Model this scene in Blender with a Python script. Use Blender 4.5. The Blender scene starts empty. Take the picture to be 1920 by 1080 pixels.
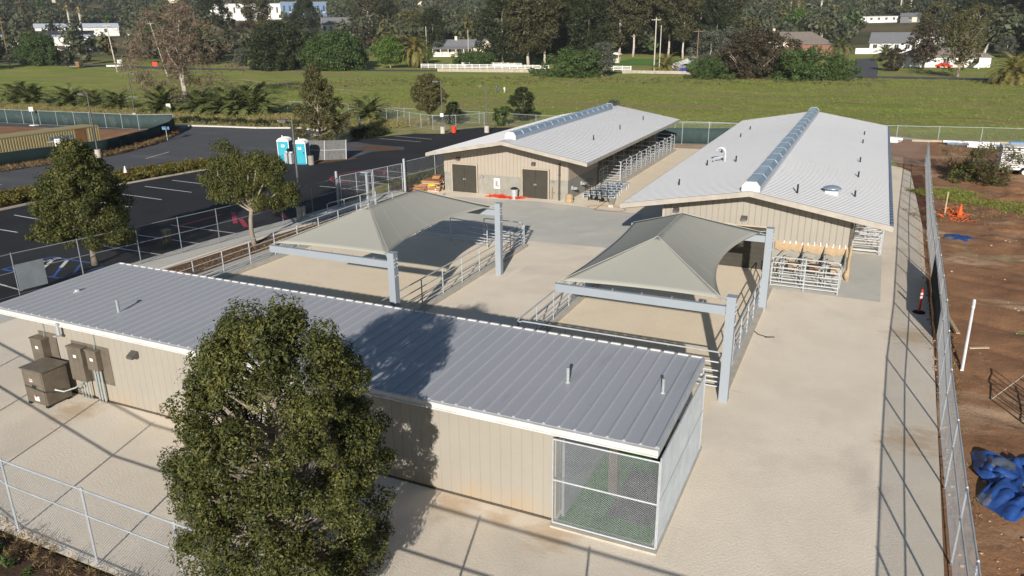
import bpy, math, random
import numpy as np
from mathutils import Vector, Matrix
C = bpy.context.scene.collection
SC = bpy.context.scene
PI = math.pi
R = math.radians
ORG = {}

# ------------------------------------------------------------------ materials
def new_mat(name):
    m = bpy.data.materials.new(name); m.use_nodes = True
    nt = m.node_tree; nt.nodes.clear()
    out = nt.nodes.new('ShaderNodeOutputMaterial')
    b = nt.nodes.new('ShaderNodeBsdfPrincipled')
    nt.links.new(b.outputs[0], out.inputs[0])
    return m, nt, b, out

def pos_node(nt, scale=(1, 1, 1), rot=0):
    g = nt.nodes.new('ShaderNodeNewGeometry')
    mp = nt.nodes.new('ShaderNodeMapping'); mp.inputs['Scale'].default_value = scale
    mp.inputs['Rotation'].default_value = (0, 0, rot)
    nt.links.new(g.outputs['Position'], mp.inputs[0])
    return mp.outputs[0]

def noise(nt, vec, scale, detail=6, rough=.6, dist=0):
    n = nt.nodes.new('ShaderNodeTexNoise'); n.inputs['Scale'].default_value = scale
    n.inputs['Detail'].default_value = detail; n.inputs['Roughness'].default_value = rough
    n.inputs['Distortion'].default_value = dist
    nt.links.new(vec, n.inputs['Vector'])
    return n.outputs[0]

def ramp(nt, fac, lo, hi):
    r = nt.nodes.new('ShaderNodeMapRange'); r.inputs[1].default_value = lo; r.inputs[2].default_value = hi
    r.clamp = True; nt.links.new(fac, r.inputs[0]); return r.outputs[0]

def mix(nt, fac, a, b):
    m = nt.nodes.new('ShaderNodeMix'); m.data_type = 'RGBA'
    for s, v in ((0, fac), (6, a), (7, b)):
        if isinstance(v, (int, float)): m.inputs[s].default_value = v
        elif isinstance(v, tuple): m.inputs[s].default_value = (v + (1,))[:4]
        else: nt.links.new(v, m.inputs[s])
    return m.outputs[2]

def math_n(nt, op, a, b):
    m = nt.nodes.new('ShaderNodeMath'); m.operation = op
    for i, v in enumerate((a, b)):
        if isinstance(v, (int, float)): m.inputs[i].default_value = v
        else: nt.links.new(v, m.inputs[i])
    return m.outputs[0]

def bump(nt, b, h, strength, dist=.02):
    n = nt.nodes.new('ShaderNodeBump'); n.inputs['Strength'].default_value = strength
    n.inputs['Distance'].default_value = dist
    nt.links.new(h, n.inputs['Height']); nt.links.new(n.outputs[0], b.inputs['Normal'])

MATS = {}
def M(name, col, rough=.7, metal=0, col2=None, scale=2, lo=.35, hi=.65, bs=0, bscale=30, spec=.3,
      layers=(), stretch=(1, 1, 1), fine=.12, fscale=25):
    """base colour, a second blotchy colour, extra (colour, scale, lo, hi, stretch) layers, fine speckle, bump"""
    m, nt, b, out = new_mat(name)
    v = pos_node(nt, stretch)
    if col2 is None: col2 = tuple(c * .82 for c in col)
    c = mix(nt, ramp(nt, noise(nt, v, scale), lo, hi), col, col2)
    for (lc, ls, l0, l1, st) in layers:
        c = mix(nt, ramp(nt, noise(nt, pos_node(nt, st), ls, 5, .6, .3), l0, l1), c, lc)
    if fine:
        n = noise(nt, pos_node(nt), fscale, 3)
        k = nt.nodes.new('ShaderNodeMix'); k.data_type = 'RGBA'; k.blend_type = 'MULTIPLY'
        k.inputs[0].default_value = 1
        g = nt.nodes.new('ShaderNodeMapRange'); nt.links.new(n, g.inputs[0])
        g.inputs[1].default_value = .3; g.inputs[2].default_value = .7
        g.inputs[3].default_value = 1 - fine; g.inputs[4].default_value = 1 + fine
        cc = nt.nodes.new('ShaderNodeCombineColor')
        for i in range(3): nt.links.new(g.outputs[0], cc.inputs[i])
        nt.links.new(c, k.inputs[6]); nt.links.new(cc.outputs[0], k.inputs[7]); c = k.outputs[2]
    nt.links.new(c, b.inputs['Base Color'])
    b.inputs['Roughness'].default_value = rough; b.inputs['Metallic'].default_value = metal
    b.inputs['Specular IOR Level'].default_value = spec
    if bs: bump(nt, b, noise(nt, pos_node(nt), bscale, 5), bs, .03)
    MATS[name] = m
    return m

def leafmat(name, cols, trans=.25, rough=.55):
    m, nt, b, out = new_mat(name)
    g = nt.nodes.new('ShaderNodeNewGeometry')
    cr = nt.nodes.new('ShaderNodeValToRGB'); el = cr.color_ramp.elements
    el[0].color = cols[0] + (1,); el[1].color = cols[-1] + (1,); el[0].position = .1; el[1].position = .95
    for i, c in enumerate(cols[1:-1]):
        e = el.new((i + 1) / (len(cols) - 1)); e.color = c + (1,)
    big = noise(nt, pos_node(nt), .8, 3)
    f = math_n(nt, 'ADD', math_n(nt, 'MULTIPLY', g.outputs['Random Per Island'], .7),
               math_n(nt, 'MULTIPLY', ramp(nt, big, .3, .7), .35))
    nt.links.new(f, cr.inputs[0]); nt.links.new(cr.outputs[0], b.inputs['Base Color'])
    b.inputs['Roughness'].default_value = rough; b.inputs['Specular IOR Level'].default_value = .25
    t = nt.nodes.new('ShaderNodeBsdfTranslucent'); nt.links.new(cr.outputs[0], t.inputs[0])
    ms = nt.nodes.new('ShaderNodeMixShader'); ms.inputs[0].default_value = trans
    nt.links.new(b.outputs[0], ms.inputs[1]); nt.links.new(t.outputs[0], ms.inputs[2])
    nt.links.new(ms.outputs[0], out.inputs[0])
    MATS[name] = m
    return m

# ------------------------------------------------------------------ objects
def tag(o, label=None, cat=None, group=None, kind=None):
    if label: o['label'] = label
    if cat: o['category'] = cat
    if group: o['group'] = group
    if kind: o['kind'] = kind
    return o

def thing(name, label, cat, loc=(0, 0, 0), group=None, rz=0):
    o = bpy.data.objects.new(name, None); C.objects.link(o); o.empty_display_size = .2
    o.location = loc; o.rotation_euler = (0, 0, rz); ORG[o.name] = Vector(loc)
    return tag(o, label, cat, group)

def copy_tree(o, loc=None, rz=None, sc=None, label=None, parent=None):
    c = o.copy(); C.objects.link(c)
    if parent: c.parent = parent
    if loc is not None: c.location = loc
    if rz is not None: c.rotation_euler = (0, 0, rz)
    if sc is not None: c.scale = (sc, sc, sc) if not isinstance(sc, tuple) else sc
    if label: c['label'] = label
    for ch in list(o.children): copy_tree(ch, parent=c)
    return c

class MB:
    """collects shapes, in world coordinates; build() links them as one mesh object"""
    def __init__(s): s.v = []; s.f = []; s.m = []; s.k = 0
    def face(s, pts, k=None):
        n = len(s.v); s.v += [tuple(p) for p in pts]; s.f.append(tuple(range(n, n + len(pts)))); s.m.append(s.k if k is None else k)
        return s
    def mesh(s, vs, fs):
        n = len(s.v); s.v += [tuple(p) for p in vs]
        for f in fs: s.f.append(tuple(i + n for i in f)); s.m.append(s.k)
        return s
    def box(s, a, b, rot=0, ctr=None):
        x0, y0, z0 = a; x1, y1, z1 = b
        vs = [(x, y, z) for z in (z0, z1) for (x, y) in ((x0, y0), (x1, y0), (x1, y1), (x0, y1))]
        if rot:
            cx, cy = ctr or ((x0 + x1) / 2, (y0 + y1) / 2); c, q = math.cos(rot), math.sin(rot)
            vs = [(cx + (x - cx) * c - (y - cy) * q, cy + (x - cx) * q + (y - cy) * c, z) for x, y, z in vs]
        return s.mesh(vs, [(0, 3, 2, 1), (4, 5, 6, 7), (0, 1, 5, 4), (1, 2, 6, 5), (2, 3, 7, 6), (3, 0, 4, 7)])
    def beam(s, p, q, w, h, up=(0, 0, 1)):
        p, q = Vector(p), Vector(q); d = (q - p).normalized(); u = Vector(up)
        if abs(d.dot(u)) > .98: u = Vector((1, 0, 0))
        x = d.cross(u).normalized() * w / 2; y = x.cross(d).normalized() * h / 2
        vs = [a + i * x + j * y for a in (p, q) for (i, j) in ((-1, -1), (1, -1), (1, 1), (-1, 1))]
        return s.mesh(vs, [(0, 3, 2, 1), (4, 5, 6, 7), (0, 1, 5, 4), (1, 2, 6, 5), (2, 3, 7, 6), (3, 0, 4, 7)])
    def tube(s, pts, r, n=6, caps=True):
        pts = [Vector(p) for p in pts]; rs = r if isinstance(r, (list, tuple)) else [r] * len(pts)
        rings = []; ref = None
        for i, p in enumerate(pts):
            d = (pts[min(i + 1, len(pts) - 1)] - pts[max(i - 1, 0)]).normalized()
            if ref is None: ref = Vector((0, 0, 1)) if abs(d.z) < .9 else Vector((1, 0, 0))
            x = d.cross(ref).normalized(); y = x.cross(d).normalized(); ref = y
            rings.append([p + (x * math.cos(2 * PI * k / n) + y * math.sin(2 * PI * k / n)) * rs[i] for k in range(n)])
        vs = [v for g in rings for v in g]; fs = []
        for i in range(len(pts) - 1):
            for k in range(n):
                a = i * n + k; b = i * n + (k + 1) % n; fs.append((a, b, b + n, a + n))
        if caps: fs += [tuple(range(n))[::-1], tuple(range(len(vs) - n, len(vs)))]
        return s.mesh(vs, fs)
    def cyl(s, c, r, h, n=16, r2=None):
        r2 = r if r2 is None else r2; x, y, z = c
        vs = [(x + q * math.cos(2 * PI * k / n), y + q * math.sin(2 * PI * k / n), zz) for (q, zz) in ((r, z), (r2, z + h)) for k in range(n)]
        fs = [(k, (k + 1) % n, (k + 1) % n + n, k + n) for k in range(n)] + [tuple(range(n))[::-1], tuple(range(n, 2 * n))]
        return s.mesh(vs, fs)
    def lathe(s, c, prof, n=14):
        x, y, z = c; vs = [(x + r * math.cos(2 * PI * k / n), y + r * math.sin(2 * PI * k / n), z + h) for r, h in prof for k in range(n)]
        fs = [(i * n + k, i * n + (k + 1) % n, (i + 1) * n + (k + 1) % n, (i + 1) * n + k) for i in range(len(prof) - 1) for k in range(n)]
        fs += [tuple(range(n))[::-1], tuple(range(len(vs) - n, len(vs)))]
        return s.mesh(vs, fs)
    def prism(s, poly, z0, z1):
        n = len(poly); vs = [(x, y, z0) for x, y in poly] + [(x, y, z1) for x, y in poly]
        return s.mesh(vs, [tuple(range(n))[::-1], tuple(range(n, 2 * n))] + [(k, (k + 1) % n, (k + 1) % n + n, k + n) for k in range(n)])
    def ell(s, c, r, n=8, m=6):
        vs = []; fs = []
        for i in range(m + 1):
            t = PI * i / m
            for k in range(n):
                a = 2 * PI * k / n
                vs.append((c[0] + r[0] * math.sin(t) * math.cos(a), c[1] + r[1] * math.sin(t) * math.sin(a), c[2] + r[2] * math.cos(t)))
        for i in range(m):
            for k in range(n): a = i * n + k; b = i * n + (k + 1) % n; fs.append((a, a + n, b + n, b))
        return s.mesh(vs, fs)
    def build(s, name, mat, parent=None, smooth=False, org=None, bevel=0):
        me = bpy.data.meshes.new(name)
        o0 = Vector((0, 0, 0))
        if parent is not None: o0 = ORG.get(parent.name, o0)
        elif org is not None: o0 = Vector(org)
        me.from_pydata([(x - o0.x, y - o0.y, z - o0.z) for x, y, z in s.v], [], s.f)
        for m in (mat if isinstance(mat, (list, tuple)) else [mat]): me.materials.append(MATS[m] if isinstance(m, str) else m)
        if any(s.m): me.polygons.foreach_set('material_index', s.m)
        if smooth: me.polygons.foreach_set('use_smooth', [True] * len(s.f))
        me.validate(); me.update()
        o = bpy.data.objects.new(name, me); C.objects.link(o)
        if parent is not None: o.parent = parent; ORG[o.name] = o0
        else: o.location = o0; ORG[o.name] = o0
        if bevel:
            b = o.modifiers.new('bevel', 'BEVEL'); b.width = bevel; b.segments = 2; b.limit_method = 'ANGLE'
        return o

def quads_obj(name, V, mat, parent=None, nv=4):
    """fast: V is (N,4,3), one island per leaf; coordinates local to the parent"""
    N = len(V); me = bpy.data.meshes.new(name)
    me.vertices.add(N * nv); me.vertices.foreach_set('co', V.reshape(-1).astype(np.float32))
    me.loops.add(N * nv); me.loops.foreach_set('vertex_index', np.arange(N * nv, dtype=np.int32))
    me.polygons.add(N); me.polygons.foreach_set('loop_start', np.arange(N, dtype=np.int32) * nv)
    me.materials.append(MATS[mat] if isinstance(mat, str) else mat)
    me.update(); me.validate()
    o = bpy.data.objects.new(name, me); C.objects.link(o)
    if parent is not None: o.parent = parent; ORG[o.name] = ORG[parent.name]
    return o

def struct(o, label=None):
    o['kind'] = 'structure'
    if label: o['label'] = label
    return o

def sheet(name, poly, z, mat, sub=0):
    b = MB(); b.face([(x, y, z) for x, y in poly]); return struct(b.build(name, mat))

def gz(x, y):
    r = math.hypot(x, y)
    b = float(np.interp(r, [0, 280, 400, 600, 900, 1300, 2000, 3200], [0, 0, 3, 14, 42, 100, 230, 420]))
    A = float(np.interp(r, [0, 330, 700, 1500, 3000], [0, 0, 3, 16, 45]))
    return b + A * (math.sin(x * .011 + 1) * math.cos(y * .009) + .5 * math.sin(x * .023 + y * .017 + 2))

# ------------------------------------------------------------------ camera and light
FPX, PIT, YAW, ROLL = 1432.5, .3294, .436, -.0104
cam = bpy.data.objects.new('camera', bpy.data.cameras.new('camera')); C.objects.link(cam)
cam.data.sensor_width = 36; cam.data.lens = 36 * FPX / 1920; cam.data.clip_end = 9000; cam.data.clip_start = .3
cp, sp, cy_, sy_ = math.cos(PIT), math.sin(PIT), math.cos(YAW), math.sin(YAW)
fw = Vector((-sy_ * cp, cy_ * cp, -sp)); rt = Vector((cy_, sy_, 0)); up = rt.cross(fw)
c_, s_ = math.cos(ROLL), math.sin(ROLL)
r2 = rt * c_ + up * s_; u2 = -rt * s_ + up * c_
cam.matrix_world = Matrix(((r2.x, u2.x, -fw.x, 0), (r2.y, u2.y, -fw.y, 0), (r2.z, u2.z, -fw.z, 12.2), (0, 0, 0, 1)))
SC.camera = cam
SX, SY = -.72, 2.6            # shadow vector of a metre of height
to_sun = Vector((-SX, -SY, 1)).normalized()
ELEV = math.asin(to_sun.z); AZ = math.atan2(to_sun.x, to_sun.y)
w = bpy.data.worlds.new('World'); SC.world = w; w.use_nodes = True
nt = w.node_tree; sky = nt.nodes.new('ShaderNodeTexSky'); sky.sky_type = 'NISHITA'; sky.sun_disc = False
sky.sun_elevation = ELEV; sky.sun_rotation = AZ; sky.air_density = 1.2; sky.dust_density = .8; sky.ozone_density = 3.0
nt.links.new(sky.outputs[0], nt.nodes['Background'].inputs[0]); nt.nodes['Background'].inputs[1].default_value = SKY = .05
sun = bpy.data.objects.new('sun', bpy.data.lights.new('sun', 'SUN')); C.objects.link(sun)
sun.data.energy = 5.0; sun.data.angle = R(.55); sun.data.color = (1, .925, .83)
sun.rotation_euler = to_sun.to_track_quat('Z', 'Y').to_euler(); sun.location = (20, -40, 60)
SC.view_settings.view_transform = 'Standard'; SC.view_settings.look = 'None'; SC.view_settings.gamma = 1
SC.view_settings.exposure = 0.46
SC.cycles.max_bounces = 6; SC.cycles.transparent_max_bounces = 12; SC.cycles.diffuse_bounces = 3
SC.render.engine = 'CYCLES'

# ------------------------------------------------------------------ palette
M('yard_grit', (.76, .68, .56), .92, col2=(.70, .62, .505), scale=.5, bs=.38, bscale=14, fine=.12, fscale=30,
  layers=[((.56, .50, .42), .18, .52, .75, (1, 1, 1)), ((.70, .63, .52), 1.6, .55, .8, (1, .3, 1)), ((.58, .49, .37), 3.1, .66, .8, (.25, 1, 1)), ((.48, .39, .28), .55, .72, .82, (1, 1, 1)), ((.74, .67, .56), .28, .60, .64, (1, .12, 1)), ((.55, .49, .41), .12, .58, .66, (1, .5, 1))])
def zc_(nt):
    g = nt.nodes.new('ShaderNodeNewGeometry'); q = nt.nodes.new('ShaderNodeSeparateXYZ'); nt.links.new(g.outputs['Position'], q.inputs[0]); return q.outputs[2]
def blend_into(name, fac_fn, col):
    m = MATS[name]; nt = m.node_tree; b = [n for n in nt.nodes if n.type == 'BSDF_PRINCIPLED'][0]; l = b.inputs['Base Color'].links[0]; src = l.from_socket
    nt.links.new(mix(nt, fac_fn(nt), src, col), b.inputs['Base Color'])
def spots(pts):
    def f(nt):
        tot = None; nz = noise(nt, pos_node(nt, (1, 1.8, 1)), 1.6, 5, .65)
        for (x, y, r) in pts:
            vm = nt.nodes.new('ShaderNodeVectorMath'); vm.operation = 'DISTANCE'; g = nt.nodes.new('ShaderNodeNewGeometry'); nt.links.new(g.outputs['Position'], vm.inputs[0]); vm.inputs[1].default_value = (x, y, 0)
            d = math_n(nt, 'ADD', math_n(nt, 'DIVIDE', vm.outputs['Value'], r), math_n(nt, 'MULTIPLY', math_n(nt, 'SUBTRACT', nz, .5), 2.6))
            k = nt.nodes.new('ShaderNodeMapRange'); k.inputs[1].default_value = 1.0; k.inputs[2].default_value = .2; k.inputs[3].default_value = 0; k.inputs[4].default_value = .6; nt.links.new(d, k.inputs[0])
            tot = k.outputs[0] if tot is None else math_n(nt, 'MAXIMUM', tot, k.outputs[0])
        return tot
    return f
blend_into('yard_grit', spots([(-9.0, 15.35, .8), (-6.0, 15.2, .9), (-23.3, 14.8, .9), (-10.9, 13.4, .7), (2.6, 33.2, 1.2), (-7.5, 15.3, .5), (2.4, 24, 1.3)]), (.50, .35, .20))
M('pen_sand', (.76, .66, .505), .92, col2=(.72, .62, .47), scale=.6, bs=.4, bscale=20, fine=.10,
  layers=[((.70, .61, .47), .5, .52, .7, (1, 1, 1))])
M('smooth_slab', (.52, .51, .46), .8, col2=(.45, .455, .42), scale=.7, fine=.05,
  layers=[((.58, .55, .48), .35, .5, .7, (1, 1, 1)), ((.40, .405, .385), 1.2, .62, .8, (.3, 1, 1))])
M('kerb_concrete', (.46, .43, .37), .85, bs=.2)
M('sidewalk_concrete', (.52, .51, .47), .85, col2=(.46, .45, .42), scale=1)
M('old_asphalt', (.082, .086, .096), .9, col2=(.07, .073, .081), scale=.3, fine=.15, fscale=12,
  layers=[((.13, .13, .13), .35, .55, .75, (.25, 1, 1)), ((.09, .09, .095), .6, .62, .72, (1, .2, 1))])
M('new_asphalt', (.014, .015, .018), .85, col2=(.022, .023, .027), scale=.3, fine=.2, fscale=14, bs=.2, bscale=40)
M('line_paint', (.72, .72, .72), .6, col2=(.6, .6, .6), scale=6)
M('blue_paint', (.05, .12, .42), .6); M('pink_paint', (.50, .04, .09), .7, col2=(.3, .03, .06), scale=5)
M('bare_dirt', (.29, .155, .078), .95, col2=(.20, .10, .05), scale=.35, bs=.9, bscale=6, fine=.22, fscale=16,
  layers=[((.38, .255, .16), .3, .56, .66, (.35, 1, 1)), ((.13, .07, .038), .9, .60, .72, (1, 1, 1)), ((.34, .30, .15), .12, .60, .72, (1, 1, 1))])
M('pale_dirt', (.46, .35, .24), .95, col2=(.35, .24, .15), scale=.6, bs=.5, bscale=10, fine=.2)
M('dark_soil', (.075, .043, .026), .95, col2=(.045, .027, .018), scale=1.2, bs=.9, bscale=9, fine=.3)
M('bed_soil', (.17, .07, .035), .95, col2=(.11, .045, .025), scale=1.2, bs=.8, bscale=12, fine=.2)
M('mulch', (.16, .08, .042), .95, col2=(.085, .045, .025), scale=2.5, bs=1, bscale=18, fine=.35, fscale=12)
M('dry_verge', (.30, .27, .11), .95, col2=(.22, .22, .075), scale=.35, bs=.9, bscale=5, fine=.3, fscale=4,
  layers=[((.09, .115, .03), .3, .55, .7, (1, 1, 1))])
M('concrete_block', (.27, .265, .235), .85, col2=(.225, .215, .185), scale=1.6, bs=.15,
  layers=[((.32, .305, .27), 2.2, .55, .75, (2, 2, .4)), ((.17, .165, .14), 1.1, .62, .8, (1, 1, .5))])
M('siding', (.31, .29, .25), .5, col2=(.29, .27, .235), scale=.7, fine=.02, spec=.35,
  layers=[((.33, .27, .20), .7, .60, .85, (1, 1, .35)), ((.29, .265, .235), 2.4, .66, .82, (1, 1, .12))])
blend_into('siding', lambda nt: math_n(nt, 'MULTIPLY', ramp(nt, zc_(nt), .75, .02), ramp(nt, noise(nt, pos_node(nt, (1, 1, .4)), .9, 5), .38, .75)), (.36, .26, .16))
M('siding_far', (.345, .305, .255), .5, col2=(.325, .285, .24), scale=.7, fine=.02, spec=.35)
M('fascia_tan', (.39, .36, .315), .5, fine=.03); M('fascia_white', (.58, .58, .575), .4, fine=.02)
M('grey_roof', (.315, .335, .365), .45, col2=(.335, .35, .38), scale=.6, fine=.04, spec=.4, stretch=(1, .3, 1),
  layers=[((.34, .325, .31), .5, .58, .8, (1, .2, 1)), ((.25, .25, .255), 1.6, .62, .8, (1, .15, 1))])
M('white_roof', (.56, .57, .585), .7, col2=(.545, .555, .57), scale=.4, fine=.02, spec=.3)
M('vent_metal', (.34, .42, .52), .35, metal=.5, fine=.04); M('vent_lens', (.36, .44, .50), .3, col2=(.26, .33, .38), scale=1.3, spec=.6)
M('galvanised', (.50, .53, .56), .45, metal=.3, col2=(.42, .45, .48), scale=4, fine=.1)
M('fence_steel', (.40, .44, .48), .5, metal=.2, fine=.1)
M('wire_sunlit', (.62, .68, .73), .45, metal=.2, fine=.05)  # paler copy of the wire for the kennel cage, sunlight put into its colour
M('eave_reflection_blue', (.10, .14, .21), .5)  # blue reflection on the roof rib ends, put into the colour
M('wire', (.44, .46, .48), .5, metal=.3, fine=.05)
M('lot_steel', (.20, .225, .255), .5, metal=.2, fine=.1)
M('dark_wire', (.10, .105, .11), .6, metal=.3, fine=.05)
M('post_paint', (.27, .305, .345), .5, col2=(.26, .295, .335), fine=.03)
M('shade_cloth', (.32, .322, .288), .85, col2=(.31, .312, .278), scale=1.2, fine=.06, fscale=60)
M('cloth_seam', (.47, .46, .40), .85)
M('door_taupe', (.050, .046, .037), .5, fine=.04); M('door_frame', (.42, .36, .28), .5)
M('dark_interior', (.05, .045, .04), .9)
M('bronze', (.11, .095, .075), .5, metal=.4); M('cabinet_metal', (.185, .16, .125), .42, metal=.25, col2=(.14, .12, .095), scale=3,
  layers=[((.21, .19, .15), 4, .58, .75, (1, 1, .4))])
M('sticker_white', (.8, .8, .8), .5, fine=0); M('ink_black', (.02, .02, .02), .6, fine=0); M('ink_red', (.5, .03, .03), .5, fine=0)
M('conduit', (.42, .47, .47), .4, metal=.4)
M('turf', (.02, .085, .015), .9, col2=(.03, .12, .02), scale=3, bs=.8, bscale=60, fine=.3)
M('rubber_mat', (.03, .03, .036), .8); M('white_plastic', (.78, .78, .77), .4, fine=.02)
M('kraft_paper', (.40, .30, .19), .7, col2=(.34, .25, .15), scale=5, bs=.5, bscale=12)
M('bark_grey', (.30, .26, .21), .9, col2=(.20, .17, .13), scale=5, bs=.6, bscale=14, stretch=(1, 1, .3))
M('bark_pale', (.52, .48, .42), .85, col2=(.36, .31, .26), scale=2, stretch=(1, 1, .3))
M('bark_dark', (.10, .07, .05), .95, col2=(.06, .045, .033), scale=4)
M('bark_red', (.22, .10, .06), .9)
leafmat('leaf_olive', [(.020, .028, .009), (.046, .057, .016), (.09, .099, .027), (.16, .15, .042)], .2)
leafmat('leaf_dusty', [(.03, .036, .014), (.065, .07, .026), (.11, .105, .04), (.16, .13, .055)], .22)
leafmat('leaf_dark', [(.012, .02, .008), (.024, .034, .012), (.042, .052, .018)], .15)
leafmat('leaf_euc', [(.02, .026, .013), (.042, .048, .02), (.075, .075, .03), (.11, .09, .042)], .18)
leafmat('leaf_green', [(.03, .055, .014), (.06, .10, .028), (.10, .15, .045)], .28)
leafmat('leaf_bright', [(.05, .09, .015), (.09, .15, .028), (.14, .2, .04)], .3)
leafmat('leaf_hill', [(.04, .052, .03), (.07, .082, .045), (.11, .115, .065)], .15)  # hill leaves, this and the darker set, lightened: haze put into the colour
leafmat('leaf_hill_dark', [(.024, .032, .02), (.045, .055, .032), (.07, .078, .045)], .15)
leafmat('leaf_silver', [(.055, .065, .05), (.09, .10, .075), (.13, .14, .10)], .2)
leafmat('leaf_rust', [(.028, .026, .018), (.055, .046, .028), (.095, .074, .044)], .2)
leafmat('leaf_hedge', [(.035, .045, .01), (.08, .09, .018), (.15, .12, .025), (.20, .13, .03)], .2)
leafmat('leaf_twig', [(.10, .07, .05), (.16, .12, .085), (.22, .17, .12)], .1)
leafmat('leaf_straw', [(.16, .15, .05), (.26, .23, .09), (.34, .28, .13)], .25)
leafmat('leaf_dry', [(.14, .09, .045), (.22, .15, .07), (.30, .22, .11)], .25)
leafmat('leaf_palm', [(.05, .07, .02), (.10, .125, .04), (.18, .19, .07)], .2)
leafmat('leaf_palm_gold', [(.10, .10, .03), (.18, .17, .05), (.25, .2, .07)], .2)
leafmat('grass_blade', [(.14, .18, .035), (.20, .23, .05), (.27, .27, .08)], .3)
M('red_plastic', (.62, .05, .02), .45, fine=.03); M('orange_plastic', (.75, .13, .03), .6, fine=.03)
M('teal_plastic', (.03, .34, .44), .45, col2=(.028, .31, .41), fine=.03); M('teal_dark', (.02, .17, .28), .5)
M('tarp_blue', (.018, .07, .27), .45, col2=(.014, .045, .17), scale=3, bs=.8, bscale=4, spec=.6)
M('tarp_grey', (.10, .12, .17), .4, bs=.8, bscale=4)
M('container_tan', (.34, .29, .15), .6, col2=(.30, .25, .125), scale=1.5); M('screen_faded', (.035, .06, .06), .8, col2=(.025, .045, .045), scale=1.5)
M('board_dull', (.17, .20, .22), .7)
M('board_grey', (.10, .10, .10), .8, col2=(.14, .14, .135), scale=4)
M('green_screen', (.008, .022, .022), .8, col2=(.006, .018, .019), scale=1.5)
M('timber', (.38, .20, .10), .8, col2=(.28, .14, .07), scale=3); M('timber_pale', (.45, .36, .24), .85)
M('lamp_bronze', (.12, .115, .11), .5, metal=.3); M('lamp_lens', (.75, .75, .72), .3)
M('black_metal', (.018, .018, .02), .5); M('black_rubber', (.015, .015, .015), .9)
M('yellow_plastic', (.7, .5, .03), .5); M('pipe_white', (.82, .82, .83), .35, fine=.02); M('pipe_blue', (.10, .22, .38), .4, fine=.03)
M('skin', (.45, .27, .18), .6, fine=0); M('denim', (.05, .09, .2), .9); M('shirt_white', (.75, .75, .75), .8, fine=.02); M('hair_dark', (.03, .02, .015), .8)
M('wall_cream', (.66, .60, .46), .7); M('wall_white', (.74, .73, .70), .6); M('roof_slate', (.17, .175, .19), .8, fine=.2, fscale=3)
M('roof_brown', (.21, .18, .155), .85, fine=.2, fscale=3); M('window_dark', (.03, .035, .04), .15, spec=.6, fine=0); M('brick_red', (.24, .12, .085), .85)
M('roof_metal_pale', (.50, .56, .64), .4); M('wall_shaded_blue', (.14, .22, .36), .6); M('roof_dark', (.045, .05, .065), .7)  # the blue wall colour holds the shade on the industrial building's end
M('fence_white', (.80, .80, .80), .5, fine=.02); M('stone_wall', (.42, .38, .32), .9, col2=(.28, .25, .2), scale=1.5, bs=.5, bscale=5)
M('pole_wood', (.22, .15, .10), .9); M('pole_pale', (.50, .46, .40), .8); M('cable_dark', (.04, .04, .04), .7)
M('bin_blue', (.02, .04, .35), .5); M('rust_brown', (.25, .13, .06), .8)
# ------------------------------------------------------------------ ground
def field_material():
    m, nt, b, out = new_mat('field_grass')
    g = nt.nodes.new('ShaderNodeNewGeometry')
    P = pos_node(nt)
    base = mix(nt, ramp(nt, noise(nt, pos_node(nt, (.05, .12, 1)), 1, 6, .6, .5), .40, .60), (.20, .255, .052), (.29, .305, .08))
    base = mix(nt, ramp(nt, noise(nt, pos_node(nt, (.02, .09, 1)), 1.2, 5, .65, .6), .48, .60), base, (.28, .235, .11))
    base = mix(nt, ramp(nt, noise(nt, pos_node(nt, (.05, .3, 1)), 1.2, 4, .6, .3), .60, .70), base, (.15, .19, .042))
    base = mix(nt, ramp(nt, noise(nt, P, .9, 6), .50, .75), base, (.14, .19, .04))
    base = mix(nt, ramp(nt, noise(nt, P, 3.5, 4), .55, .80), base, (.29, .29, .09))
    hill = mix(nt, ramp(nt, noise(nt, P, .012, 8, .7), .44, .58), (.05, .062, .03), (.14, .115, .065))
    hill = mix(nt, ramp(nt, noise(nt, P, .02, 6, .6, .5), .60, .70), hill, (.24, .17, .12))
    ln = nt.nodes.new('ShaderNodeVectorMath'); ln.operation = 'LENGTH'; nt.links.new(g.outputs['Position'], ln.inputs[0])
    c = mix(nt, ramp(nt, ln.outputs['Value'], 300, 400), base, hill)
    nt.links.new(c, b.inputs['Base Color']); b.inputs['Roughness'].default_value = .95; b.inputs['Specular IOR Level'].default_value = .1
    bump(nt, b, noise(nt, P, 2.2, 6, .7), 1.0, .25)
    MATS['field_grass'] = m
field_material()
rings = [0, 20, 60, 120, 200, 260, 280, 300, 330, 360, 400, 440, 480, 520, 560, 600, 650, 700, 760, 820, 900, 1000, 1100, 1200, 1300]
NA = 240; vs = [(0, 0, -.06)]
for r in rings[1:]:
    for k in range(NA):
        x, y = r * math.cos(2 * PI * k / NA), r * math.sin(2 * PI * k / NA)
        vs.append((x, y, (gz(x, y) if y > -200 else gz(x, y) * .2) - .06))
fs = [(0, 1 + k, 1 + (k + 1) % NA) for k in range(NA)]
for i in range(len(rings) - 2):
    for k in range(NA):
        a = 1 + i * NA + k; b_ = 1 + i * NA + (k + 1) % NA; fs.append((a, a + NA, b_ + NA, b_))
g_ = MB(); g_.mesh(vs, fs); struct(g_.build('ground', 'field_grass', smooth=True))

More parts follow.
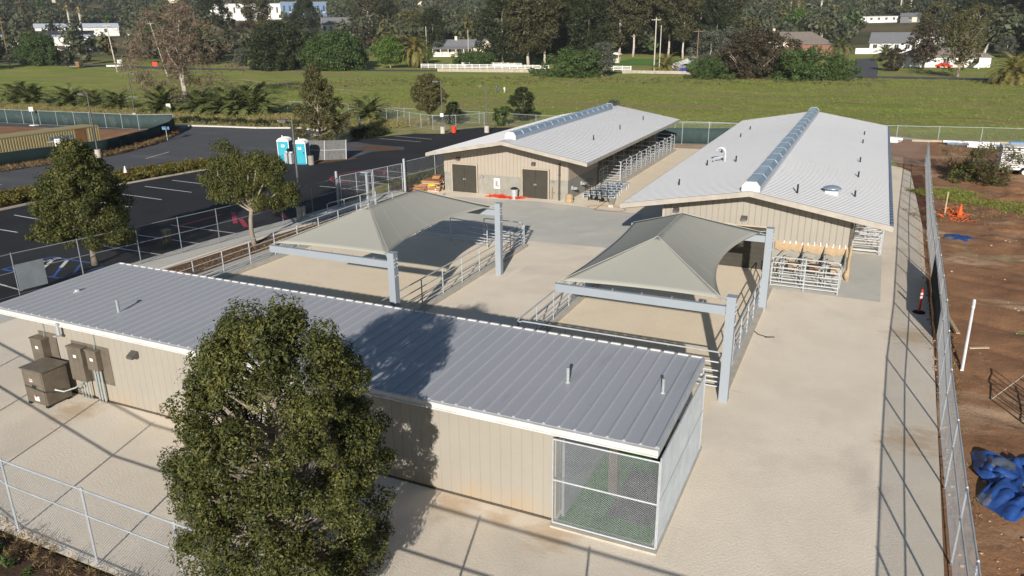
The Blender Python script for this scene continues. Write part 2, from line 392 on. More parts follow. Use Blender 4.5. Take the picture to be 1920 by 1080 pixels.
def Z(i): return -.03 + .004 * i
sheet('dry_verge', [(-150, 70), (-150, 95), (-95, 92), (-60, 96), (-52, 93), (-47, 88), (-44, 78), (-64, 62), (-70, 60), (-120, 66)], Z(0), 'dry_verge')
from mathutils import noise as mnoise
def dirt_z(x, y):
    e = min(1, max(0, (x - 3.6 - .012 * (y - 30)) / 1.2)) if y < 78 else 0
    n = .5 * mnoise.noise(Vector((x * .35, y * .35, 0))) + .3 * mnoise.noise(Vector((x * 1.1, y * .8, 3))) + .2 * abs(mnoise.noise(Vector((x * 2.6, y * 2.6, 7)))) + .12 * mnoise.noise(Vector((x * 6, y * 6, 1)))
    rut = -.05 * max(0, math.cos((y * .9 + x * .35) * 2.2)) ** 6 if 26 < y < 54 else 0
    return Z(1) + e * (.02 + (.17 + .5 * min(1, max(0, (x - 6.2) / 4))) * (n + .25) + rut)
sheet('construction_dirt', [(2.9, 76), (60, 60), (40, 96), (16, 97), (-20, 94), (-20, 84), (2.2, 82)], Z(1) - .004, 'bare_dirt')
NX, NY = 110, 420; vs = []; fs = []
for j in range(NY + 1):
    y = 2 + 78 * j / NY
    for i in range(NX + 1): x = 2.8 + .012 * (y - 10) + 24 * (i / NX) ** 1.5; vs.append((x, y, dirt_z(x, y)))
for j in range(NY):
    for i in range(NX): a = j * (NX + 1) + i; fs.append((a, a + 1, a + NX + 2, a + NX + 1))
b = MB(); b.mesh(vs, fs); struct(b.build('construction_dirt', 'bare_dirt', smooth=True))
sheet('road', [(-62, 18), (-75, 30), (-73.6, 42), (-72.4, 50), (-71.6, 54.5), (-74.6, 62.0), (-78.6, 68.3), (-82.6, 72.6), (-86, 71.5), (-92, 69.2), (-112, 66), (-150, 62),
               (-150, 79), (-125, 77.6), (-113, 77.0), (-109, 76.6), (-99, 75.6), (-90, 75.6), (-85.4, 75.8), (-78, 77), (-72.6, 77.5), (-67.3, 79.4), (-62, 77.5), (-57, 71), (-52, 60.5), (-53.4, 56), (-57.6, 55),
               (-59, 48), (-61, 40), (-61.5, 30), (-58, 18)], Z(3), 'old_asphalt')
sheet('road_island', [(-74.2, 30), (-73.3, 43), (-72.0, 50.5), (-71.3, 54.6), (-74.2, 62.3), (-78.2, 68.6), (-82.2, 73), (-86.2, 72.0), (-92, 69.6), (-112, 66.4), (-150, 62.4), (-150, 30)], Z(4), 'bare_dirt')
PL = [(-35.4, 12), (-35.9, 20), (-36.3, 26), (-36.0, 33), (-34.9, 40), (-34.6, 44), (-36.2, 52), (-35.6, 57), (-33.5, 64), (-31.8, 76), (-31.4, 88), (-42, 90), (-45.5, 88.5), (-47.4, 85.4), (-46.8, 82),
      (-50.4, 80.5), (-53.4, 76), (-54.2, 72.5), (-50, 71), (-45.6, 70.6), (-44.6, 69.0), (-47, 66.6), (-46.6, 62.5), (-48, 59), (-52.2, 56.5), (-53.6, 54.4), (-55.2, 51.4), (-56.4, 43), (-56.4, 33), (-56.2, 12)]
sheet('parking_lot', PL, Z(5), 'new_asphalt')
sheet('toilet_lane', [(-58, 58), (-52.5, 57.3), (-46.0, 62.5), (-44.5, 69.0), (-45.6, 70.8), (-50, 71.2), (-54.4, 72.6), (-57.5, 72)], Z(4), 'old_asphalt')
sheet('lot_island', [(-51.0, 68.2), (-49.6, 70.4), (-46.2, 70.0), (-45.0, 68.6), (-46.4, 67.3)], Z(7), 'mulch')
sheet('potty_apron', [(-53.6, 57.6), (-52.6, 57.0), (-47.4, 58.6), (-45.8, 62.4), (-47.2, 63.2), (-51.5, 61)], Z(7), 'mulch')
sheet('hedge_bed', [(-56.2, 30), (-56.3, 43), (-55.1, 51.6), (-53.8, 54.2), (-57.6, 55), (-59.2, 48), (-61, 40), (-61.4, 30)], Z(6), 'mulch')
sheet('sidewalk', [(-33.5, 12), (-33.9, 20), (-34.2, 27), (-33.9, 33), (-33.0, 40), (-32.4, 46), (-32.3, 50.2), (-33.8, 50.4), (-34.7, 44), (-34.9, 40), (-36.0, 33), (-36.3, 26), (-35.9, 20), (-35.4, 12)], Z(10), 'sidewalk_concrete')
sheet('scrub_bed', [(-32.4, 50.3), (-34.4, 50.4), (-35.8, 56.5), (-33.6, 63), (-32.2, 63), (-32.0, 52)], Z(9), 'mulch')
# yard: rough concrete
YARD = [(-34.1, 9.55), (2.86, 9.55), (2.88, 17.5), (3.07, 23), (3.37, 32.4), (3.5, 42.5), (3.76, 53.9), (3.63, 72.0), (3.6, 74), (2.9, 76), (-1.5, 81), (-16.0, 80.5), (-32.2, 79.6), (-32.2, 46), (-33.0, 39.5), (-33.9, 33), (-34.2, 27), (-33.9, 20)]
sheet('yard', YARD, 0, 'yard_grit')
sheet('near_soil', [(-60, -20), (20, -20), (20, 9.5), (-60, 9.5)], Z(4), 'dark_soil')
sheet('back_soil', [(-33, 79.2), (-1.5, 80.4), (-1.5, 81.6), (-13, 85.2), (-21, 83.2), (-33, 81)], Z(6), 'pale_dirt')
sheet('mulch_strip', [(-33.6, 27.5), (-33.2, 34), (-32.5, 40), (-32.1, 44), (-31.3, 44), (-30.9, 34), (-31.0, 27.0)], .004, 'mulch')
sheet('pen_walkway', [(-31.0, 22), (-29.6, 22), (-29.3, 40), (-31.3, 44), (-30.9, 34)], .008, 'sidewalk_concrete')
sheet('work_slab', [(-29.2, 39.9), (-10.9, 41.2), (-13.4, 50.0), (-21.5, 51.0), (-29.0, 50.0)], .004, 'smooth_slab')
sheet('feed_slab', [(-3.9, 37.3), (1.42, 37.2), (1.46, 45.4), (-.2, 45.4), (-.2, 40), (-3.9, 40)], .004, 'smooth_slab')
sheet('left_pen_floor', [(-29.2, 21.5), (-17.7, 21.5), (-17.7, 39.2), (-29.2, 39.2)], .012, 'pen_sand')
sheet('right_pen_floor', [(-11.25, 21.5), (-3.75, 21.5), (-3.75, 40), (-11.25, 40)], .012, 'pen_sand')
sheet('soil_bed', [(3.63, 72.27), (4.5, 72.8), (4.35, 62), (4.1, 52.1), (3.78, 53.87)], .006, 'bed_soil')
sheet('barn_alley', [(-18.0, 50.8), (-12, 50.2), (-12, 80), (-18.0, 80)], .004, 'pen_sand')
# expansion joints cut in the yard, dark grooves (thin strips)
def kerb(name, pts, w, h, mat, z=0.0):
    b = MB()
    for p, q in zip(pts, pts[1:]):
        b.beam((p[0], p[1], z + h / 2), (q[0], q[1], z + h / 2), w, h)
    return struct(b.build(name, mat))
kerb('pen_kerb', [(-17.45, 22), (-17.5, 39.45)], .3, .18, 'kerb_concrete')
kerb('pen_kerb', [(-29.45, 22), (-29.3, 39.45)], .3, .18, 'kerb_concrete')
kerb('pen_kerb', [(-11.45, 25), (-11.4, 38)], .3, .18, 'kerb_concrete')
kerb('pen_kerb', [(-3.5, 25.2), (-3.5, 38)], .3, .14, 'kerb_concrete')
kerb('barn_kerb', [(-16.05, 51.2), (-17.9, 59.0), (-18.0, 78.5)], .35, .18, 'kerb_concrete')
kerb('mulch_kerb', [(-30.95, 27), (-30.8, 34), (-31.2, 44)], .15, .12, 'kerb_concrete')
kerb('road_kerb', [(-150, 79.4), (-125.4, 78), (-113, 77.4), (-109, 77.0), (-99, 76.0)], .5, .16, 'sidewalk_concrete', -.02)
kerb('road_kerb', [(-86.5, 76.1), (-78, 77.4), (-72.6, 77.9), (-67.5, 79.8), (-63, 78.6)], .5, .16, 'sidewalk_concrete', -.02)
kerb('lot_kerb', [(-56.4, 30), (-56.5, 43), (-55.3, 51.5), (-54, 54)], .2, .13, 'kerb_concrete', -.02)
kerb('island_kerb', [(-73.5, 42), (-72.2, 50), (-71.5, 54.5), (-74.5, 62.0), (-78.5, 68.3), (-82.4, 72.8)], .25, .14, 'kerb_concrete', -.02)
# painted markings, one structure each kind
def stripes(name, segs, w, mat, z):
    b = MB()
    for (x0, y0, x1, y1) in segs:
        d = Vector((x1 - x0, y1 - y0)); n = Vector((-d.y, d.x)).normalized() * w / 2
        b.face([(x0 + n.x, y0 + n.y, z), (x0 - n.x, y0 - n.y, z), (x1 - n.x, y1 - n.y, z), (x1 + n.x, y1 + n.y, z)])
    return struct(b.build(name, mat))
stripes('parking_marking', [(-54.0, y, -48.4, y - .35) for y in (33.0, 35.6, 38.4, 41.12, 44.05, 46.9, 49.6)] + [(-41.3, y, -35.6, y) for y in (29.8, 32.46, 35.2)] +
        [(-40.4, y, -35.6, y) for y in (49.6, 52.4, 55.1)] + [(-53.5, 30, -49, 29.9), (-52, 75.3, -46, 74.7), (-51.5, 77.8, -45.9, 77.0), (-39.4, 57.6, -34.6, 57.2), (-41.4, 22.8, -37.4, 22.4), (-51.2, 27, -48.9, 27)], .11, 'line_paint', Z(7))
stripes('road_marking', [(-66.3, 44.9, -66.0, 49.6), (-66.0, 54.5, -67.3, 58.6), (-66.4, 36, -66.2, 40)], .12, 'line_paint', Z(5))
stripes('blue_stall_marking', [(-41.9, 24.3, -41.6, 27.0), (-41.6, 27.0, -37.6, 27.1), (-41.9, 24.3, -37.5, 24.5), (-37.5, 24.5, -37.2, 26.9), (-40.2, 26.9, -38.1, 24.6), (-38.7, 26.6, -37.4, 25.2)], .16, 'blue_paint', Z(7))
stripes('white_hatch_marking', [(-41.4, 25.4, -40.9, 24.8), (-40.9, 26.5, -39.9, 25.2), (-40.12, 26.85, -39.2, 25.8)], .2, 'line_paint', Z(8))
stripes('pink_utility_marking', [(-38.2, 38.3, -36.2, 36.7), (-40.6, 34.9, -40.4, 38.8), (-40.2, 39.7, -37.6, 37.2), (-36.9, 40.9, -35.5, 39.6)], .3, 'pink_paint', Z(8))
b = MB(); ring = [(-40.2 + 2.0 * math.cos(a), 54.6 + 3.1 * math.sin(a)) for a in np.linspace(.5, 5.3, 26)]
for p, q in zip(ring, ring[1:]): b.face([(p[0], p[1], Z(8)), (q[0], q[1], Z(8)), (-40.2 + (q[0] + 40.2) * .93, 54.6 + (q[1] - 54.6) * .93, Z(8)), (-40.2 + (p[0] + 40.2) * .93, 54.6 + (p[1] - 54.6) * .93, Z(8))])
struct(b.build('pink_ring_marking', 'pink_paint'))
# NO PARKING on the blue stall
def text_mesh(name, s, size, mat, parent=None, ext=.002):
    cu = bpy.data.curves.new(name, 'FONT'); cu.body = s; cu.size = size; cu.extrude = ext; cu.align_x = 'CENTER'; cu.align_y = 'CENTER'
    t = bpy.data.objects.new(name, cu); C.objects.link(t)
    dg = bpy.context.evaluated_depsgraph_get(); me = bpy.data.meshes.new_from_object(t.evaluated_get(dg)); bpy.data.objects.remove(t)
    me.materials.clear(); me.materials.append(MATS[mat]); o = bpy.data.objects.new(name, me); C.objects.link(o)
    if parent: o.parent = parent
    return o
t = text_mesh('stall_lettering', 'NO PARKING', .42, 'line_paint'); t.location = (-41.2, 25.85, Z(8) + .003); t.rotation_euler = (0, 0, R(80)); struct(t)
# far roads
def drape(name, pts, w, mat, dz):
    b = MB()
    P2 = []
    for p, q in zip(pts, pts[1:]):
        n = max(1, int(math.hypot(q[0] - p[0], q[1] - p[1]) / 12))
        for i in range(n): P2.append((p[0] + (q[0] - p[0]) * i / n, p[1] + (q[1] - p[1]) * i / n))
    P2.append(pts[-1]); L = []
    for i, p in enumerate(P2):
        a = P2[max(i - 1, 0)]; c = P2[min(i + 1, len(P2) - 1)]; d = Vector((c[0] - a[0], c[1] - a[1])).normalized(); n = Vector((-d.y, d.x)) * w / 2
        L.append([(p[0] + n.x, p[1] + n.y), (p[0] - n.x, p[1] - n.y)])
    for a, c in zip(L, L[1:]):
        b.face([(x, y, gz(x, y) + dz) for x, y in (a[0], a[1], c[1], c[0])])
    return struct(b.build(name, mat))
drape('valley_road', [(-420, 185), (-300, 190), (-220, 192), (-150, 202), (-110, 208), (-64, 211), (-30, 208), (20, 207), (60, 200)], 7, 'old_asphalt', .02)
drape('side_driveway', [(-52, 214), (-55, 235), (-60, 262), (-63, 300)], 5, 'sidewalk_concrete', .03)
drape('house_driveway', [(-3.5, 207), (-3.4, 230), (-3.6, 262), (-4.5, 302)], 6.5, 'old_asphalt', .03)
drape('garden_lawn', [(-78, 262), (-58, 252)], 34, 'grass_lawn', .01) if 'grass_lawn' in MATS else None
drape('far_footpath', [(-150, 156), (-128, 146), (-118, 140.5), (-103, 136), (-92, 131)], 1.6, 'pale_dirt', .01)
M('grass_lawn', (.06, .16, .02), .95, col2=(.08, .19, .03), scale=.1, fine=.15, fscale=3)
b = MB()
for i in range(6):
    for j in range(6):
        x, y = -84 + i * 6, 252 + j * 6; b.face([(X_, Y_, gz(X_, Y_) + .03) for X_, Y_ in ((x, y), (x + 6, y), (x + 6, y + 6), (x, y + 6))])
struct(b.build('garden_lawn', 'grass_lawn'))
# ------------------------------------------------------------------ buildings
def panels_x(b, x0, x1, y, z0, ztop, step=.305, gap=.022, t=.025, sgn=-1):
    """wall panels along x at plane y, proud towards sgn*y; z0/ztop numbers or functions of x"""
    f0 = z0 if callable(z0) else (lambda x: z0); f1 = ztop if callable(ztop) else (lambda x: ztop)
    n = max(1, round((x1 - x0) / step)); s = (x1 - x0) / n
    for i in range(n):
        a, c = x0 + i * s + gap / 2, x0 + (i + 1) * s - gap / 2
        m = [(a, f0(a), f1(a)), (c, f0(c), f1(c))]
        y1 = y + sgn * t
        vs = [(a, y, m[0][1]), (c, y, m[1][1]), (c, y, m[1][2]), (a, y, m[0][2]), (a + .01, y1, m[0][1]), (c - .01, y1, m[1][1]), (c - .01, y1, m[1][2]), (a + .01, y1, m[0][2])]
        b.mesh(vs, [(4, 5, 6, 7), (0, 4, 7, 3), (5, 1, 2, 6), (7, 6, 2, 3), (0, 1, 5, 4)] if sgn < 0 else [(5, 4, 7, 6), (4, 0, 3, 7), (1, 5, 6, 2), (6, 7, 3, 2), (1, 0, 4, 5)])

def panels_y(b, y0, y1, x, z0, z1, step=.305, gap=.022, t=.025, sgn=1):
    n = max(1, round((y1 - y0) / step)); s = (y1 - y0) / n
    for i in range(n):
        a, c = y0 + i * s + gap / 2, y0 + (i + 1) * s - gap / 2
        b.box((min(x, x + sgn * t), a, z0), (max(x, x + sgn * t), c, z1))

def barn(root, xl, xm, xr, y0, y1, ze, zr, th=.24, rib=.36):
    """gable roof: slabs, ribs, fascia"""
    b = MB()
    for (xa, xb, za, zb) in ((xl, xm, ze, zr), (xm, xr, zr, ze)):
        vs = [(xa, y0, za), (xb, y0, zb), (xb, y1, zb), (xa, y1, za)]
        b.mesh(vs + [(x, y, z - .06) for x, y, z in vs], [(0, 1, 2, 3), (7, 6, 5, 4), (0, 4, 5, 1), (2, 6, 7, 3)] + ([(3, 7, 4, 0)] if xa == xl else [(1, 5, 6, 2)]))
    n = int((y1 - y0) / rib)
    for i in range(1, n):
        y = y0 + i * (y1 - y0) / n
        dz = .5 * (zr - ze) / (xm - xl)
        for (xa, xb, za, zb) in ((xl, xm - .5, ze, zr - dz), (xm + .5, xr, zr - dz, ze)):
            hh_ = .017 - .008 * min(1, (y - y0) / 26); b.beam((xa, y, za + hh_ * .35), (xb, y, zb + hh_ * .35), .06, hh_)
    r = b.build('roof', 'white_roof', root)
    f = MB()
    for y, s in ((y0, -1), (y1, 1)):
        ya, yb = sorted((y, y + s * .05))
        for (xa, xb, za, zb) in ((xl, xm, ze, zr), (xm, xr, zr, ze)):
            vs = [(xa, ya, za - th), (xb, ya, zb - th), (xb, ya, zb + .02), (xa, ya, za + .02), (xa, yb, za - th), (xb, yb, zb - th), (xb, yb, zb + .02), (xa, yb, za + .02)]
            f.mesh(vs, [(0, 1, 2, 3), (5, 4, 7, 6), (3, 2, 6, 7), (1, 0, 4, 5), (0, 3, 7, 4), (1, 5, 6, 2)])
    for x, s in ((xl, -1), (xr, 1)):
        f.box((min(x, x + s * .05), y0 - .05, ze - th), (max(x, x + s * .05), y1 + .05, ze - .012))
    f.build('fascia', 'fascia_tan', root)
    # soffit beams under the eaves
    k = MB()
    for i in range(int((y1 - y0) / 3.05) + 1):
        y = y0 + .3 + i * 3.05
        if y > y1 - .1: break
        for (xa, xb, za, zb) in ((xl + .1, xm, ze, zr), (xm, xr - .1, zr, ze)): k.beam((xa, y, za - .2), (xb, y, zb - .2), .1, .2)
    k.build('rafter', 'bronze', root)
    return r

def ridge_vent(root, x, y0, y1, z, w=.86, h=.52):
    prof = [(-.5, 0), (-.5, .55), (-.28, 1), (.28, 1), (.5, .55), (.5, 0)]
    b = MB(); vs = [(x + p * w, y, z + q * h) for y in (y0, y1) for p, q in prof]; n = 6
    b.mesh(vs, [(0, 1, 7, 6), (4, 5, 11, 10)])
    body = b.build('ridge_vent', 'vent_metal', root)
    b = MB(); b.mesh(vs, [(1, 2, 8, 7), (3, 4, 10, 9)])
    b.build('side_lens', 'vent_metal', body)
    b = MB(); st = (y1 - y0) / 16
    for i in range(16):
        a, c = y0 + i * st, y0 + (i + 1) * st - .06
        b.face([(x - .28 * w, a, z + h + .004), (x + .28 * w, a, z + h + .004), (x + .28 * w, c, z + h + .004), (x - .28 * w, c, z + h + .004)])
    b.build('top_lens', 'vent_lens', body)
    b = MB(); b.mesh(vs, [(2, 3, 9, 8)])
    for i in range(17):
        y = y0 + i * st
        if i in (0, 16): continue
        for (p, q), (r_, s) in zip(prof[1:], prof[2:-1]): b.beam((x + p * w * 1.005, y, z + q * h + .004), (x + r_ * w * 1.005, y, z + s * h + .004), .02, .02)
    b.build('vent_frame', 'vent_metal', body)
    for y, s in ((y0, -1), (y1, 1)):
        b = MB(); yy = y + s * .012; pts = [(x + p * (w + .03), yy, z + q * (h + .02)) for p, q in prof]
        pts2 = [(a, yy + s * .03, c) for a, _, c in pts]
        b.mesh(pts + pts2, [tuple(range(6)), tuple(range(11, 5, -1))] + [(k, k + 6, (k + 1) % 6 + 6, (k + 1) % 6) for k in range(6)])
        b.build('end_cap', 'fascia_white', body)

def pipe_vent(root, x, y, z, h=.38, r=.045, mat='black_metal', name='roof_pipe', cap=False):
    b = MB(); b.cyl((x, y, z - .1), r, h + .1, 8); b.cyl((x, y, z - .03), r * 2, .07, 10, r * 1.2)
    if cap: b.cyl((x, y, z + h), r * 1.2, .03, 8)
    return b.build(name, mat, root)

def wall_lamp(root, x, y, z, sgn=-1, axis='y'):
    b = MB(); d = .26
    if axis == 'y':
        b.mesh([(x - .16, y, z), (x + .16, y, z), (x + .16, y, z + .22), (x - .16, y, z + .22), (x - .13, y + sgn * d, z + .01), (x + .13, y + sgn * d, z + .01), (x + .13, y + sgn * d, z + .1), (x - .13, y + sgn * d, z + .1)],
               [(0, 1, 2, 3), (4, 7, 6, 5), (0, 4, 5, 1), (1, 5, 6, 2), (2, 6, 7, 3), (3, 7, 4, 0)])
    o = b.build('wall_lamp', 'lamp_bronze', root)
    b = MB(); b.box((x - .1, min(y + sgn * .05, y + sgn * .22), z - .012), (x + .1, max(y + sgn * .05, y + sgn * .22), z - .002)); b.build('lens', 'lamp_lens', o)
    return o

def double_door(root, x0, x1, y, z1, y_front):
    b = MB(); xm_ = (x0 + x1) / 2
    b.box((x0, y_front, .01), (xm_ - .008, y_front + .05, z1)); b.box((xm_ + .008, y_front, .01), (x1, y_front + .05, z1))
    d = b.build('door', 'door_taupe', root)
    b = MB(); b.box((x0 - .09, y_front - .03, 0), (x0 - .004, y_front + .06, z1 + .09)); b.box((x1 + .004, y_front - .03, 0), (x1 + .09, y_front + .06, z1 + .09)); b.box((x0 - .004, y_front - .03, z1 + .004), (x1 + .004, y_front + .06, z1 + .09))
    b.build('door_frame', 'door_frame', d)
    b = MB(); b.box((xm_ - .09, y_front - .05, .98), (xm_ - .05, y_front - .002, 1.1)); b.box((xm_ + .05, y_front - .05, .98), (xm_ + .09, y_front - .002, 1.1)); b.build('handle', 'galvanised', d)
    return d

# ---- left barn
LB = thing('barn', 'farther livestock barn with two dark double doors in its end wall', 'barn', (-24, 64, 0), group='metal livestock barns with ridge vents')
xl, xm, xr, ly0, ly1, le, lr = -30.2, -23.9, -17.42, 49.75, 77.4, 3.28, 4.42
barn(LB, xl, xm, xr, ly0, ly1, le, lr, rib=.48)
rz = lambda x: (le + (lr - le) * (x - xl) / (xm - xl) if x < xm else lr + (le - lr) * (x - xm) / (xr - xm))
b = MB(); WL, WR, WY = -29.95, -19.6, 51.95
b.box((WL, WY, 0), (-29.33, WY + .2, 1.5)); b.box((-27.0, WY, 0), (-23.35, WY + .2, 1.5)); b.box((-21.05, WY, 0), (WR, WY + .2, 1.5))
b.box((WR - .2, WY + .2, 0), (WR, 58.6, 1.5)); b.box((WL, WY + .2, 0), (WL + .2, 76.8, 1.5))
b.build('block_wall', 'concrete_block', LB)
b = MB()
top = lambda x: rz(x) - .3
panels_x(b, WL, -29.33, WY, 1.5, top, sgn=-1); panels_x(b, -29.33, -27.0, WY, 2.24, top); panels_x(b, -27.0, -23.35, WY, 1.5, top)
panels_x(b, -23.35, -21.05, WY, 2.24, top); panels_x(b, -21.05, WR, WY, 1.5, top)
b.mesh([(WL, WY + .01, 2.24), (WR, WY + .01, 2.24), (WR, WY + .01, top(WR)), (xm, WY + .01, top(xm)), (WL, WY + .01, top(WL))], [(0, 1, 2, 3, 4)])
b.box((WL, WY + .01, 1.5), (-29.33, WY + .1, 2.24)); b.box((-27.0, WY + .01, 1.5), (-23.35, WY + .1, 2.24)); b.box((-21.05, WY + .01, 1.5), (WR, WY + .1, 2.24))
panels_y(b, WY + .01, 58.6, WR, 1.5, 2.9, sgn=1); b.box((WR - .08, WY + .11, 1.5), (WR - .001, 58.6, 2.95)); b.box((WL - .02, WY, 1.5), (WL - .001, 76.8, 3.0))
b.build('wall', 'siding_far', LB)
double_door(LB, -29.22, -27.12, WY, 2.14, WY - .02); double_door(LB, -23.22, -21.18, WY, 2.14, WY - .02)
wall_lamp(LB, -28.65, WY - .03, 2.5); wall_lamp(LB, -22.3, WY - .03, 2.5)
b = MB(); b.box((-20.3, WY - .14, .02), (-20.18, WY - .03, 2.75)); b.box((-20.33, WY - .16, .5), (-20.15, WY - .026, .56)); b.box((-20.33, WY - .16, 1.9), (-20.15, WY - .026, 1.96)); b.build('downspout', 'bronze', LB)
b = MB(); b.box((-25.62, WY - .04, .5), (-25.12, WY - .005, 1.28)); sg = b.build('notice_board', 'sticker_white', LB)
b = MB(); b.box((-25.5, WY - .05, .66), (-25.3, WY - .042, 1.12)); b.box((-25.28, WY - .05, .62), (-25.2, WY - .042, .8)); b.face([(-25.28, WY - .05, .9), (-25.2, WY - .05, .9), (-25.24, WY - .05, 1.1)]); b.build('pictogram', 'concrete_block', sg)
for x in (-26.75, -20.95):
    b = MB(); b.box((x, WY - .03, 1.28), (x + .28, WY - .005, 1.38)); s1 = b.build('room_sign', 'ink_black', LB)
    b = MB(); b.box((x + .04, WY - .034, 1.31), (x + .11, WY - .031, 1.35)); b.box((x + .16, WY - .034, 1.31), (x + .23, WY - .031, 1.35)); b.build('sign_digits', 'sticker_white', s1)
b = MB(); b.box((-20.85, WY - .04, .1), (-20.78, WY - .005, .95)); b.box((-20.75, WY - .04, .5), (-20.6, WY - .005, .56)); b.build('hose_bib', 'rust_brown', LB)
# stalls behind the left barn's open side: back wall and posts
b = MB(); b.box((-23.9, 58.6, 0), (-19.8, 58.8, 2.95)); b.box((-24.1, 58.8, 0), (-23.9, 76.8, 3.7)); b.box((-29.9, 76.6, 0), (-19.6, 76.8, 3.0)); b.build('stall_wall', 'concrete_block', LB)
for i in range(7):
    y = 58.7 + i * 3.0; b = MB(); b.box((-19.85, y - .07, 0), (-19.7, y + .07, 3.0)); b.build('stall_post', 'bronze', LB)
for i in range(1, 7):
    y = 58.7 + i * 3.0; b = MB()
    for z in (.35, .75, 1.15, 1.55): b.tube([(-23.8, y, z), (-19.9, y, z)], .025, 5)
    b.build('stall_divider', 'galvanised', LB)
ridge_vent(LB, -23.95, 51.4, 74.7, 4.36)
for y in (57.9, 64.9, 72.3): pipe_vent(LB, -19.75, y, rz(-19.75))
for i, (y, z) in enumerate(((52.8, .72), (54.8, .72))):
    b = MB(); b.lathe((WR + .24, y, z - .02), [(.05, 0), (.2, .05), (.24, .16), (.22, .16), (.1, .1)], 12); b.box((WR, y - .1, z), (WR + .1, y + .1, z + .25)); b.build('wash_basin', 'galvanised', LB)

# ---- right barn
RB = thing('barn', 'nearer livestock barn with tan sided gable behind the right shade canopy', 'barn', (-5, 58, 0), group='metal livestock barns with ridge vents')
xl, xm, xr, ry0, ry1, re_, rr = -11.5, -5.0, 1.5, 38.5, 78.5, 3.28, 4.42
barn(RB, xl, xm, xr, ry0, ry1, re_, rr)
rz2 = lambda x: (re_ + (rr - re_) * (x - xl) / (xm - xl) if x < xm else rr + (re_ - rr) * (x - xm) / (xr - xm))
top = lambda x: rz2(x) - .3
WL, WR, WY = -9.5, -.27, 40.1
b = MB()
panels_x(b, WL, -7.0, WY, 1.55, top); panels_x(b, -7.0, -3.9, WY, 2.28, top); panels_x(b, -3.9, WR, WY, 1.62, top)
b.mesh([(WL, WY + .01, 2.3), (WR, WY + .01, 2.3), (WR, WY + .01, top(WR)), (xm, WY + .01, top(xm)), (WL, WY + .01, top(WL))], [(0, 1, 2, 3, 4)])
b.box((WL, WY + .01, 1.55), (-7.0, WY + .09, 2.3)); b.box((-3.9, WY + .01, 1.62), (WR, WY + .09, 2.3))
panels_y(b, WY + .01, 43.2, WR, 1.55, 2.95, sgn=1); b.box((WR - .08, WY + .1, 1.55), (WR - .001, 43.2, 3.0))
b.build('wall', 'siding', RB)
b = MB(); b.box((WL, WY, 0), (-7.0, WY + .2, 1.55)); b.box((-3.9, WY, 0), (WR, WY + .2, 1.60)); b.box((WR - .2, WY + .2, 0), (WR, 43.2, 1.55))
b.box((-7.2, 43.3, 0), (-.3, 43.5, 3.1)); b.box((-5.1, 43.5, 0), (-4.9, 78, 3.9)); b.build('block_wall', 'concrete_block', RB)
b = MB(); b.box((-7.0, WY + .12, 0), (-3.9, WY + .17, 2.28))
for k in range(1, 8): b.box((-7.0, WY + .1, k * .285 - .012), (-3.9, WY + .125, k * .285 + .012))
b.build('roll_up_door', 'door_taupe', RB)
b = MB(); b.box((-3.99, WY - .045, 0), (-3.9, WY - .002, 2.37)); b.box((-7.1, WY - .045, 2.285), (-3.99, WY - .002, 2.37)); b.box((-7.1, WY - .045, 0), (-7.0, WY - .002, 2.28)); b.build('door_frame', 'door_frame', RB)
b = MB(); b.box((WL - .14, WY - .06, 0), (WL, WY + .1, 3.0)); b.build('corner_trim', 'fascia_tan', RB)
b = MB(); b.box((WR + .03, WY - .1, 0.02), (WR + .13, WY - .03, 2.9)); b.build('downspout', 'bronze', RB)
wall_lamp(RB, -5.35, WY - .03, 2.62); wall_lamp(RB, -8.9, WY - .03, 2.75)
random.seed(3)
b = MB(); n = 36; vs = []; fs = []
for i in range(n + 1):
    x = -3.7 + (WR + 3.75) * i / n
    a = .04 * math.sin(i * .9) + .03 * math.sin(i * 2.3)
    vs += [(x, WY - .05 - abs(a), 1.30 - .12 * abs(math.sin(i * .38)) + .02 * math.sin(i * 1.7)), (x, WY - .09 - .5 * abs(a), 1.48), (x, WY - .045, 1.68 + .03 * math.sin(i * 1.3))]
for i in range(n):
    for k in (0, 1): p = i * 3 + k; fs.append((p, p + 3, p + 4, p + 1))
b.mesh(vs, fs); pw = b.build('paper_wrap', 'kraft_paper', RB, smooth=True)
for i in range(11):
    b = MB(); x = -3.3 + i * .29; h = .12 + .1 * random.random(); t_ = .05 * (random.random() - .5)
    b.face([(x, WY - .105, 1.60), (x + .05, WY - .105, 1.60), (x + .05 + t_, WY - .105, 1.60 + h), (x + t_, WY - .105, 1.60 + h)])
    b.build('tape_strip', 'sticker_white', pw)
# wrapped corner post
b = MB(); b.tube([(-.12, 39.95, .02), (-.14, 39.93, .15), (-.17, 39.92, .3), (-.14, 39.93, .45), (-.12, 39.95, .6), (-.14, 39.97, 1.0), (-.1, 40.0, 1.5), (-.12, 39.98, 1.8)], [.08, .12, .15, .11, .07, .06, .075, .06], 9); b.build('wrapped_corner', 'kraft_paper', RB)
ridge_vent(RB, -5.0, 38.85, 77.6, 4.36, .86, .48)
for (x, y, h) in ((-9.44, 42.8, .35), (-9.2, 49.5, .35), (-7.46, 49.7, .4), (-9.3, 55.2, .35), (-9.4, 64.0, .3), (-9.4, 69, .3), (-2.96, 40.7, .5), (-.3, 43.3, .35), (-.3, 49.3, .35), (-.35, 54.8, .35), (-.4, 64, .3), (-.4, 69, .3)): pipe_vent(RB, x, y, rz2(x) - .02, h)
b = MB(); zz = rz2(-8.7); b.tube([(-9.0, 50.6, zz + .05), (-9.0, 50.6, zz + .22), (-8.4, 50.6, zz + .35)], .06, 8)
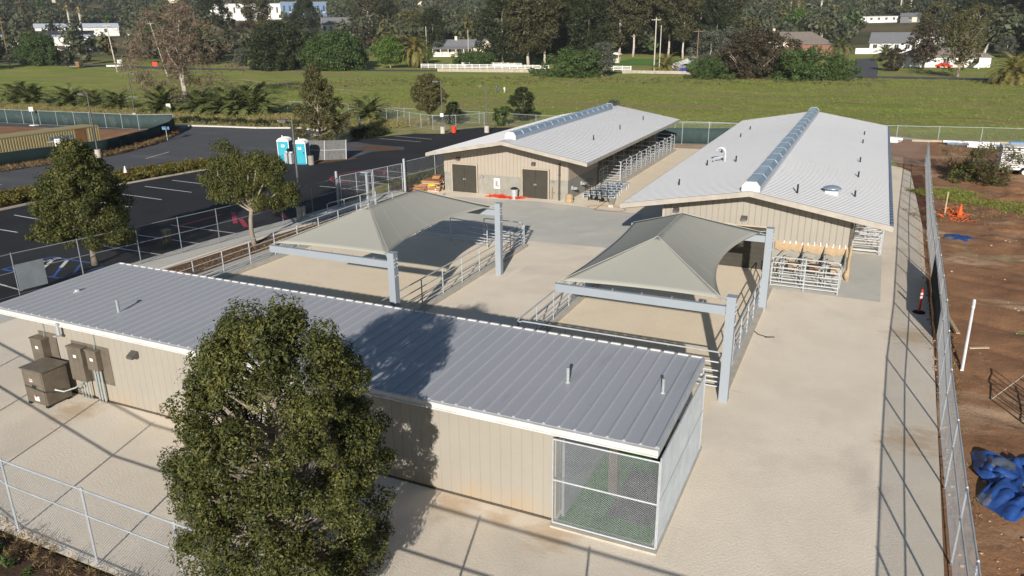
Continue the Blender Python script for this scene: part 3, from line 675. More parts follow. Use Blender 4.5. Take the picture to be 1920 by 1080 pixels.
b.tube([(-8.3, 50.6, zz)] + [(-8.6 + .3 * math.cos(a), 50.6, zz + .62 + .3 * math.sin(a)) for a in np.linspace(0, 2.8, 8)], .1, 8); b.build('gooseneck_vent', 'galvanised', RB)
zz = rz2(-1.4); b = MB(); b.box((-1.75, 42.4, zz - .15), (-1.1, 43.0, zz + .18)); tv = b.build('roof_ventilator', 'fascia_white', RB)
b = MB(); b.lathe((-1.42, 42.7, zz + .185), [(.3, 0), (.3, .05), (.46, .08), (.44, .14), (.25, .22), (.05, .26)], 18); b.build('ventilator_cap', 'vent_metal', tv, smooth=True)
b = MB(); b.box((xr - .10, ry0 + .1, re_ + .022), (xr + .03, ry1 - .1, re_ + .042))
for i in range(int(40 / .62)):
    y = ry0 + .3 + i * .62; b.box((xr - .09, y, re_ + .038), (xr + .045, y + .34, re_ + .075))
b.build('eave_rib_ends', 'eave_reflection_blue', RB)  # raised blocks added to carry the blue reflection of the rib ends
# interior stalls seen under the right eave
for i in range(12):
    y = 43.4 + i * 3.05
    if y > 78: break
    b = MB(); b.box((-.36, y - .07, 0), (-.22, y + .07, 2.98)); b.build('stall_post', 'bronze', RB)
    b = MB(); b.box((-9.75, y - .07, 0), (-9.6, y + .07, 2.98)); b.build('stall_post', 'bronze', RB)

# ---- kennel building, foreground
FB = thing('kennel_building', 'long low tan kennel building under a grey standing seam roof, nearest the camera', 'building', (-15, 18, 0))
fx0, fx1, fy0, fy1, fz0, fz1 = -28.05, -3.58, 15.70, 21.0, 2.80, 2.92
roofz = lambda y: fz0 + (fz1 - fz0) * (y - fy0) / (fy1 - fy0)
b = MB(); vs = [(fx0, fy0, fz0), (fx1, fy0, fz0), (fx1, fy1, fz1), (fx0, fy1, fz1)]
b.mesh(vs + [(x, y, z - .05) for x, y, z in vs], [(0, 1, 2, 3), (7, 6, 5, 4), (0, 4, 5, 1), (1, 5, 6, 2), (2, 6, 7, 3), (3, 7, 4, 0)])
n = 59; ws = (fx1 - fx0) / n
for i in range(n + 1):
    x = fx0 + i * ws; x = min(max(x, fx0 + .03), fx1 - .03)
    for (ya, yb) in ((fy0, fy1),):
        za, zb = roofz(ya), roofz(yb)
        vs = [(x - .045, ya, za + .001), (x - .02, ya, za + .045), (x + .02, ya, za + .045), (x + .045, ya, za + .001), (x - .045, yb, zb + .001), (x - .02, yb, zb + .045), (x + .02, yb, zb + .045), (x + .045, yb, zb + .001)]
        b.mesh(vs, [(0, 1, 5, 4), (1, 2, 6, 5), (2, 3, 7, 6), (3, 2, 1, 0), (4, 5, 6, 7)])
b.build('roof', 'grey_roof', FB)
b = MB()
for i in range(n):
    x = fx0 + i * ws; b.box((x + .05, fy1 - .02, fz1 + .004), (x + ws - .05, fy1 + .05, fz1 + .045))
b.build('ridge_closure', 'fascia_white', FB)
b = MB(); b.box((fx0 - .03, fy0 - .07, fz0 - .21), (fx1 + .03, fy0 - .005, fz0 - .012)); b.box((fx0 - .03, fy0 - .10, fz0 - .21), (fx1 + .03, fy0 - .072, fz0 - .17))
b.box((fx0 - .03, fy0 - .1, fz0 - .055), (fx1 + .03, fy0 - .072, fz0 - .012)); b.build('gutter', 'fascia_white', FB)
b = MB(); b.mesh([(fx1 + .001, fy0, fz0 - .2), (fx1 + .035, fy0, fz0 - .2), (fx1 + .035, fy1, fz1 - .2), (fx1 + .001, fy1, fz1 - .2), (fx1 + .001, fy0, fz0 + .03), (fx1 + .035, fy0, fz0 + .03), (fx1 + .035, fy1, fz1 + .03), (fx1 + .001, fy1, fz1 + .03)],
       [(0, 3, 2, 1), (4, 5, 6, 7), (0, 1, 5, 4), (1, 2, 6, 5), (2, 3, 7, 6), (3, 0, 4, 7)]); b.build('rake_trim', 'galvanised', FB)
fw0, fw1, fwy, fwb = -26.25, -6.2, 15.76, 20.6
b = MB(); panels_x(b, fw0, fw1, fwy, .06, 2.55, step=.305, gap=.012, t=.013); b.box((fw0, fwy + .001, .06), (fw1, fwy + .1, 2.56))
panels_y(b, fwy, fwb, fw0, .06, 2.6, sgn=-1); b.box((fw0 + .001, fwy + .1, .06), (fw0 + .1, fwb, 2.6)); b.box((fw0, fwb - .1, .06), (fw1, fwb, 2.7)); b.box((fw1 - .1, fwy + .1, .06), (fw1 - .001, fwb - .1, 2.6))
panels_y(b, fwy + .02, fwb, fw1, .06, 2.6, sgn=1)
b.build('wall', 'siding', FB)
b = MB(); b.box((fw0 - .05, fwy - .04, 0), (fw1, fwb + .05, .059)); b.build('wall_footing', 'bronze', FB)
b = MB(); b.box((fw1, 15.45, 0), (-3.42, 20.9, .055)); b.build('kennel_slab', 'kerb_concrete', FB)
b = MB(); b.box((fw1 + .1, 15.75, .055), (-3.62, 20.6, .075)); b.build('turf_floor', 'turf', FB)
b = MB(); b.box((fw1 + .1, 20.45, .056), (-3.6, 20.6, 1.0)); b.build('low_wall', 'concrete_block', FB)
b = MB(); b.box((-5.0, 16.4, .076), (-3.8, 18.8, .095)); b.build('rubber_mat', 'rubber_mat', FB)
for y in (17.3, 19.9): b = MB(); b.box((-5.25, y, .05), (-5.0, y + .24, 2.66)); b.build('column', 'bronze', FB)
b = MB(); b.cyl((-5.35, 20.0, 1.15), .13, .4, 10); b.build('wall_heater', 'white_plastic', FB)
b = MB(); b.box((-6.05, 15.9, .08), (-5.98, 20.3, 2.6)); b.build('kennel_partition', 'lot_steel', FB)
wall_lamp(FB, -21.05, fwy - .02, 2.02)
for (x, y, h, r) in ((-23.12, 16.95, .5, .05), (-6.73, 18.05, .45, .05), (-4.16, 18.45, .42, .045)): pipe_vent(FB, x, y, roofz(y), h, r, 'conduit')
pipe_vent(FB, -26.5, 17.9, roofz(17.9), .12, .1, 'galvanised')
b = MB(); b.box((-24.55, fy0 - .16, 2.3), (-24.45, fy0 - .1, 2.72)); b.box((-24.6, fy0 - .3, 2.28), (-24.4, fy0 - .1, 2.31)); b.build('floodlight_bracket', 'galvanised', FB)
# wall mounted boxes and conduit
def wbox(x0, x1, z0, z1, d, name='wall_box'):
    b = MB(); b.box((x0, fwy - .04 - d, z0), (x1, fwy - .035, z1)); b.box((x0 - .02, fwy - .06 - d, z1 - .05), (x1 + .02, fwy - .034, z1 + .015)); o = b.build(name, 'cabinet_metal', FB)
    b = MB(); b.box(((x0 + x1) / 2 - .07, fwy - .047 - d, z1 - .38), ((x0 + x1) / 2 + .07, fwy - .0405 - d, z1 - .28)); b.build('warning_sticker', 'sticker_white', o); return o
wbox(-25.95, -25.35, 1.0, 2.02, .3); wbox(-24.1, -23.4, .75, 2.0, .26); wbox(-23.25, -22.75, 1.25, 1.98, .2)
b = MB(); b.box((-25.85, fwy - .05, 1.0), (-24.95, fwy - .034, 2.2)); b.box((-24.2, fwy - .033, .7), (-22.35, fwy - .025, 2.1)); b.build('back_plate', 'cabinet_metal', FB)
for x in (-23.95, -23.8, -23.65, -23.5): b = MB(); b.tube([(x, fwy - .14, .02), (x, fwy - .14, .76)], .028, 7); b.build('conduit', 'conduit', FB)
for x in (-23.12, -22.98, -22.82): b = MB(); b.tube([(x, fwy - .12, .02), (x, fwy - .12, 1.26)], .04, 7); b.build('conduit', 'conduit', FB)
for x, z in ((-25.5, 2.02), (-22.95, 1.98)): b = MB(); b.tube([(x, fwy - .1, z), (x, fwy - .06, z + .25), (x, fwy - .05, 2.54)], .014, 5); b.build('conduit', 'conduit', FB)
# ---- free standing cabinet
CB = thing('electrical_cabinet', 'bronze metal electrical cabinet standing in front of the kennel wall', 'cabinet', (-24.7, 15.1, 0))
b = MB(); b.box((-25.35, 14.55, .08), (-24.3, 15.45, 1.32)); b.build('body', 'cabinet_metal', CB, bevel=.012)
b = MB(); b.box((-25.4, 14.5, 1.321), (-24.25, 15.5, 1.36)); b.build('lid', 'cabinet_metal', CB)
b = MB(); b.box((-25.3, 14.535, .86), (-24.35, 14.549, 1.28)); b.box((-25.3, 14.535, .12), (-24.35, 14.549, .80)); b.build('door', 'cabinet_metal', CB)
b = MB(); b.box((-24.9, 14.52, .68), (-24.72, 14.534, .78)); b.build('latch', 'ink_black', CB)
b = MB(); b.box((-24.98, 14.522, .90), (-24.84, 14.533, 1.0)); b.box((-24.9, 14.522, .2), (-24.66, 14.533, .38)); st_ = b.build('warning_sticker', 'sticker_white', CB)
b = MB(); b.box((-24.97, 14.517, .945), (-24.85, 14.521, .985)); b.box((-24.84, 14.517, .34), (-24.76, 14.521, .42)); b.build('sticker_mark', 'ink_red', st_)
b = MB()
for x in (-25.3, -24.4):
    for y in (14.6, 15.35): b.box((x - .03, y - .06, 0), (x + .1, y + .06, .079))
b.build('foot', 'black_metal', CB)
b = MB(); b.tube([(-24.3, 14.9, .55), (-24.0, 15.0, .5), (-23.8, 15.3, .55), (-23.7, 15.6, .7)], .03, 6); b.build('cable', 'conduit', CB)

# ------------------------------------------------------------------ shade canopies
def canopy(px, ox, label, ys=(24.4, 34.1)):
    t = thing('shade_canopy', label, 'canopy', (px, ys[0], 0), group='cantilever shade canopies over the pens')
    bx_ = px - 6.2
    for y in ys:
        b = MB(); b.box((px - .15, y - .15, 0), (px + .15, y + .15, 3.76)); b.box((px - .165, y - .165, 3.762), (px + .165, y + .165, 3.79)); p = b.build('post', 'post_paint', t)
        b = MB()
        for z in (3.2, 3.35, 3.5, 2.8): b.cyl((px + .16, y - .08, z), .03, .05, 6); b.cyl((px + .16, y + .08, z), .03, .05, 6)
        b.build('bolt', 'galvanised', p)
        b = MB(); b.box((bx_, y - .08, 3.13), (px - .152, y + .08, 3.42)); b.box((bx_ - .02, y - .09, 3.11), (bx_ - .002, y + .09, 3.44)); b.build('cantilever_beam', 'post_paint', t)
        b = MB(); b.tube([(px - .16, y, 3.62), (px - .55, y + (.25 if y == ys[0] else -.25), 3.62)], .02, 5); b.tube([(px - .16, y, 3.45), (px - .5, y + (.25 if y == ys[0] else -.25), 3.6)], .02, 5); b.build('tension_bracket', 'galvanised', t)
    a0, a1 = Vector((px - 3.4, ys[0] + 3.35, 4.62)), Vector((px - 3.4, ys[1] - 2.2, 4.62))
    c00, c10 = Vector((bx_ + .12, ys[0] + .12, 3.50)), Vector((px - .35, ys[0] + .2, 3.58)); c01, c11 = Vector((bx_ + .12, ys[1] - .12, 3.50)), Vector((px - .35, ys[1] - .2, 3.62))
    NS, NT = 24, 12
    def surf(e0, e1, r0, r1, inward, bow, dip):
        vs = []; fs = []
        for i in range(NS + 1):
            s = i / NS; e = e0.lerp(e1, s) + inward * bow * 4 * s * (1 - s); r = r0.lerp(r1, s)
            for j in range(NT + 1):
                q = j / NT; p = e.lerp(r, q); p.z -= dip * 4 * q * (1 - q) * (.35 + .65 * 4 * s * (1 - s)) * .5; vs.append(p)
        for i in range(NS):
            for j in range(NT): a = i * (NT + 1) + j; fs.append((a, a + 1, a + NT + 2, a + NT + 1))
        return vs, fs
    X_ = Vector((1, 0, 0)); Y_ = Vector((0, 1, 0)); b = MB()
    b.mesh(*surf(c10, c00, a0, a0, Y_, .2, .06)); b.mesh(*surf(c01, c11, a1, a1, -Y_, .25, .06))
    b.mesh(*surf(c00, c01, a0, a1, X_, .25, .07)); b.mesh(*surf(c11, c10, a1, a0, -X_, .85, .10))
    f = b.build('fabric', 'shade_cloth', t)
    for p in f.data.polygons: p.use_smooth = True
    m = f.modifiers.new('thickness', 'SOLIDIFY'); m.thickness = .012; m.offset = -1
    for s in (.22, .5, .78):
        for (e0, e1, r0, r1, iw) in ((c00, c01, a0, a1, X_), (c11, c10, a1, a0, -X_)):
            e = e0.lerp(e1, s) + iw * (.25 if e0 is c00 else .85) * 4 * s * (1 - s); r = r0.lerp(r1, s if e0 is c00 else s); pts = []
            for j in range(13):
                q = j / 12; p = e.lerp(r, q); p.z -= (.07 if e0 is c00 else .10) * 4 * q * (1 - q) * (.35 + .65 * 4 * s * (1 - s)) * .5 - .008; pts.append(p)
            b = MB()
            for p, q in zip(pts, pts[1:]): b.face([p + Y_ * .016, p - Y_ * .016, q - Y_ * .016, q + Y_ * .016])
            b.build('seam', 'cloth_seam', f)
    for c, a in ((c00, a0), (c10, a0), (c01, a1), (c11, a1)):
        b = MB(); b.tube([c + Vector((0, 0, .008)), a + Vector((0, 0, .008))], .012, 4); b.build('seam', 'cloth_seam', f)
    for c, y in ((c00, ys[0]), (c01, ys[1])):
        b = MB(); b.tube([c, (bx_ + .05, y, 3.44)], .02, 5); b.build('tie', 'galvanised', t); b = MB(); b.tube([(bx_ + .5, y, 3.42), (bx_ + .5, y + (.16 if y == ys[0] else -.16), 3.52)], .015, 5); b.build('tie', 'galvanised', t)
    for k in range(1, 6):
        x = bx_ + 1.05 * k
        b = MB(); b.tube([(x, ys[0], 3.42), (x, ys[0] + .14, 3.46)], .014, 5); b.build('tie', 'galvanised', t)
    return t
canopy(-3.41, 0, 'beige peaked shade canopy on two posts in front of the nearer barn')
canopy(-16.6, 0, 'beige peaked shade canopy over the pen beside the parking lot', (24.4, 34.1))
# ------------------------------------------------------------------ fences
def lerp_pts(pts, step):
    """post positions along a polyline"""
    out = []
    for p, q in zip(pts, pts[1:]):
        L = math.hypot(q[0] - p[0], q[1] - p[1]); n = max(1, round(L / step))
        out += [(p[0] + (q[0] - p[0]) * i / n, p[1] + (q[1] - p[1]) * i / n) for i in range(n)]
    return out + [tuple(pts[-1][:2])]

def pipe_fence(label, pts, h=1.5, step=1.85, rails=(.2, .38, .56, .8, 1.12), group='galvanised pipe rail fences round the pens', mat='galvanised', z0=0, name='pipe_rail_fence', cat='fence', ends=(True, True)):
    t = thing(name, label, cat, (pts[0][0], pts[0][1], z0), group=group)
    for p in lerp_pts(pts, step):
        b = MB(); b.tube([(p[0], p[1], z0), (p[0], p[1], z0 + h - .02)], .03, 7); b.build('post', mat, t)
    path = [Vector((p[0], p[1], z0 + h)) for p in pts]
    def rounded(pp):
        d0 = (pp[1] - pp[0]).normalized(); d1 = (pp[-1] - pp[-2]).normalized(); r = .16; o = []
        if ends[0]: o += [pp[0] + Vector((0, 0, -.3)), pp[0] + Vector((0, 0, -r)), pp[0] + d0 * r * .3 + Vector((0, 0, -r * .3)), pp[0] + d0 * r]
        else: o += [pp[0]]
        o += pp[1:-1]
        if ends[1]: o += [pp[-1] - d1 * r, pp[-1] - d1 * r * .3 + Vector((0, 0, -r * .3)), pp[-1] + Vector((0, 0, -r)), pp[-1] + Vector((0, 0, -.3))]
        else: o += [pp[-1]]
        return o
    b = MB(); b.tube(rounded(path), .03, 7); b.build('top_rail', mat, t)
    for z in rails:
        b = MB(); b.tube([(p[0], p[1], z0 + z) for p in pts], .026, 6); b.build('rail', mat, t)
    return t

pipe_fence('pipe rail fence of the left pen along the mulch and parking side', [(-29.55, 22.2), (-29.45, 39.6), (-29.55, 43.9)], h=1.5)
pipe_fence('pipe rail fence of the left pen facing the open concrete yard', [(-17.5, 22.2), (-17.5, 39.3)], h=1.5)
pipe_fence('pipe rail fence closing the left pen at its end by the grey slab', [(-17.6, 39.35), (-20.2, 39.5)], h=1.45)
pipe_fence('half open gate panel inside the far end of the left pen', [(-19.4, 38.3), (-24.8, 39.3)], h=1.45, step=2.6, mat='galvanised')
pipe_fence('pipe rail fence of the left pen behind the kennel building', [(-29.5, 22.2), (-17.6, 22.2)], h=1.5)
pipe_fence('pipe rail fence of the right pen on the side of the left pen', [(-11.42, 25.0), (-11.4, 38.0)], h=1.5)
pipe_fence('pipe rail fence of the right pen just behind the kennel roof', [(-11.35, 24.95), (-3.62, 24.95)], h=1.5, step=2.2)
pipe_fence('pipe rail fence of the right pen between the two canopy posts', [(-3.6, 25.3), (-3.58, 34.0)], h=1.5)
pipe_fence('short pipe rail fence from the far canopy post to the barn', [(-3.6, 34.3), (-3.75, 37.3)], h=1.5, step=1.5)
pipe_fence('pipe rail panel in front of the feeding stalls of the nearer barn', [(-3.5, 37.42), (-.45, 37.42)], h=1.58, step=1.55, rails=(.16, .34, .52, .78, 1.04, 1.3), group='pipe rail panels of the barns')
pipe_fence('pipe rail panel under the right eave of the nearer barn', [(-.1, 45.7), (1.38, 45.75)], h=1.62, step=1.5, rails=(.16, .36, .56, .82, 1.1, 1.36), group='pipe rail panels of the barns')
pipe_fence('long pipe rail fence of stall fronts under the right eave of the nearer barn', [(1.35, 46), (1.35, 78)], h=1.62, step=3.0, rails=(.2, .6, 1.0, 1.3), group='pipe rail panels of the barns')
pipe_fence('long pipe rail fence of stall fronts beside the farther barn', [(-18.15, 60.3), (-18.0, 78.2)], h=1.68, step=1.5, rails=(.15, .35, .55, .8, 1.05, 1.35), group='pipe rail panels of the barns')
pipe_fence('long pipe rail fence under the left eave of the nearer barn', [(-10.9, 46.2), (-10.9, 78)], h=1.6, step=3.0, rails=(.2, .5, .8, 1.1, 1.35), group='pipe rail panels of the barns')
pipe_fence('short pipe rail panel in the shade at the left corner of the nearer barn', [(-11.0, 42.6), (-9.7, 42.6)], h=1.55, step=1.2, group='pipe rail panels of the barns')
ordn = ['nearest', 'second', 'third', 'fourth', 'fifth', 'sixth', 'seventh']
for i in range(7):
    y = 60.3 + i * 2.95
    pipe_fence(ordn[i] + ' pipe rail divider from the front between stalls of the farther barn', [(-19.75, y), (-18.2, y)], h=1.72, step=1.5, rails=(.15, .35, .55, .8, 1.05, 1.35), group='stall dividers of the farther barn', name='stall_divider_panel', cat='stall divider')
pipe_fence('bare pipe rail panel at the front corner of the farther barn stalls', [(-19.5, 58.9), (-19.5, 61)], h=1.2, step=1, group='pipe rail panels of the barns')
for i in range(6):
    y = 44.6 + i * 3.05
    pipe_fence(ordn[i] + ' pipe rail divider from the front between stalls under the nearer barn right eave', [(-.1, y + .8), (1.3, y + .8)], h=1.55, step=1.4, rails=(.2, .5, .8, 1.1, 1.35), group='stall dividers of the nearer barn', name='stall_divider_panel', cat='stall divider')
# feeding stalls in front of the nearer barn
for i, x in enumerate((-3.2, -2.2, -1.2)):
    lb = ('left', 'middle', 'right')[i]
    t = thing('feeding_stall', lb + ' feeding stall of bent pipe under the brown paper strip', 'feeding stall', (x, 39, 0), group='feeding stalls of the nearer barn')
    b = MB()
    for dx, zt, yo in ((0, 1.35, 0), (.12, 1.12, .15)):
        b.tube([(x + dx, 38.45 + yo, .02), (x + dx, 38.45 + yo, zt - .2), (x + dx, 38.55 + yo, zt - .05), (x + dx, 38.75 + yo, zt), (x + dx, 39.6, zt), (x + dx, 39.95, zt - .1)], .026, 6)
    b.tube([(x, 38.45, .5), (x, 39.95, .5)], .022, 5); b.tube([(x, 38.45, .85), (x, 39.95, .85)], .022, 5); b.build('side_loop', 'galvanised', t)
    b = MB(); b.tube([(x + .12, 38.5, .02), (x + .12, 38.5, .85), (x + .2, 38.5, .98), (x + .7, 38.5, .98), (x + .8, 38.5, .85), (x + .8, 38.5, .02)], .024, 6)
    for z in (.3, .55, .75): b.tube([(x + .12, 38.5, z), (x + .8, 38.5, z)], .018, 5)
    b.build('front_gate', 'galvanised', t)
    b = MB(); b.mesh([(x + .84, 40.05, .8), (x + .84, 39.3, .8), (x + .84, 40.05, 1.62), (x + .88, 40.05, .8), (x + .88, 39.3, .8), (x + .88, 40.05, 1.62)], [(0, 1, 2), (5, 4, 3), (0, 3, 4, 1), (1, 4, 5, 2), (2, 5, 3, 0)])
    b.build('side_plate', 'dark_wire', t)
    b = MB(); b.box((x + .3, 39.2, .45), (x + .75, 39.8, .75)); b.box((x + .15, 39.5, .9), (x + .4, 39.75, 1.0)); b.build('feed_bowl', 'kraft_paper' if i != 1 else 'rust_brown', t)

def wires(pts, h, sp, r, z0=0.04):
    Q = []
    for p, q in zip(pts, pts[1:]):
        d = np.array([q[0] - p[0], q[1] - p[1]]); L = np.hypot(*d); d = d / L; nrm = np.array([-d[1], d[0], 0.])
        for sg in (1, -1):
            u = np.arange(-h, L + h, sp)
            ua = u if sg > 0 else u
            # wire from (ua, z0) to (ua + sg*h, z0+h), clipped to 0..L
            t0 = np.zeros_like(u); t1 = np.ones_like(u) * h
            if sg > 0: t0 = np.maximum(0, -u); t1 = np.minimum(h, L - u)
            else: t0 = np.maximum(0, u - L); t1 = np.minimum(h, u)
            k = t1 > t0 + .02; uu, a, b_ = u[k], t0[k], t1[k]
            A = np.stack([p[0] + d[0] * (uu + sg * a), p[1] + d[1] * (uu + sg * a), z0 + a], 1)
            B = np.stack([p[0] + d[0] * (uu + sg * b_), p[1] + d[1] * (uu + sg * b_), z0 + b_], 1)
            dr = np.array([d[0] * sg, d[1] * sg, 1.]) / math.sqrt(2); s2 = np.cross(dr, nrm)
            off = [nrm * r + 0 * s2, (-.5 * nrm + .866 * s2) * r, (-.5 * nrm - .866 * s2) * r]
            for i in range(3):
                o0, o1 = off[i], off[(i + 1) % 3]
                Q.append(np.stack([A + o0, A + o1, B + o1, B + o0], 1))
    return np.concatenate(Q)

def chainlink(label, pts, h=2.1, step=3.0, sp=.085, wr=.0021, mid=None, low=True, group='chain link fences', name='chain_link_fence', pr=.03, mat='fence_steel', wmat='wire', z0=0, rail_r=.026, arms=False):
    t = thing(name, label, 'fence', (pts[0][0], pts[0][1], z0), group=group); o = ORG[t.name]
    for i, p in enumerate(lerp_pts(pts, step)):
        b = MB(); b.tube([(p[0], p[1], z0), (p[0], p[1], z0 + h + .02)], pr, 7); b.cyl((p[0], p[1], z0 + h + .01), pr * 1.25, .05, 7, pr * .6); b.build('post', mat, t)
    b = MB(); b.tube([(p[0], p[1], z0 + h) for p in pts], rail_r, 7); b.build('top_rail', mat, t)
    if mid:
        b = MB(); b.tube([(p[0], p[1], z0 + mid) for p in pts], rail_r * .85, 6); b.build('mid_rail', mat, t)
    if low:
        b = MB(); b.tube([(p[0], p[1], z0 + .06) for p in pts], .012, 5); b.build('bottom_wire', mat, t)
    V = wires([(p[0] - o.x, p[1] - o.y) for p in pts], h - .05, sp, wr, .04)
    quads_obj('wire_mesh', V, wmat, t)
    return t
def screen(parent, pts, z0, z1, mat, off=.05, name='privacy_screen', wav=.03):
    b = MB(); P = lerp_pts(pts, .6); n = len(P); vs = []; fs = []
    for i, p in enumerate(P):
        w_ = wav * math.sin(i * 1.3) + wav * .6 * math.sin(i * .47 + 1)
        for z, k in ((z0, .3), ((z0 + z1) / 2, 1), (z1, 0)): vs.append((p[0] + off + w_ * k, p[1] + w_ * k * .3, z + (.02 * math.sin(i * .9) if z == z1 else 0)))
    for i in range(n - 1):
        for k in (0, 1): a = i * 3 + k; fs.append((a, a + 3, a + 4, a + 1))
    b.mesh(vs, fs); o_ = b.build(name, mat, parent, smooth=True); m = o_.modifiers.new('thickness', 'SOLIDIFY'); m.thickness = .008
    return o_
NF = [(-34.4, 13.0), (-18.65, 9.72), (-12.6, 9.6), (-.4, 9.5), (2.9, 9.45)]
chainlink('tall chain link fence crossing the bottom left corner, nearest the camera', NF, h=2.1, step=3.05, mid=1.38, sp=.075, wr=.0026, name='chain_link_fence')
nfo = [o for o in C.objects if o.get('label', '').startswith('tall chain link fence crossing')][0]
screen(nfo, [(-31.6, 12.42), (-27.3, 11.52)], .1, 1.3, 'green_screen', -.02)  # unseen screen left of the frame, added for the shadow it casts
RF = [(2.95, 9.6), (3.05, 18), (3.2, 25), (3.5, 32), (3.75, 42), (3.92, 51), (4.3, 62), (4.85, 77.4)]
rf = chainlink('long chain link fence down the right side of the yard beside the dirt', RF, h=2.1, step=3.0, mid=1.3, sp=.09, wr=.0024)
screen(rf, [(3.52, 33.1), (3.75, 41.7)], .05, 1.35, 'green_screen', -.05)
bf = chainlink('chain link fence with dark screen across the far end of the yard', [(4.8, 77.5), (-1.5, 80.9), (-13, 84.6), (-21, 82.4), (-31.5, 80)], h=2.3, step=3.3, mid=None, sp=.16, wr=.004)
screen(bf, [(-9, 83.3), (-13, 84.6), (-21, 82.4), (-26, 81.2)], .05, 1.75, 'screen_faded', 0, wav=.05)
chainlink('chain link fence with two rails along the parking lot sidewalk', [(-37.4, 14), (-36.8, 21.9), (-35.6, 28), (-34.8, 33), (-34.2, 38), (-34.15, 44.0)], h=2.1, step=3.3, mid=1.2, sp=.10, wr=.002, mat='lot_steel', wmat='dark_wire')
chainlink('short chain link fence between the yard gate and the farther barn', [(-32.8, 50.5), (-32.3, 54.5), (-33.2, 60)], h=2.3, step=3.6, mid=1.2, sp=.12, wr=.003)
for i, (p, q, lb) in enumerate((((-34.1, 44.15), (-33.5, 47.2), 'near leaf of the chain link yard gate beside the shade canopy'), ((-33.45, 47.3), (-32.85, 50.35), 'far leaf of the chain link yard gate next to the pallets'))):
    t = thing('yard_gate', lb, 'gate', (p[0], p[1], 0), group='chain link yard gates'); h = 2.2
    b = MB(); pp = [Vector((p[0], p[1], .1)), Vector((q[0], q[1], .1)), Vector((q[0], q[1], h)), Vector((p[0], p[1], h)), Vector((p[0], p[1], .1))]
    for a, c in zip(pp, pp[1:]): b.tube([a, c], .028, 6)
    m_ = (pp[0] + pp[1]) / 2; b.tube([m_, m_ + Vector((0, 0, h - .1))], .022, 6); b.tube([pp[0] + Vector((0, 0, 1.1)), pp[1] + Vector((0, 0, 1.1))], .02, 6); b.build('frame', 'fence_steel', t)
    quads_obj('wire_mesh', wires([(0, 0), (q[0] - p[0], q[1] - p[1])], h - .15, .10, .0026, .1), 'wire', t)
for (x, y, lb) in ((-34.25, 43.95, 'thick steel gate post beside the parking lot fence'), (-32.7, 50.45, 'thick steel gate post close to the pallet stack')):
    b = MB(); b.cyl((x, y, 0), .09, 2.5, 12); b.lathe((x, y, 2.5), [(.1, 0), (.1, .03), (.03, .09)], 12); tag(b.build('gate_post', 'fence_steel', org=(x, y, 0)), lb, 'gate post', 'gate posts')
chainlink('low chain link fence along the edge of the green field', [(-150, 96), (-125, 94.5), (-100, 95), (-75, 97), (-64, 93.5), (-52, 93), (-39, 91.5), (-25, 91), (-13, 91.5), (2.7, 95), (15, 97), (45, 99)], h=1.5, step=4.2, mid=None, sp=.3, wr=.003, mat='fence_steel')
chainlink('angled chain link fence beside the lone tree at the lot entrance', [(-63.5, 91.5), (-55, 86.8), (-50.2, 84.6), (-47.6, 85.9), (-45.3, 89.3)], h=1.75, step=3.2, mid=None, sp=.25, wr=.0035)
chainlink('short chain link panel beside the leafy hedge and the person', [(-58.5, 78.6), (-56.0, 72.5)], h=1.7, step=3, mid=None, sp=.14, wr=.004)
GF = [(-73.9, 30), (-73.6, 44.6), (-72.8, 50.9), (-72, 54.8), (-75, 62.7), (-79, 69.5), (-82.3, 73.2)]
gf = chainlink('near side of the green screened fence round the storage container', GF, h=1.5, step=3.2, sp=.35, wr=.005, mat='dark_wire', wmat='dark_wire', group='green screened fences')
screen(gf, GF, .05, 1.53, 'green_screen', .06, wav=.06)
GF2 = [(-82.5, 73.3), (-86.5, 71.2), (-98, 70.6), (-114, 69.4)]
gf2 = chainlink('far side of the green screened fence behind the storage container', GF2, h=1.9, step=3.2, sp=.35, wr=.005, mat='fence_steel', group='green screened fences')
screen(gf2, GF2, .1, 1.85, 'screen_faded', 0, wav=.05)
# kennel enclosure: chain link sides belong to the building
def encl(p, q, h0, h1, nm, sp=.055, wr=.0021):
    d = Vector((q[0] - p[0], q[1] - p[1])); 
    V = wires([(p[0] - ORG[FB.name].x, p[1] - ORG[FB.name].y), (q[0] - ORG[FB.name].x, q[1] - ORG[FB.name].y)], h1 - .1, sp, wr, .1)
    o = quads_obj('wire_panel', V, 'wire_sunlit', FB)
    b = MB(); a = Vector((p[0], p[1], .1)); c = Vector((q[0], q[1], .1)); u = Vector((0, 0, h1 - .1))
    for s, e in ((a, c), (a + u, c + u), (a + u * .52, c + u * .52), (a, a + u), (c, c + u)): b.tube([s, e], .022, 7)
    b.build('frame', 'galvanised', o)
encl((fw1 + .03, 15.56), (-3.48, 15.56), 0, 2.52, 'a'); encl((-3.46, 15.6), (-3.46, 20.7), 0, 2.6, 'b', .038, .0042); encl((-3.52, 20.72), (fw1 + .03, 20.72), 0, 2.7, 'c')

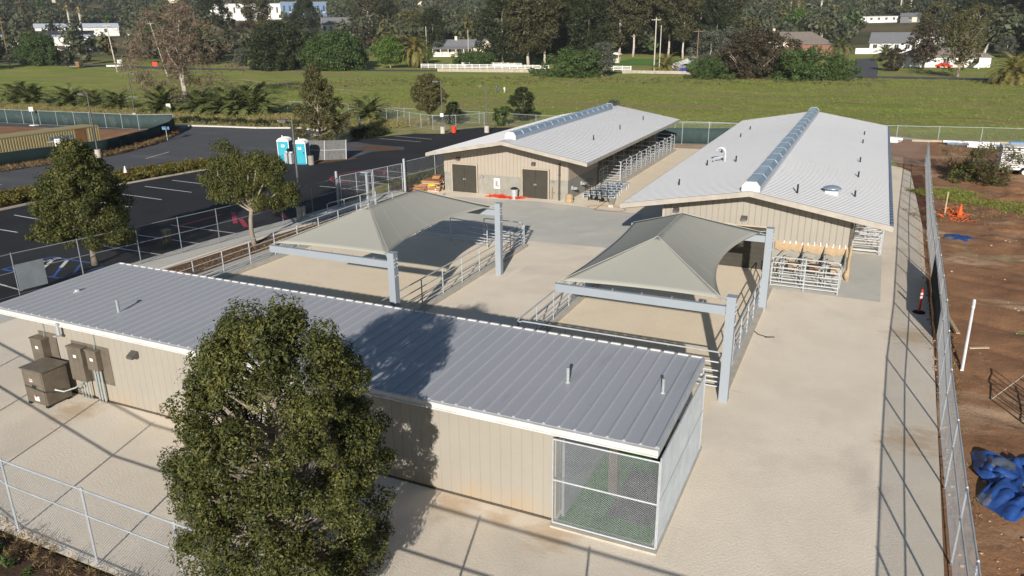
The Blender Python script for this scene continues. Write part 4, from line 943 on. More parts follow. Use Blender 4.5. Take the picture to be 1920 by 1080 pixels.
# ------------------------------------------------------------------ lamps, signs
def lamp_post(x, y, h, label, arm=(-.9, -.2), mat='lamp_bronze', ped=True):
    t = thing('lamp_post', label, 'street lamp', (x, y, 0), group='parking lot lamp posts'); z = 0
    if ped:
        b = MB(); b.cyl((x, y, -.03), .3, .83, 16); b.build('pedestal', 'kerb_concrete', t, smooth=False); z = .8
    b = MB(); b.tube([(x, y, z), (x, y, h)], [.085, .065], 8); b.build('pole', mat, t)
    b = MB(); d = Vector((arm[0], arm[1], 0)); a = Vector((x, y, h - .08)); b.beam(a, a + d * .45, .06, .06); b.build('arm', mat, t)
    b = MB(); b.beam(a + d * .4, a + d * 1.0, .36, .16); hd = b.build('lamp_head', mat, t)
    b = MB(); b.beam(a + d * .45 + Vector((0, 0, -.09)), a + d * .95 + Vector((0, 0, -.09)), .3, .015); b.beam(a + d * 1.005, a + d * 1.02, .34, .13); b.build('lens', 'lamp_lens', hd)
    return t
lamp_post(-71.2, 53.2, 6.4, 'lamp post on a concrete pedestal in front of the storage container')
lamp_post(-98.5, 80.7, 6.4, 'lamp post among the palms beyond the green screened fence', arm=(.9, .1))
lamp_post(-34.45, 40.1, 6.6, 'lamp post between the young tree and the portable toilets')
lamp_post(-47.3, 82.0, 6.2, 'lamp post close beside the tree crown at the lot corner')
lamp_post(-42.6, 84.6, 5.6, 'lamp post standing alone just behind the farther barn roof')
t = thing('lamp_post', 'short pale lamp post rising behind the left shade canopy', 'street lamp', (-32.3, 44.9, 0))
b = MB(); b.box((-32.38, 44.82, 0), (-32.22, 44.98, 2.45)); b.build('pole', 'post_paint', t); b = MB(); b.box((-32.6, 44.6, 2.452), (-32.0, 45.2, 2.54)); b.build('lamp_head', 'post_paint', t)
pipe_fence('low pipe handrail running behind the left shade canopy', [(-32.6, 40.6), (-32.0, 45.4)], h=1.05, step=1.6, rails=(.5,))

def sign(x, y, h, w_, hh, label, mat='sticker_white', az=0, base=False, marks=0, pmat='galvanised'):
    t = thing('sign_post', label, 'sign', (x, y, 0), group='small signs on posts', rz=0)
    b = MB(); b.tube([(x, y, 0), (x, y, h)], .03, 6); b.build('post', pmat, t)
    b = MB(); b.box((x - w_ / 2, y - .06, h - hh), (x + w_ / 2, y - .035, h), rot=az, ctr=(x, y)); s = b.build('sign_panel', mat, t)
    if marks:
        b = MB()
        for i in range(marks): z = h - hh * (.25 + .5 * i / max(1, marks - 1)); b.box((x - w_ * .32, y - .066, z - .02), (x + w_ * .32, y - .062, z + .02), rot=az, ctr=(x, y))
        b.build('sign_marking', 'ink_black', s)
    if base:
        b = MB(); b.box((x - .5, y - .35, -.02), (x + .5, y + .35, .08)); b.build('base', 'sticker_white', t)
    return t
sign(-71.9, 49.6, 2.3, .5, .75, 'white rectangular sign on a post in front of the container', az=R(50), marks=3)
sign(-104.6, 69.3, 2.5, .5, .6, 'white sign on a weighted base at the far left road', az=R(50), base=True, marks=2)
sign(-98.0, 86.5, 1.6, .6, .7, 'white sign standing in the dry grass between two palms', az=R(40), marks=2)
sign(-74.6, 65.0, 1.6, .8, .35, 'dark street sign beside the curve of the green fence', mat='pipe_blue', az=R(30), marks=1)
b = MB(); b.box((-47.5, 81.85, 2.0), (-47.05, 81.9, 2.4)); tag(b.build('lot_notice', 'sticker_white', org=(-47.3, 81.9, 2)), 'small white notice fixed to the pole at the lot corner', 'notice')
b = MB(); b.box((-36.62, 21.9, .25), (-36.58, 23.2, 1.55), rot=R(-10)); tag(b.build('fence_banner', 'board_dull', org=(-36.6, 22.5, .25)), 'plain pale grey board tied to the parking lot fence', 'board')

# ------------------------------------------------------------------ portable toilets
def potty(x, y, rz_, label):
    t = thing('portable_toilet', label, 'portable toilet', (0, 0, 0), group='teal portable toilets'); ORG[t.name] = Vector((0, 0, 0))
    b = MB(); b.box((-.52, -.55, .1), (.52, .55, 1.95)); b.build('body', 'teal_plastic', t)
    b = MB(); b.box((-.5, .552, .2), (.5, .57, 1.0)); b.box((-.553, -.5, .2), (-.565, .5, 1.85)); b.box((.553, -.5, 1.1), (.565, .5, 1.85))
    for k in (-.3, 0, .3): b.box((.5530, k - .07, .3), (.575, k + .07, 1.0))
    b.build('side_panel', 'teal_dark', t)
    b = MB(); b.box((-.42, -.575, .16), (.42, -.552, 1.85)); d = b.build('door', 'teal_plastic', t)
    b = MB(); b.box((-.18, -.583, 1.42), (.14, -.577, 1.66)); lb_ = b.build('door_sticker', 'sticker_white', d)
    b = MB(); b.box((-.12, -.588, 1.54), (.08, -.5845, 1.63)); b.build('sticker_mark', 'pipe_blue', lb_)
    b = MB(); b.box((.3, -.61, 1.0), (.36, -.577, 1.2)); b.build('handle', 'ink_black', d)
    b = MB()
    for sx in (-1, 1):
        for sy_2 in (-1, 1): b.box((sx * .54 - .03, sy_2 * .57 - .03, .08), (sx * .54 + .03, sy_2 * .57 + .03, 1.98))
    b.build('corner_trim', 'white_plastic', t)
    b = MB(); pf = [(-.6, 1.96), (-.58, 2.06), (-.45, 2.2), (-.2, 2.29), (.2, 2.29), (.45, 2.2), (.58, 2.06), (.6, 1.96)]
    vs = [(x_, yy, z_) for yy in (-.62, .62) for x_, z_ in pf]; n = 8
    b.mesh(vs, [(k, k + 1, k + 9, k + 8) for k in range(7)] + [tuple(range(7, -1, -1)), tuple(range(8, 16))])
    for yy in (-.3, 0, .3): b.tube([(x_, yy, z_) for x_, z_ in pf], .03, 5)
    b.build('roof', 'white_plastic', t, smooth=False)
    b = MB(); b.box((-.56, -.6, .0), (.56, .6, .099)); b.build('skid', 'teal_dark', t)
    b = MB(); b.cyl((-.3, .3, 2.2), .05, .25, 8); b.build('vent_pipe', 'white_plastic', t)
    t.location = (x, y, 0); t.rotation_euler = (0, 0, rz_)
    return t
potty(-51.5, 58.6, R(22), 'teal portable toilet standing on the left, nearest the road')
potty(-48.9, 57.9, R(22), 'teal portable toilet standing on the right beside the drum')
t = thing('hand_wash_station', 'grey hand wash station standing between the two teal toilets', 'wash station', (-50.2, 57.6, 0))
b = MB(); b.box((-50.65, 57.4, 0), (-50.35, 57.8, 1.0)); b.box((-50.05, 57.3, 0), (-49.75, 57.7, 1.0)); b.build('tank', 'galvanised', t)
b = MB(); b.box((-50.3, 57.5, 0), (-50.1, 57.65, 1.1)); b.build('pump_column', 'dark_wire', t)
b = MB(); b.lathe((-50.5, 57.6, 1.01), [(.18, 0), (.22, .06), (.2, .14)], 10); b.lathe((-49.9, 57.5, 1.01), [(.18, 0), (.22, .06), (.2, .14)], 10); b.build('basin', 'galvanised', t)
b = MB(); b.box((-50.3, 57.4, 1.12), (-50.05, 57.7, 1.42)); b.build('dispenser', 'ink_black', t)
t = thing('drum', 'rusty grey drum beside the right portable toilet', 'drum', (-47.75, 57.7, 0))
b = MB(); b.lathe((-47.75, 57.7, 0), [(.27, 0), (.29, .03), (.28, .27), (.30, .29), (.28, .31), (.28, .56), (.30, .58), (.28, .6), (.28, .83), (.29, .86)], 16); b.build('shell', 'concrete_block', t); b = MB(); b.cyl((-47.75, 57.7, .861), .22, .01, 14); b.build('rim_opening', 'rust_brown', t)
for i, (p, q, lb) in enumerate((((-50.3, 59.9), (-48.3, 60.4), 'left leaning panel of the grey board screen behind the toilets'), ((-48.3, 60.4), (-46.6, 61.6), 'right leaning panel of the grey board screen behind the toilets'))):
    t = thing('screen_panel', lb, 'fence panel', (p[0], p[1], 0), group='leaning grey screen panels')
    lean = Vector((-.55, .9, 1.75)); P0, P1 = Vector((p[0], p[1], 0)), Vector((q[0], q[1], 0))
    b = MB(); nb = 12
    for k in range(nb):
        a = P0.lerp(P1, (k + .04) / nb); c = P0.lerp(P1, (k + .96) / nb); off = Vector((.0, .02, 0))
        b.mesh([a, c, c + lean, a + lean, a + off, c + off, c + lean + off, a + lean + off], [(0, 1, 2, 3), (7, 6, 5, 4), (0, 4, 5, 1), (3, 2, 6, 7), (0, 3, 7, 4), (1, 5, 6, 2)])
    b.build('board', 'board_grey', t)
    b = MB(); b.tube([P1 + Vector((.03, -.03, 0)), P1 + lean + Vector((.03, -.03, 0))], .05, 6); b.tube([P0 + lean * .5 - Vector((0, .05, 0)), P1 + lean * .5 - Vector((0, .05, 0))], .03, 5); b.build('brace', 'galvanised', t)
# ------------------------------------------------------------------ storage container
t = thing('storage_container', 'long tan corrugated storage container inside the green screened fence', 'container', (-77, 51.2, 0))
cx0, cx1, cy0, cy1 = -78.25, -75.8, 45.0, 57.2
b = MB(); b.box((cx0, cy0, .12), (cx1, cy1, 2.48)); n = 42
for i in range(n):
    y = cy0 + .1 + (cy1 - cy0 - .2) * i / n
    if 54.3 < y < 55.7: continue
    s = (cy1 - cy0 - .2) / n
    b.mesh([(cx1 + .001, y, .2), (cx1 + .036, y + s * .14, .2), (cx1 + .036, y + s * .66, .2), (cx1 + .001, y + s * .8, .2), (cx1 + .001, y, 2.45), (cx1 + .036, y + s * .14, 2.45), (cx1 + .036, y + s * .66, 2.45), (cx1 + .001, y + s * .8, 2.45)], [(0, 1, 5, 4), (1, 2, 6, 5), (2, 3, 7, 6)])
b.build('shell', 'container_tan', t)
b = MB(); b.box((cx0 - .03, cy0 - .03, 2.481), (cx1 + .06, cy1 + .03, 2.6)); b.box((cx0 - .03, cy0 - .03, 0), (cx1 + .06, cy1 + .03, .119))
for x in (cx0 - .03, cx1 - .06):
    for y in (cy0 - .03, cy1 - .09): b.box((x, y, .12), (x + .12, y + .12, 2.48))
b.build('frame', 'container_tan', t)
b = MB(); b.box((cx1 + .002, 54.4, .15), (cx1 + .03, 55.6, 2.4)); b.build('door', 'rust_brown', t)
b = MB(); b.box((cx1 + .041, 51.55, 1.72), (cx1 + .0435, 54.2, 1.76))
for i in range(6): b.box((cx1 + .042, 51.6 + i * .42, 1.75), (cx1 + .05, 51.85 + i * .42, 2.0))
b.build('side_logo', 'pipe_blue', t)
b = MB(); b.box((cx1 + .042, 51.2, 1.5), (cx1 + .05, 54.0, 1.6)); b.build('logo_underline', 'sticker_white', t)

# ------------------------------------------------------------------ small things in the yard
def delineator(x, y, label, lean=0):
    t = thing('delineator_post', label, 'delineator', (x, y, 0), group='red delineator posts')
    b = MB(); b.lathe((x, y, 0), [(.26, 0), (.26, .04), (.1, .07), (.06, .09)], 8); b.build('base', 'black_rubber', t)
    b = MB(); b.lathe((x, y, .09), [(.055, 0), (.05, .9), (.045, .96), (.02, .97)], 10); b.cyl((x, y, 1.06), .045, .06, 8, .02); p = b.build('post', 'red_plastic', t)
    b = MB(); b.cyl((x, y, .68), .056, .1, 10); b.cyl((x, y, .84), .055, .1, 10); b.build('reflective_band', 'sticker_white', p)
delineator(2.98, 36.4, 'red delineator post in the shade by the right fence')
delineator(-28.6, 48.2, 'red delineator post in front of the pallet stack')
t = thing('pallet_stack', 'stack of brown timber boards and pallets against the farther barn', 'pallet stack', (-31, 51.8, 0)); random.seed(5)
for k in range(6):
    b = MB(); z = k * .15; ox, oy = random.uniform(-.12, .12), random.uniform(-.12, .12)
    for i in range(3): b.box((-31.6 + ox, 51.1 + oy + i * .6, z), (-30.1 + ox, 51.2 + oy + i * .6, z + .1), rot=.05 * k)
    for i in range(7): b.box((-31.6 + ox + i * .22, 51.1 + oy, z + .1), (-31.46 + ox + i * .22, 52.4 + oy, z + .125), rot=.02 * k)
    b.build('pallet', 'timber' if k % 2 else 'timber_pale', t)
b = MB()
for k in range(9): b.box((-32.2 + random.uniform(-.1, .1), 50.7 + random.uniform(0, .3), .05 * k), (-31.1, 51.5, .05 * k + .045), rot=random.uniform(-.1, .1))
for k in range(5): b.box((-30.9, 51.6, .93 + .05 * k), (-30.3, 52.2, .975 + .05 * k), rot=.1 * k)
b.build('board', 'timber', t)
b = MB(); b.ell((-30.6, 51.0, .55), (.35, .2, .12)); b.build('strap_bundle', 'yellow_plastic', t)
t = thing('tape_heap', 'heap of red barricade tape lying against the farther barn wall', 'tape heap', (-24.7, 51.3, 0)); b = MB(); random.seed(9)
for k in range(34):
    a = random.uniform(-26.0, -23.6); c = random.uniform(50.9, 51.6); p = [(a, c, .03)]
    for j in range(5): a += random.uniform(-.15, .4); c += random.uniform(-.12, .12); p.append((a, c, random.uniform(.02, .22)))
    b.tube(p, .022, 4)
b.build('tape', 'red_plastic', t)
t = thing('trash_can', 'grey trash can standing between the dark doors of the farther barn', 'trash can', (-23.6, 51.3, 0)); b = MB(); b.lathe((-23.6, 51.25, 0), [(.22, 0), (.28, .66), (.3, .68), (.3, .72)], 14); b.build('bin', 'galvanised', t)
b = MB(); b.lathe((-23.6, 51.25, .721), [(.26, 0), (.31, .04), (.18, .12)], 12); b.build('bag', 'black_rubber', t)
t = thing('bucket', 'tan paper wrapped bundle at the corner of the farther barn', 'bundle', (-19.3, 51.6, 0)); b = MB(); b.lathe((-19.3, 51.5, 0), [(.24, 0), (.3, .12), (.27, .3), (.3, .46), (.2, .62), (.08, .66)], 9); b.build('wrap', 'kraft_paper', t)
def hand_truck(x, y, rz_, label):
    t = thing('hand_truck', label, 'hand truck', (0, 0, 0), group='black hand trucks')
    for sx in (-.22, .22):
        b = MB(); b.tube([(sx, 0, .12), (sx, .12, .5), (sx, .25, 1.2), (sx, .1, 1.42), (sx, -.12, 1.45)], .022, 6); b.build('frame_tube', 'black_metal', t)
        b = MB(); b.tube([(sx * 1.35, .05, .15), (sx * 1.35 + .01, .05, .15), (sx * 1.6, .05, .15)], .15, 12); b.build('wheel', 'black_rubber', t)
    b = MB(); 
    for z, yy in ((.4, .09), (.75, .16), (1.1, .23)): b.tube([(-.22, yy, z), (.22, yy, z)], .016, 5)
    b.tube([(-.22, -.12, 1.45), (.22, -.12, 1.45)], .02, 6); b.build('crossbar', 'black_metal', t)
    b = MB(); b.box((-.25, -.25, .05), (.25, .0, .07)); b.build('toe_plate', 'black_metal', t)
    t.location = (x, y, .0); t.rotation_euler = (0, 0, rz_); return t
hand_truck(-18.5, 53.5, 2.9, 'leftmost black hand truck in front of the stacked panels')
hand_truck(-17.95, 52.9, 3.3, 'second black hand truck from the left by the stacked panels')
hand_truck(-17.45, 52.9, 2.8, 'third black hand truck from the left by the stacked panels')
hand_truck(-17.0, 52.6, 3.5, 'rightmost black hand truck in front of the stacked panels')
for i in range(6):
    y = 53.4 + i * .98; x0 = -18.9 + i * .02; x1 = -16.45 - i * .12 + (.2 if i > 3 else 0)
    t = thing('steel_rail_rack', ordn[i] + ' steel rail panel from the front in the row beside the farther barn', 'steel panel', (x0, y, 0), group='steel rail panels laid in a row')
    b = MB(); b.box((x0, y - .05, .34), (x1, y + .16, .40)); b.build('top_plate', 'vent_metal', t)
    b = MB(); 
    for z in (.08, .2): b.tube([(x0, y, z), (x1, y, z)], .025, 5)
    for k in range(6): xx = x0 + (x1 - x0) * k / 5; b.box((xx - .03, y - .03, 0), (xx + .03, y + .03, .34))
    b.build('rail', 'galvanised', t)
def coil(name, label, pts, r=.018, mat='black_rubber', cat='hose'):
    b = MB(); b.tube(pts, r, 5); return tag(b.build(name, mat, org=pts[0]), label, cat)
coil('hose', 'thin hose lying in a loop on the slab beside the nearer barn', [(-16.2 - 1.4 * math.cos(a), 50.6 + .8 * math.sin(a), .03) for a in np.linspace(0, 5.2, 26)] + [(-16.9, 52.6, .03)], .02, 'rust_brown')
coil('cable', 'short dark cable lying on the concrete beside the right pen', [(-3.35, 31.2, .03), (-3.15, 30.9, .03), (-2.8, 30.75, .03), (-2.5, 30.85, .03), (-2.85, 30.68, .03)])
t = thing('parking_bollard', 'square grey bollard box standing in the dark parking lot', 'bollard', (-37.7, 31.7, 0)); b = MB(); b.box((-37.9, 31.5, -.02), (-37.5, 31.9, .78)); b.build('body', 'bronze', t, bevel=.02); b = MB(); b.box((-37.94, 31.46, .781), (-37.46, 31.94, .88)); b.build('cap', 'lamp_bronze', t)
t = thing('traffic_cone', 'small white topped cone in the hedge by the road', 'cone', (-58.6, 46.1, 0)); b = MB(); b.lathe((-58.6, 46.1, .5), [(.16, 0), (.05, .5), (.03, .55)], 10); b.build('cone_body', 'sticker_white', t); b = MB(); b.box((-58.8, 45.9, .46), (-58.4, 46.3, .499)); b.build('base', 'orange_plastic', t)
for (x, y, lb) in ((-46.3, 83.0, 'red barrel beside the fence corner at the lot'),):
    b = MB(); b.lathe((x, y, 0), [(.28, 0), (.3, .3), (.28, .34), (.3, .68), (.2, .8)], 12); tag(b.build('barrel', 'red_plastic', org=(x, y, 0)), lb, 'barrel')
# ------------------------------------------------------------------ dirt side
def tarp(name, label, cx, cy, rx, ry, h, seed, mats=('tarp_blue', 'tarp_grey'), n=70, cut=.25):
    rs = np.random.RandomState(seed); ph = rs.rand(8) * 6.28; b = MB(); vs = []; fs = []; ms = []
    for i in range(n + 1):
        for j in range(n + 1):
            u, v = 2 * i / n - 1, 2 * j / n - 1; rr_ = max(0, 1 - (u * u + v * v) * .8)
            f = abs(math.sin(6 * u + 2.5 * math.sin(4 * v + ph[0]) + ph[1])) ** .7 + .7 * abs(math.sin(9 * v + 3 * math.sin(4 * u + ph[2]))) ** .7 + .22 * abs(math.sin(15 * u + 11 * v + 3 * math.sin(6 * u) + ph[3]))
            ed = 1 + .16 * math.sin(4 * math.atan2(v, u) + ph[4]) + .1 * math.sin(9 * math.atan2(v, u))
            vs.append((cx + u * rx * ed, cy + v * ry * ed, .01 + h * min(1, rr_ * 1.7) * (.25 + .4 * f)))
    for i in range(n):
        for j in range(n):
            a = i * (n + 1) + j; u, v = 2 * i / n - 1, 2 * j / n - 1
            if u * u + v * v > 1.25: continue
            fs.append((a, a + n + 1, a + n + 2, a + 1))
    b.mesh(vs, fs)
    b.m = [1 if (math.sin(3.1 * vs[f[0]][0] + 2.2 * vs[f[0]][1]) + math.sin(4.3 * vs[f[0]][1] - vs[f[0]][0] * 2)) > 1.05 else 0 for f in fs]
    o = b.build(name, list(mats), org=(cx, cy, 0), smooth=True); return tag(o, label, 'tarp', 'blue tarps on the dirt')
tarp('tarpaulin', 'large crumpled blue tarp heaped on the dirt beside the fence', 5.05, 22.3, 1.1, 1.7, .40, 4)
tarp('tarpaulin', 'small flat blue tarp lying farther up beside the fence', 5.6, 51.2, .75, .7, .12, 7, n=18)
b = MB(); random.seed(2)
for k in range(70): x, y, s = random.uniform(3.7, 6), random.uniform(18.0, 21), .015 + .08 * random.random() ** 4; b.ell((x, y, dirt_z(x, y) + s * .2), (s, s * .8, s * .5), 6, 4)
for k in range(200): x, y, s = random.uniform(3.8, 12) ** 1, random.uniform(17, 66), .015 + .07 * random.random() ** 4; b.ell((x, y, dirt_z(x, y) + s * .2), (s, s * .9, s * .6), 6, 4)
for k in range(220): x, y, s = 3.0 + .0085 * (y_ := random.uniform(12, 56)) + random.uniform(-.02, .18), y_, random.uniform(.015, .06); b.ell((x, y, s * .3), (s, s * .9, s * .6), 5, 4)
tag(b.build('rubble', 'pale_dirt', org=(4, 19, 0)), 'loose stones and clods along the fence and dirt', kind='stuff')
t = thing('plastic_pipe', 'long white plastic pipe leaning beside the right fence', 'pipe', (4.3, 30.4, 0)); b = MB(); b.tube([(4.2, 30.3, .02), (4.75, 34.6, 1.35)], .055, 10); b.build('tube', 'pipe_white', t); b = MB(); b.tube([(4.70, 34.2, 1.23), (4.76, 34.7, 1.385)], .066, 10); b.build('collar', 'pipe_white', t)
for (p, q, lb) in (((3.95, 37.6, .05), (4.3, 33.8, .2), 'grey timber plank propped against the outside of the fence'), ((4.6, 32.6, .08), (5.3, 32.9, .1), 'short pale board lying on the dirt below the white pipe')):
    b = MB(); b.beam(p, q, .14, .04); tag(b.build('plank', 'timber_pale', org=p), lb, 'plank', 'loose planks on the dirt')
t = thing('steel_gate_frame', 'dark steel gate frame leaning on the dirt at the right edge', 'gate', (5.4, 26.5, 0)); b = MB()
A, B_ = Vector((4.9, 28.0, .05)), Vector((6.3, 25.2, .05)); U = Vector((.9, .5, .9))
for k in range(7): b.tube([A + U * k / 6, B_ + U * k / 6], .02, 5)
for s in (0, .5, 1): b.tube([A.lerp(B_, s), A.lerp(B_, s) + U], .025, 5)
b.build('frame', 'bronze', t)
t = thing('safety_netting', 'orange safety netting heaped round a cone on the dirt', 'netting', (5.7, 56.4, 0)); random.seed(8)
b = MB(); 
for k in range(46):
    a = Vector((random.uniform(5.1, 6.3), random.uniform(55.2, 58.6), .03)); c = a + Vector((random.uniform(-.5, .5), random.uniform(-.5, .5), random.uniform(0, .45))); e = c + Vector((random.uniform(-.5, .5), random.uniform(-.5, .5), random.uniform(-.3, .1))); e.z = max(.03, e.z); b.tube([a, c, e], .02, 4)
b.build('net_strand', 'orange_plastic', t)
t = thing('traffic_cone', 'orange traffic cone standing in the netting on the dirt', 'cone', (6.0, 57, 0)); b = MB(); b.lathe((6.05, 57, .04), [(.17, 0), (.05, .8), (.03, .85)], 12); b.build('cone_body', 'orange_plastic', t); b = MB(); b.box((5.85, 56.8, 0), (6.25, 57.2, .039)); b.build('base', 'orange_plastic', t)
b = MB(); b.tube([(5.2, 57.2, 0), (5.2, 57.3, 1.6)], .045, 6); tag(b.build('wooden_stake', 'timber_pale', org=(5.2, 57.2, 0)), 'weathered wooden stake beside the orange netting', 'stake')
def pipes(label, x0, x1, y, n, mats, r=.11, name='pipe_bundle', rows=2):
    t = thing(name, label, 'pipe bundle', (x0, y, 0), group='plastic pipe bundles by the field fence')
    for k in range(rows):
        for i in range(n - k):
            b = MB(); dx = .25 * math.sin(i * 7 + k * 3 + x0); b.tube([(x0 + dx, y + (i + k * .5) * 2.05 * r, r + k * 1.75 * r), (x1 + dx, y + (i + k * .5) * 2.05 * r + .15, r + k * 1.75 * r)], r, 8); b.build('pipe', mats[(i + k) % len(mats)], t)
pipes('white pipe bundle on the dirt just right of the nearer barn', -1.5, 3.0, 91.9, 4, ['pipe_white'], .15)
pipes('blue and white pipe bundle in front of the field fence', 7.3, 12.4, 92.6, 3, ['pipe_blue', 'pipe_white', 'pipe_blue'], .12)
pipes('short white pipe bundle in front of the blue pipes', 9.4, 11.8, 91.0, 2, ['pipe_white'], .12)
pipes('blue pipe bundle near the white livestock trailer', 13.4, 18, 93.2, 4, ['pipe_blue'], .14)
b = MB(); b.beam((4.2, 94.0, .12), (13.6, 95.6, .12), .3, .2); tag(b.build('long_timber', 'timber_pale', org=(4.2, 94, 0)), 'long pale timber lying behind the pipe bundles', 'timber')
# livestock trailer
t = thing('livestock_trailer', 'white slatted livestock trailer cut by the right edge', 'trailer', (12.8, 75.6, 0)); X0, X1, Y0, Y1 = 10.2, 15.4, 75.0, 77.0
b = MB()
for k in range(10): z = .55 + k * .175; b.box((X0, Y0, z), (X1, Y0 + .04, z + .125)); b.box((X0, Y1 - .04, z), (X1, Y1, z + .125)); b.box((X0 - .001, Y0 + .04, z), (X0 + .04, Y1 - .04, z + .125))
b.build('slat', 'fence_white', t)
b = MB(); b.box((X0 + .05, Y0 + .06, .5), (X1, Y1 - .06, .549)); 
for x in (X0, X0 + 1.7, X0 + 3.4, X1 - .06):
    for y in (Y0 - .03, Y1 - .03): b.box((x, y, .45), (x + .06, y + .055, 2.36))
b.build('frame', 'fence_white', t); b = MB(); b.box((X0 - .03, Y0 - .04, 2.361), (X1, Y1 + .04, 2.43)); b.build('roof', 'fence_white', t)
for x in (12.0, 12.95):
    b = MB(); b.tube([(x, Y0 - .22, .38), (x, Y0 - .2, .38), (x, Y0 + .0, .38)], .36, 18); wh = b.build('wheel', 'black_rubber', t); b = MB(); b.tube([(x, Y0 - .24, .38), (x, Y0 - .221, .38)], .18, 12); b.build('rim', 'fence_white', wh)
b = MB(); b.box((11.55, Y0 - .26, .78), (13.4, Y0 - .045, .84)); b.build('fender', 'fence_white', t)

# ------------------------------------------------------------------ people
def person(x, y, rz_, h, label, mats, pose=0):
    """one skinned body; materials by region"""
    J = {'pel': (0, 0, .52), 'wai': (0, 0, .60), 'che': (0, .01, .74), 'nek': (0, .0, .83), 'hed': (0, -.012, .90), 'top': (0, -.005, .975),
         'shL': (-.115, 0, .80), 'elL': (-.15, .02, .64), 'haL': (-.14, -.06, .50), 'fiL': (-.138, -.075, .455), 'shR': (.115, 0, .80), 'elR': (.15, .02, .64), 'haR': (.14, -.06, .50), 'fiR': (.138, -.075, .455),
         'hiL': (-.055, 0, .50), 'knL': (-.065, -.02, .27), 'anL': (-.07, .02, .045), 'toL': (-.075, -.09, .02), 'hiR': (.055, 0, .50), 'knR': (.065, -.03, .27), 'anR': (.07, .0, .045), 'toR': (.075, -.10, .02)}
    rad = {'pel': .075, 'wai': .075, 'che': .09, 'nek': .032, 'hed': .055, 'top': .04, 'sh': .045, 'el': .032, 'ha': .02, 'fi': .014, 'hi': .055, 'kn': .038, 'an': .026, 'to': .02}
    E = [('pel', 'wai'), ('wai', 'che'), ('che', 'nek'), ('nek', 'hed'), ('hed', 'top')]
    for s in 'LR': E += [('che', 'sh' + s), ('sh' + s, 'el' + s), ('el' + s, 'ha' + s), ('ha' + s, 'fi' + s), ('pel', 'hi' + s), ('hi' + s, 'kn' + s), ('kn' + s, 'an' + s), ('an' + s, 'to' + s)]
    K = list(J); me = bpy.data.meshes.new('person'); me.from_pydata([tuple(c * h for c in J[k]) for k in K], [(K.index(a), K.index(b_)) for a, b_ in E], [])
    o = bpy.data.objects.new('tmp', me); C.objects.link(o); m = o.modifiers.new('s', 'SKIN'); s2 = o.modifiers.new('u', 'SUBSURF'); s2.levels = 1
    for i, k in enumerate(K):
        r = rad.get(k, rad.get(k[:2], .03)) * h; me.skin_vertices[0].data[i].radius = (r, r); me.skin_vertices[0].data[i].use_root = (k == 'pel')
    dg = bpy.context.evaluated_depsgraph_get(); dg.update(); em = bpy.data.meshes.new_from_object(o.evaluated_get(dg)); bpy.data.objects.remove(o)
    em.materials.clear()
    for q in mats: em.materials.append(MATS[q])
    for p in em.polygons:
        c = p.center / h; p.use_smooth = True
        p.material_index = 3 if (c.z > .93 or (c.z > .86 and c.y > .02)) else 0 if c.z > .84 or (abs(c.x) > .1 and c.z < .52 and c.z > .42) else 1 if c.z > .52 else 2
    b = bpy.data.objects.new('person', em); C.objects.link(b); b.location = (x, y, 0); b.rotation_euler = (0, 0, rz_)
    return tag(b, label, 'person')
person(-58.7, 80.9, R(150), 1.72, 'person in white hooded top and jeans walking by the hedge', ['shirt_white', 'shirt_white', 'denim', 'shirt_white'])
person(-67.35, 138.4, R(30), 1.3, 'distant person in blue clothes standing in the green field', ['skin', 'denim', 'denim', 'hair_dark'])
person(-65.85, 138.8, R(60), 1.25, 'distant person in white clothes standing in the green field', ['skin', 'shirt_white', 'shirt_white', 'hair_dark'])
# ------------------------------------------------------------------ foliage tools
def leaves(clumps, per, ll, lw, rs, shell=.55, up=.3):
    """clumps (n,6): centre and radii. returns leaf quads"""
    cl = np.asarray(clumps, float); n = len(cl)
    idx = np.repeat(np.arange(n), per); N = len(idx)
    d = rs.normal(size=(N, 3)); d /= np.linalg.norm(d, axis=1)[:, None]
    rad = shell + (1 - shell) * rs.rand(N); rad *= (1 + .25 * np.sin(d[:, 0] * 5 + idx) * np.cos(d[:, 1] * 4 + idx * 2))
    c = cl[idx, :3] + d * rad[:, None] * cl[idx, 3:]
    nrm = d + rs.normal(size=(N, 3)) * .55; nrm[:, 2] += up; nrm /= np.linalg.norm(nrm, axis=1)[:, None]
    t = np.cross(nrm, rs.normal(size=(N, 3))); t /= np.linalg.norm(t, axis=1)[:, None]; s = np.cross(nrm, t)
    k = (.6 + .8 * rs.rand(N))[:, None]; t *= ll / 2 * k; s *= lw / 2 * k
    return np.stack([c - t, c + s, c + t, c - s], 1)

def crown_points(n, h0, h1, R_, prof, rs, cr, inner=.35, lob=.18):
    """clump centres through a crown, uneven outline"""
    out = []; ph = rs.rand(4) * 6.28
    for i in range(n):
        t = rs.rand(); a = rs.rand() * 2 * PI
        pr = np.interp(t, *prof) * (1 + lob * math.sin(3 * a + ph[0] + 4 * t) + lob * .7 * math.sin(5 * a + ph[1] - 6 * t))
        q = inner + (1 - inner) * rs.rand() ** .5
        r = R_ * pr * q; c = cr * (.65 + .7 * rs.rand())
        out.append((r * math.cos(a), r * math.sin(a), h0 + t * (h1 - h0), c, c, c * (.7 + .25 * rs.rand())))
    return np.array(out)
ROUND = ([0, .12, .35, .6, .82, 1], [.45, .8, 1, .95, .68, .22]); CONE = ([0, .1, .3, .6, .85, 1], [.6, .95, 1, .72, .38, .08])
TALL = ([0, .15, .5, .8, 1], [.35, .75, 1, .8, .35]); DOME = ([0, .2, .5, .8, 1], [1, 1, .9, .62, .2]); VASE = ([0, .3, .6, .85, 1], [.3, .65, .95, 1, .7])

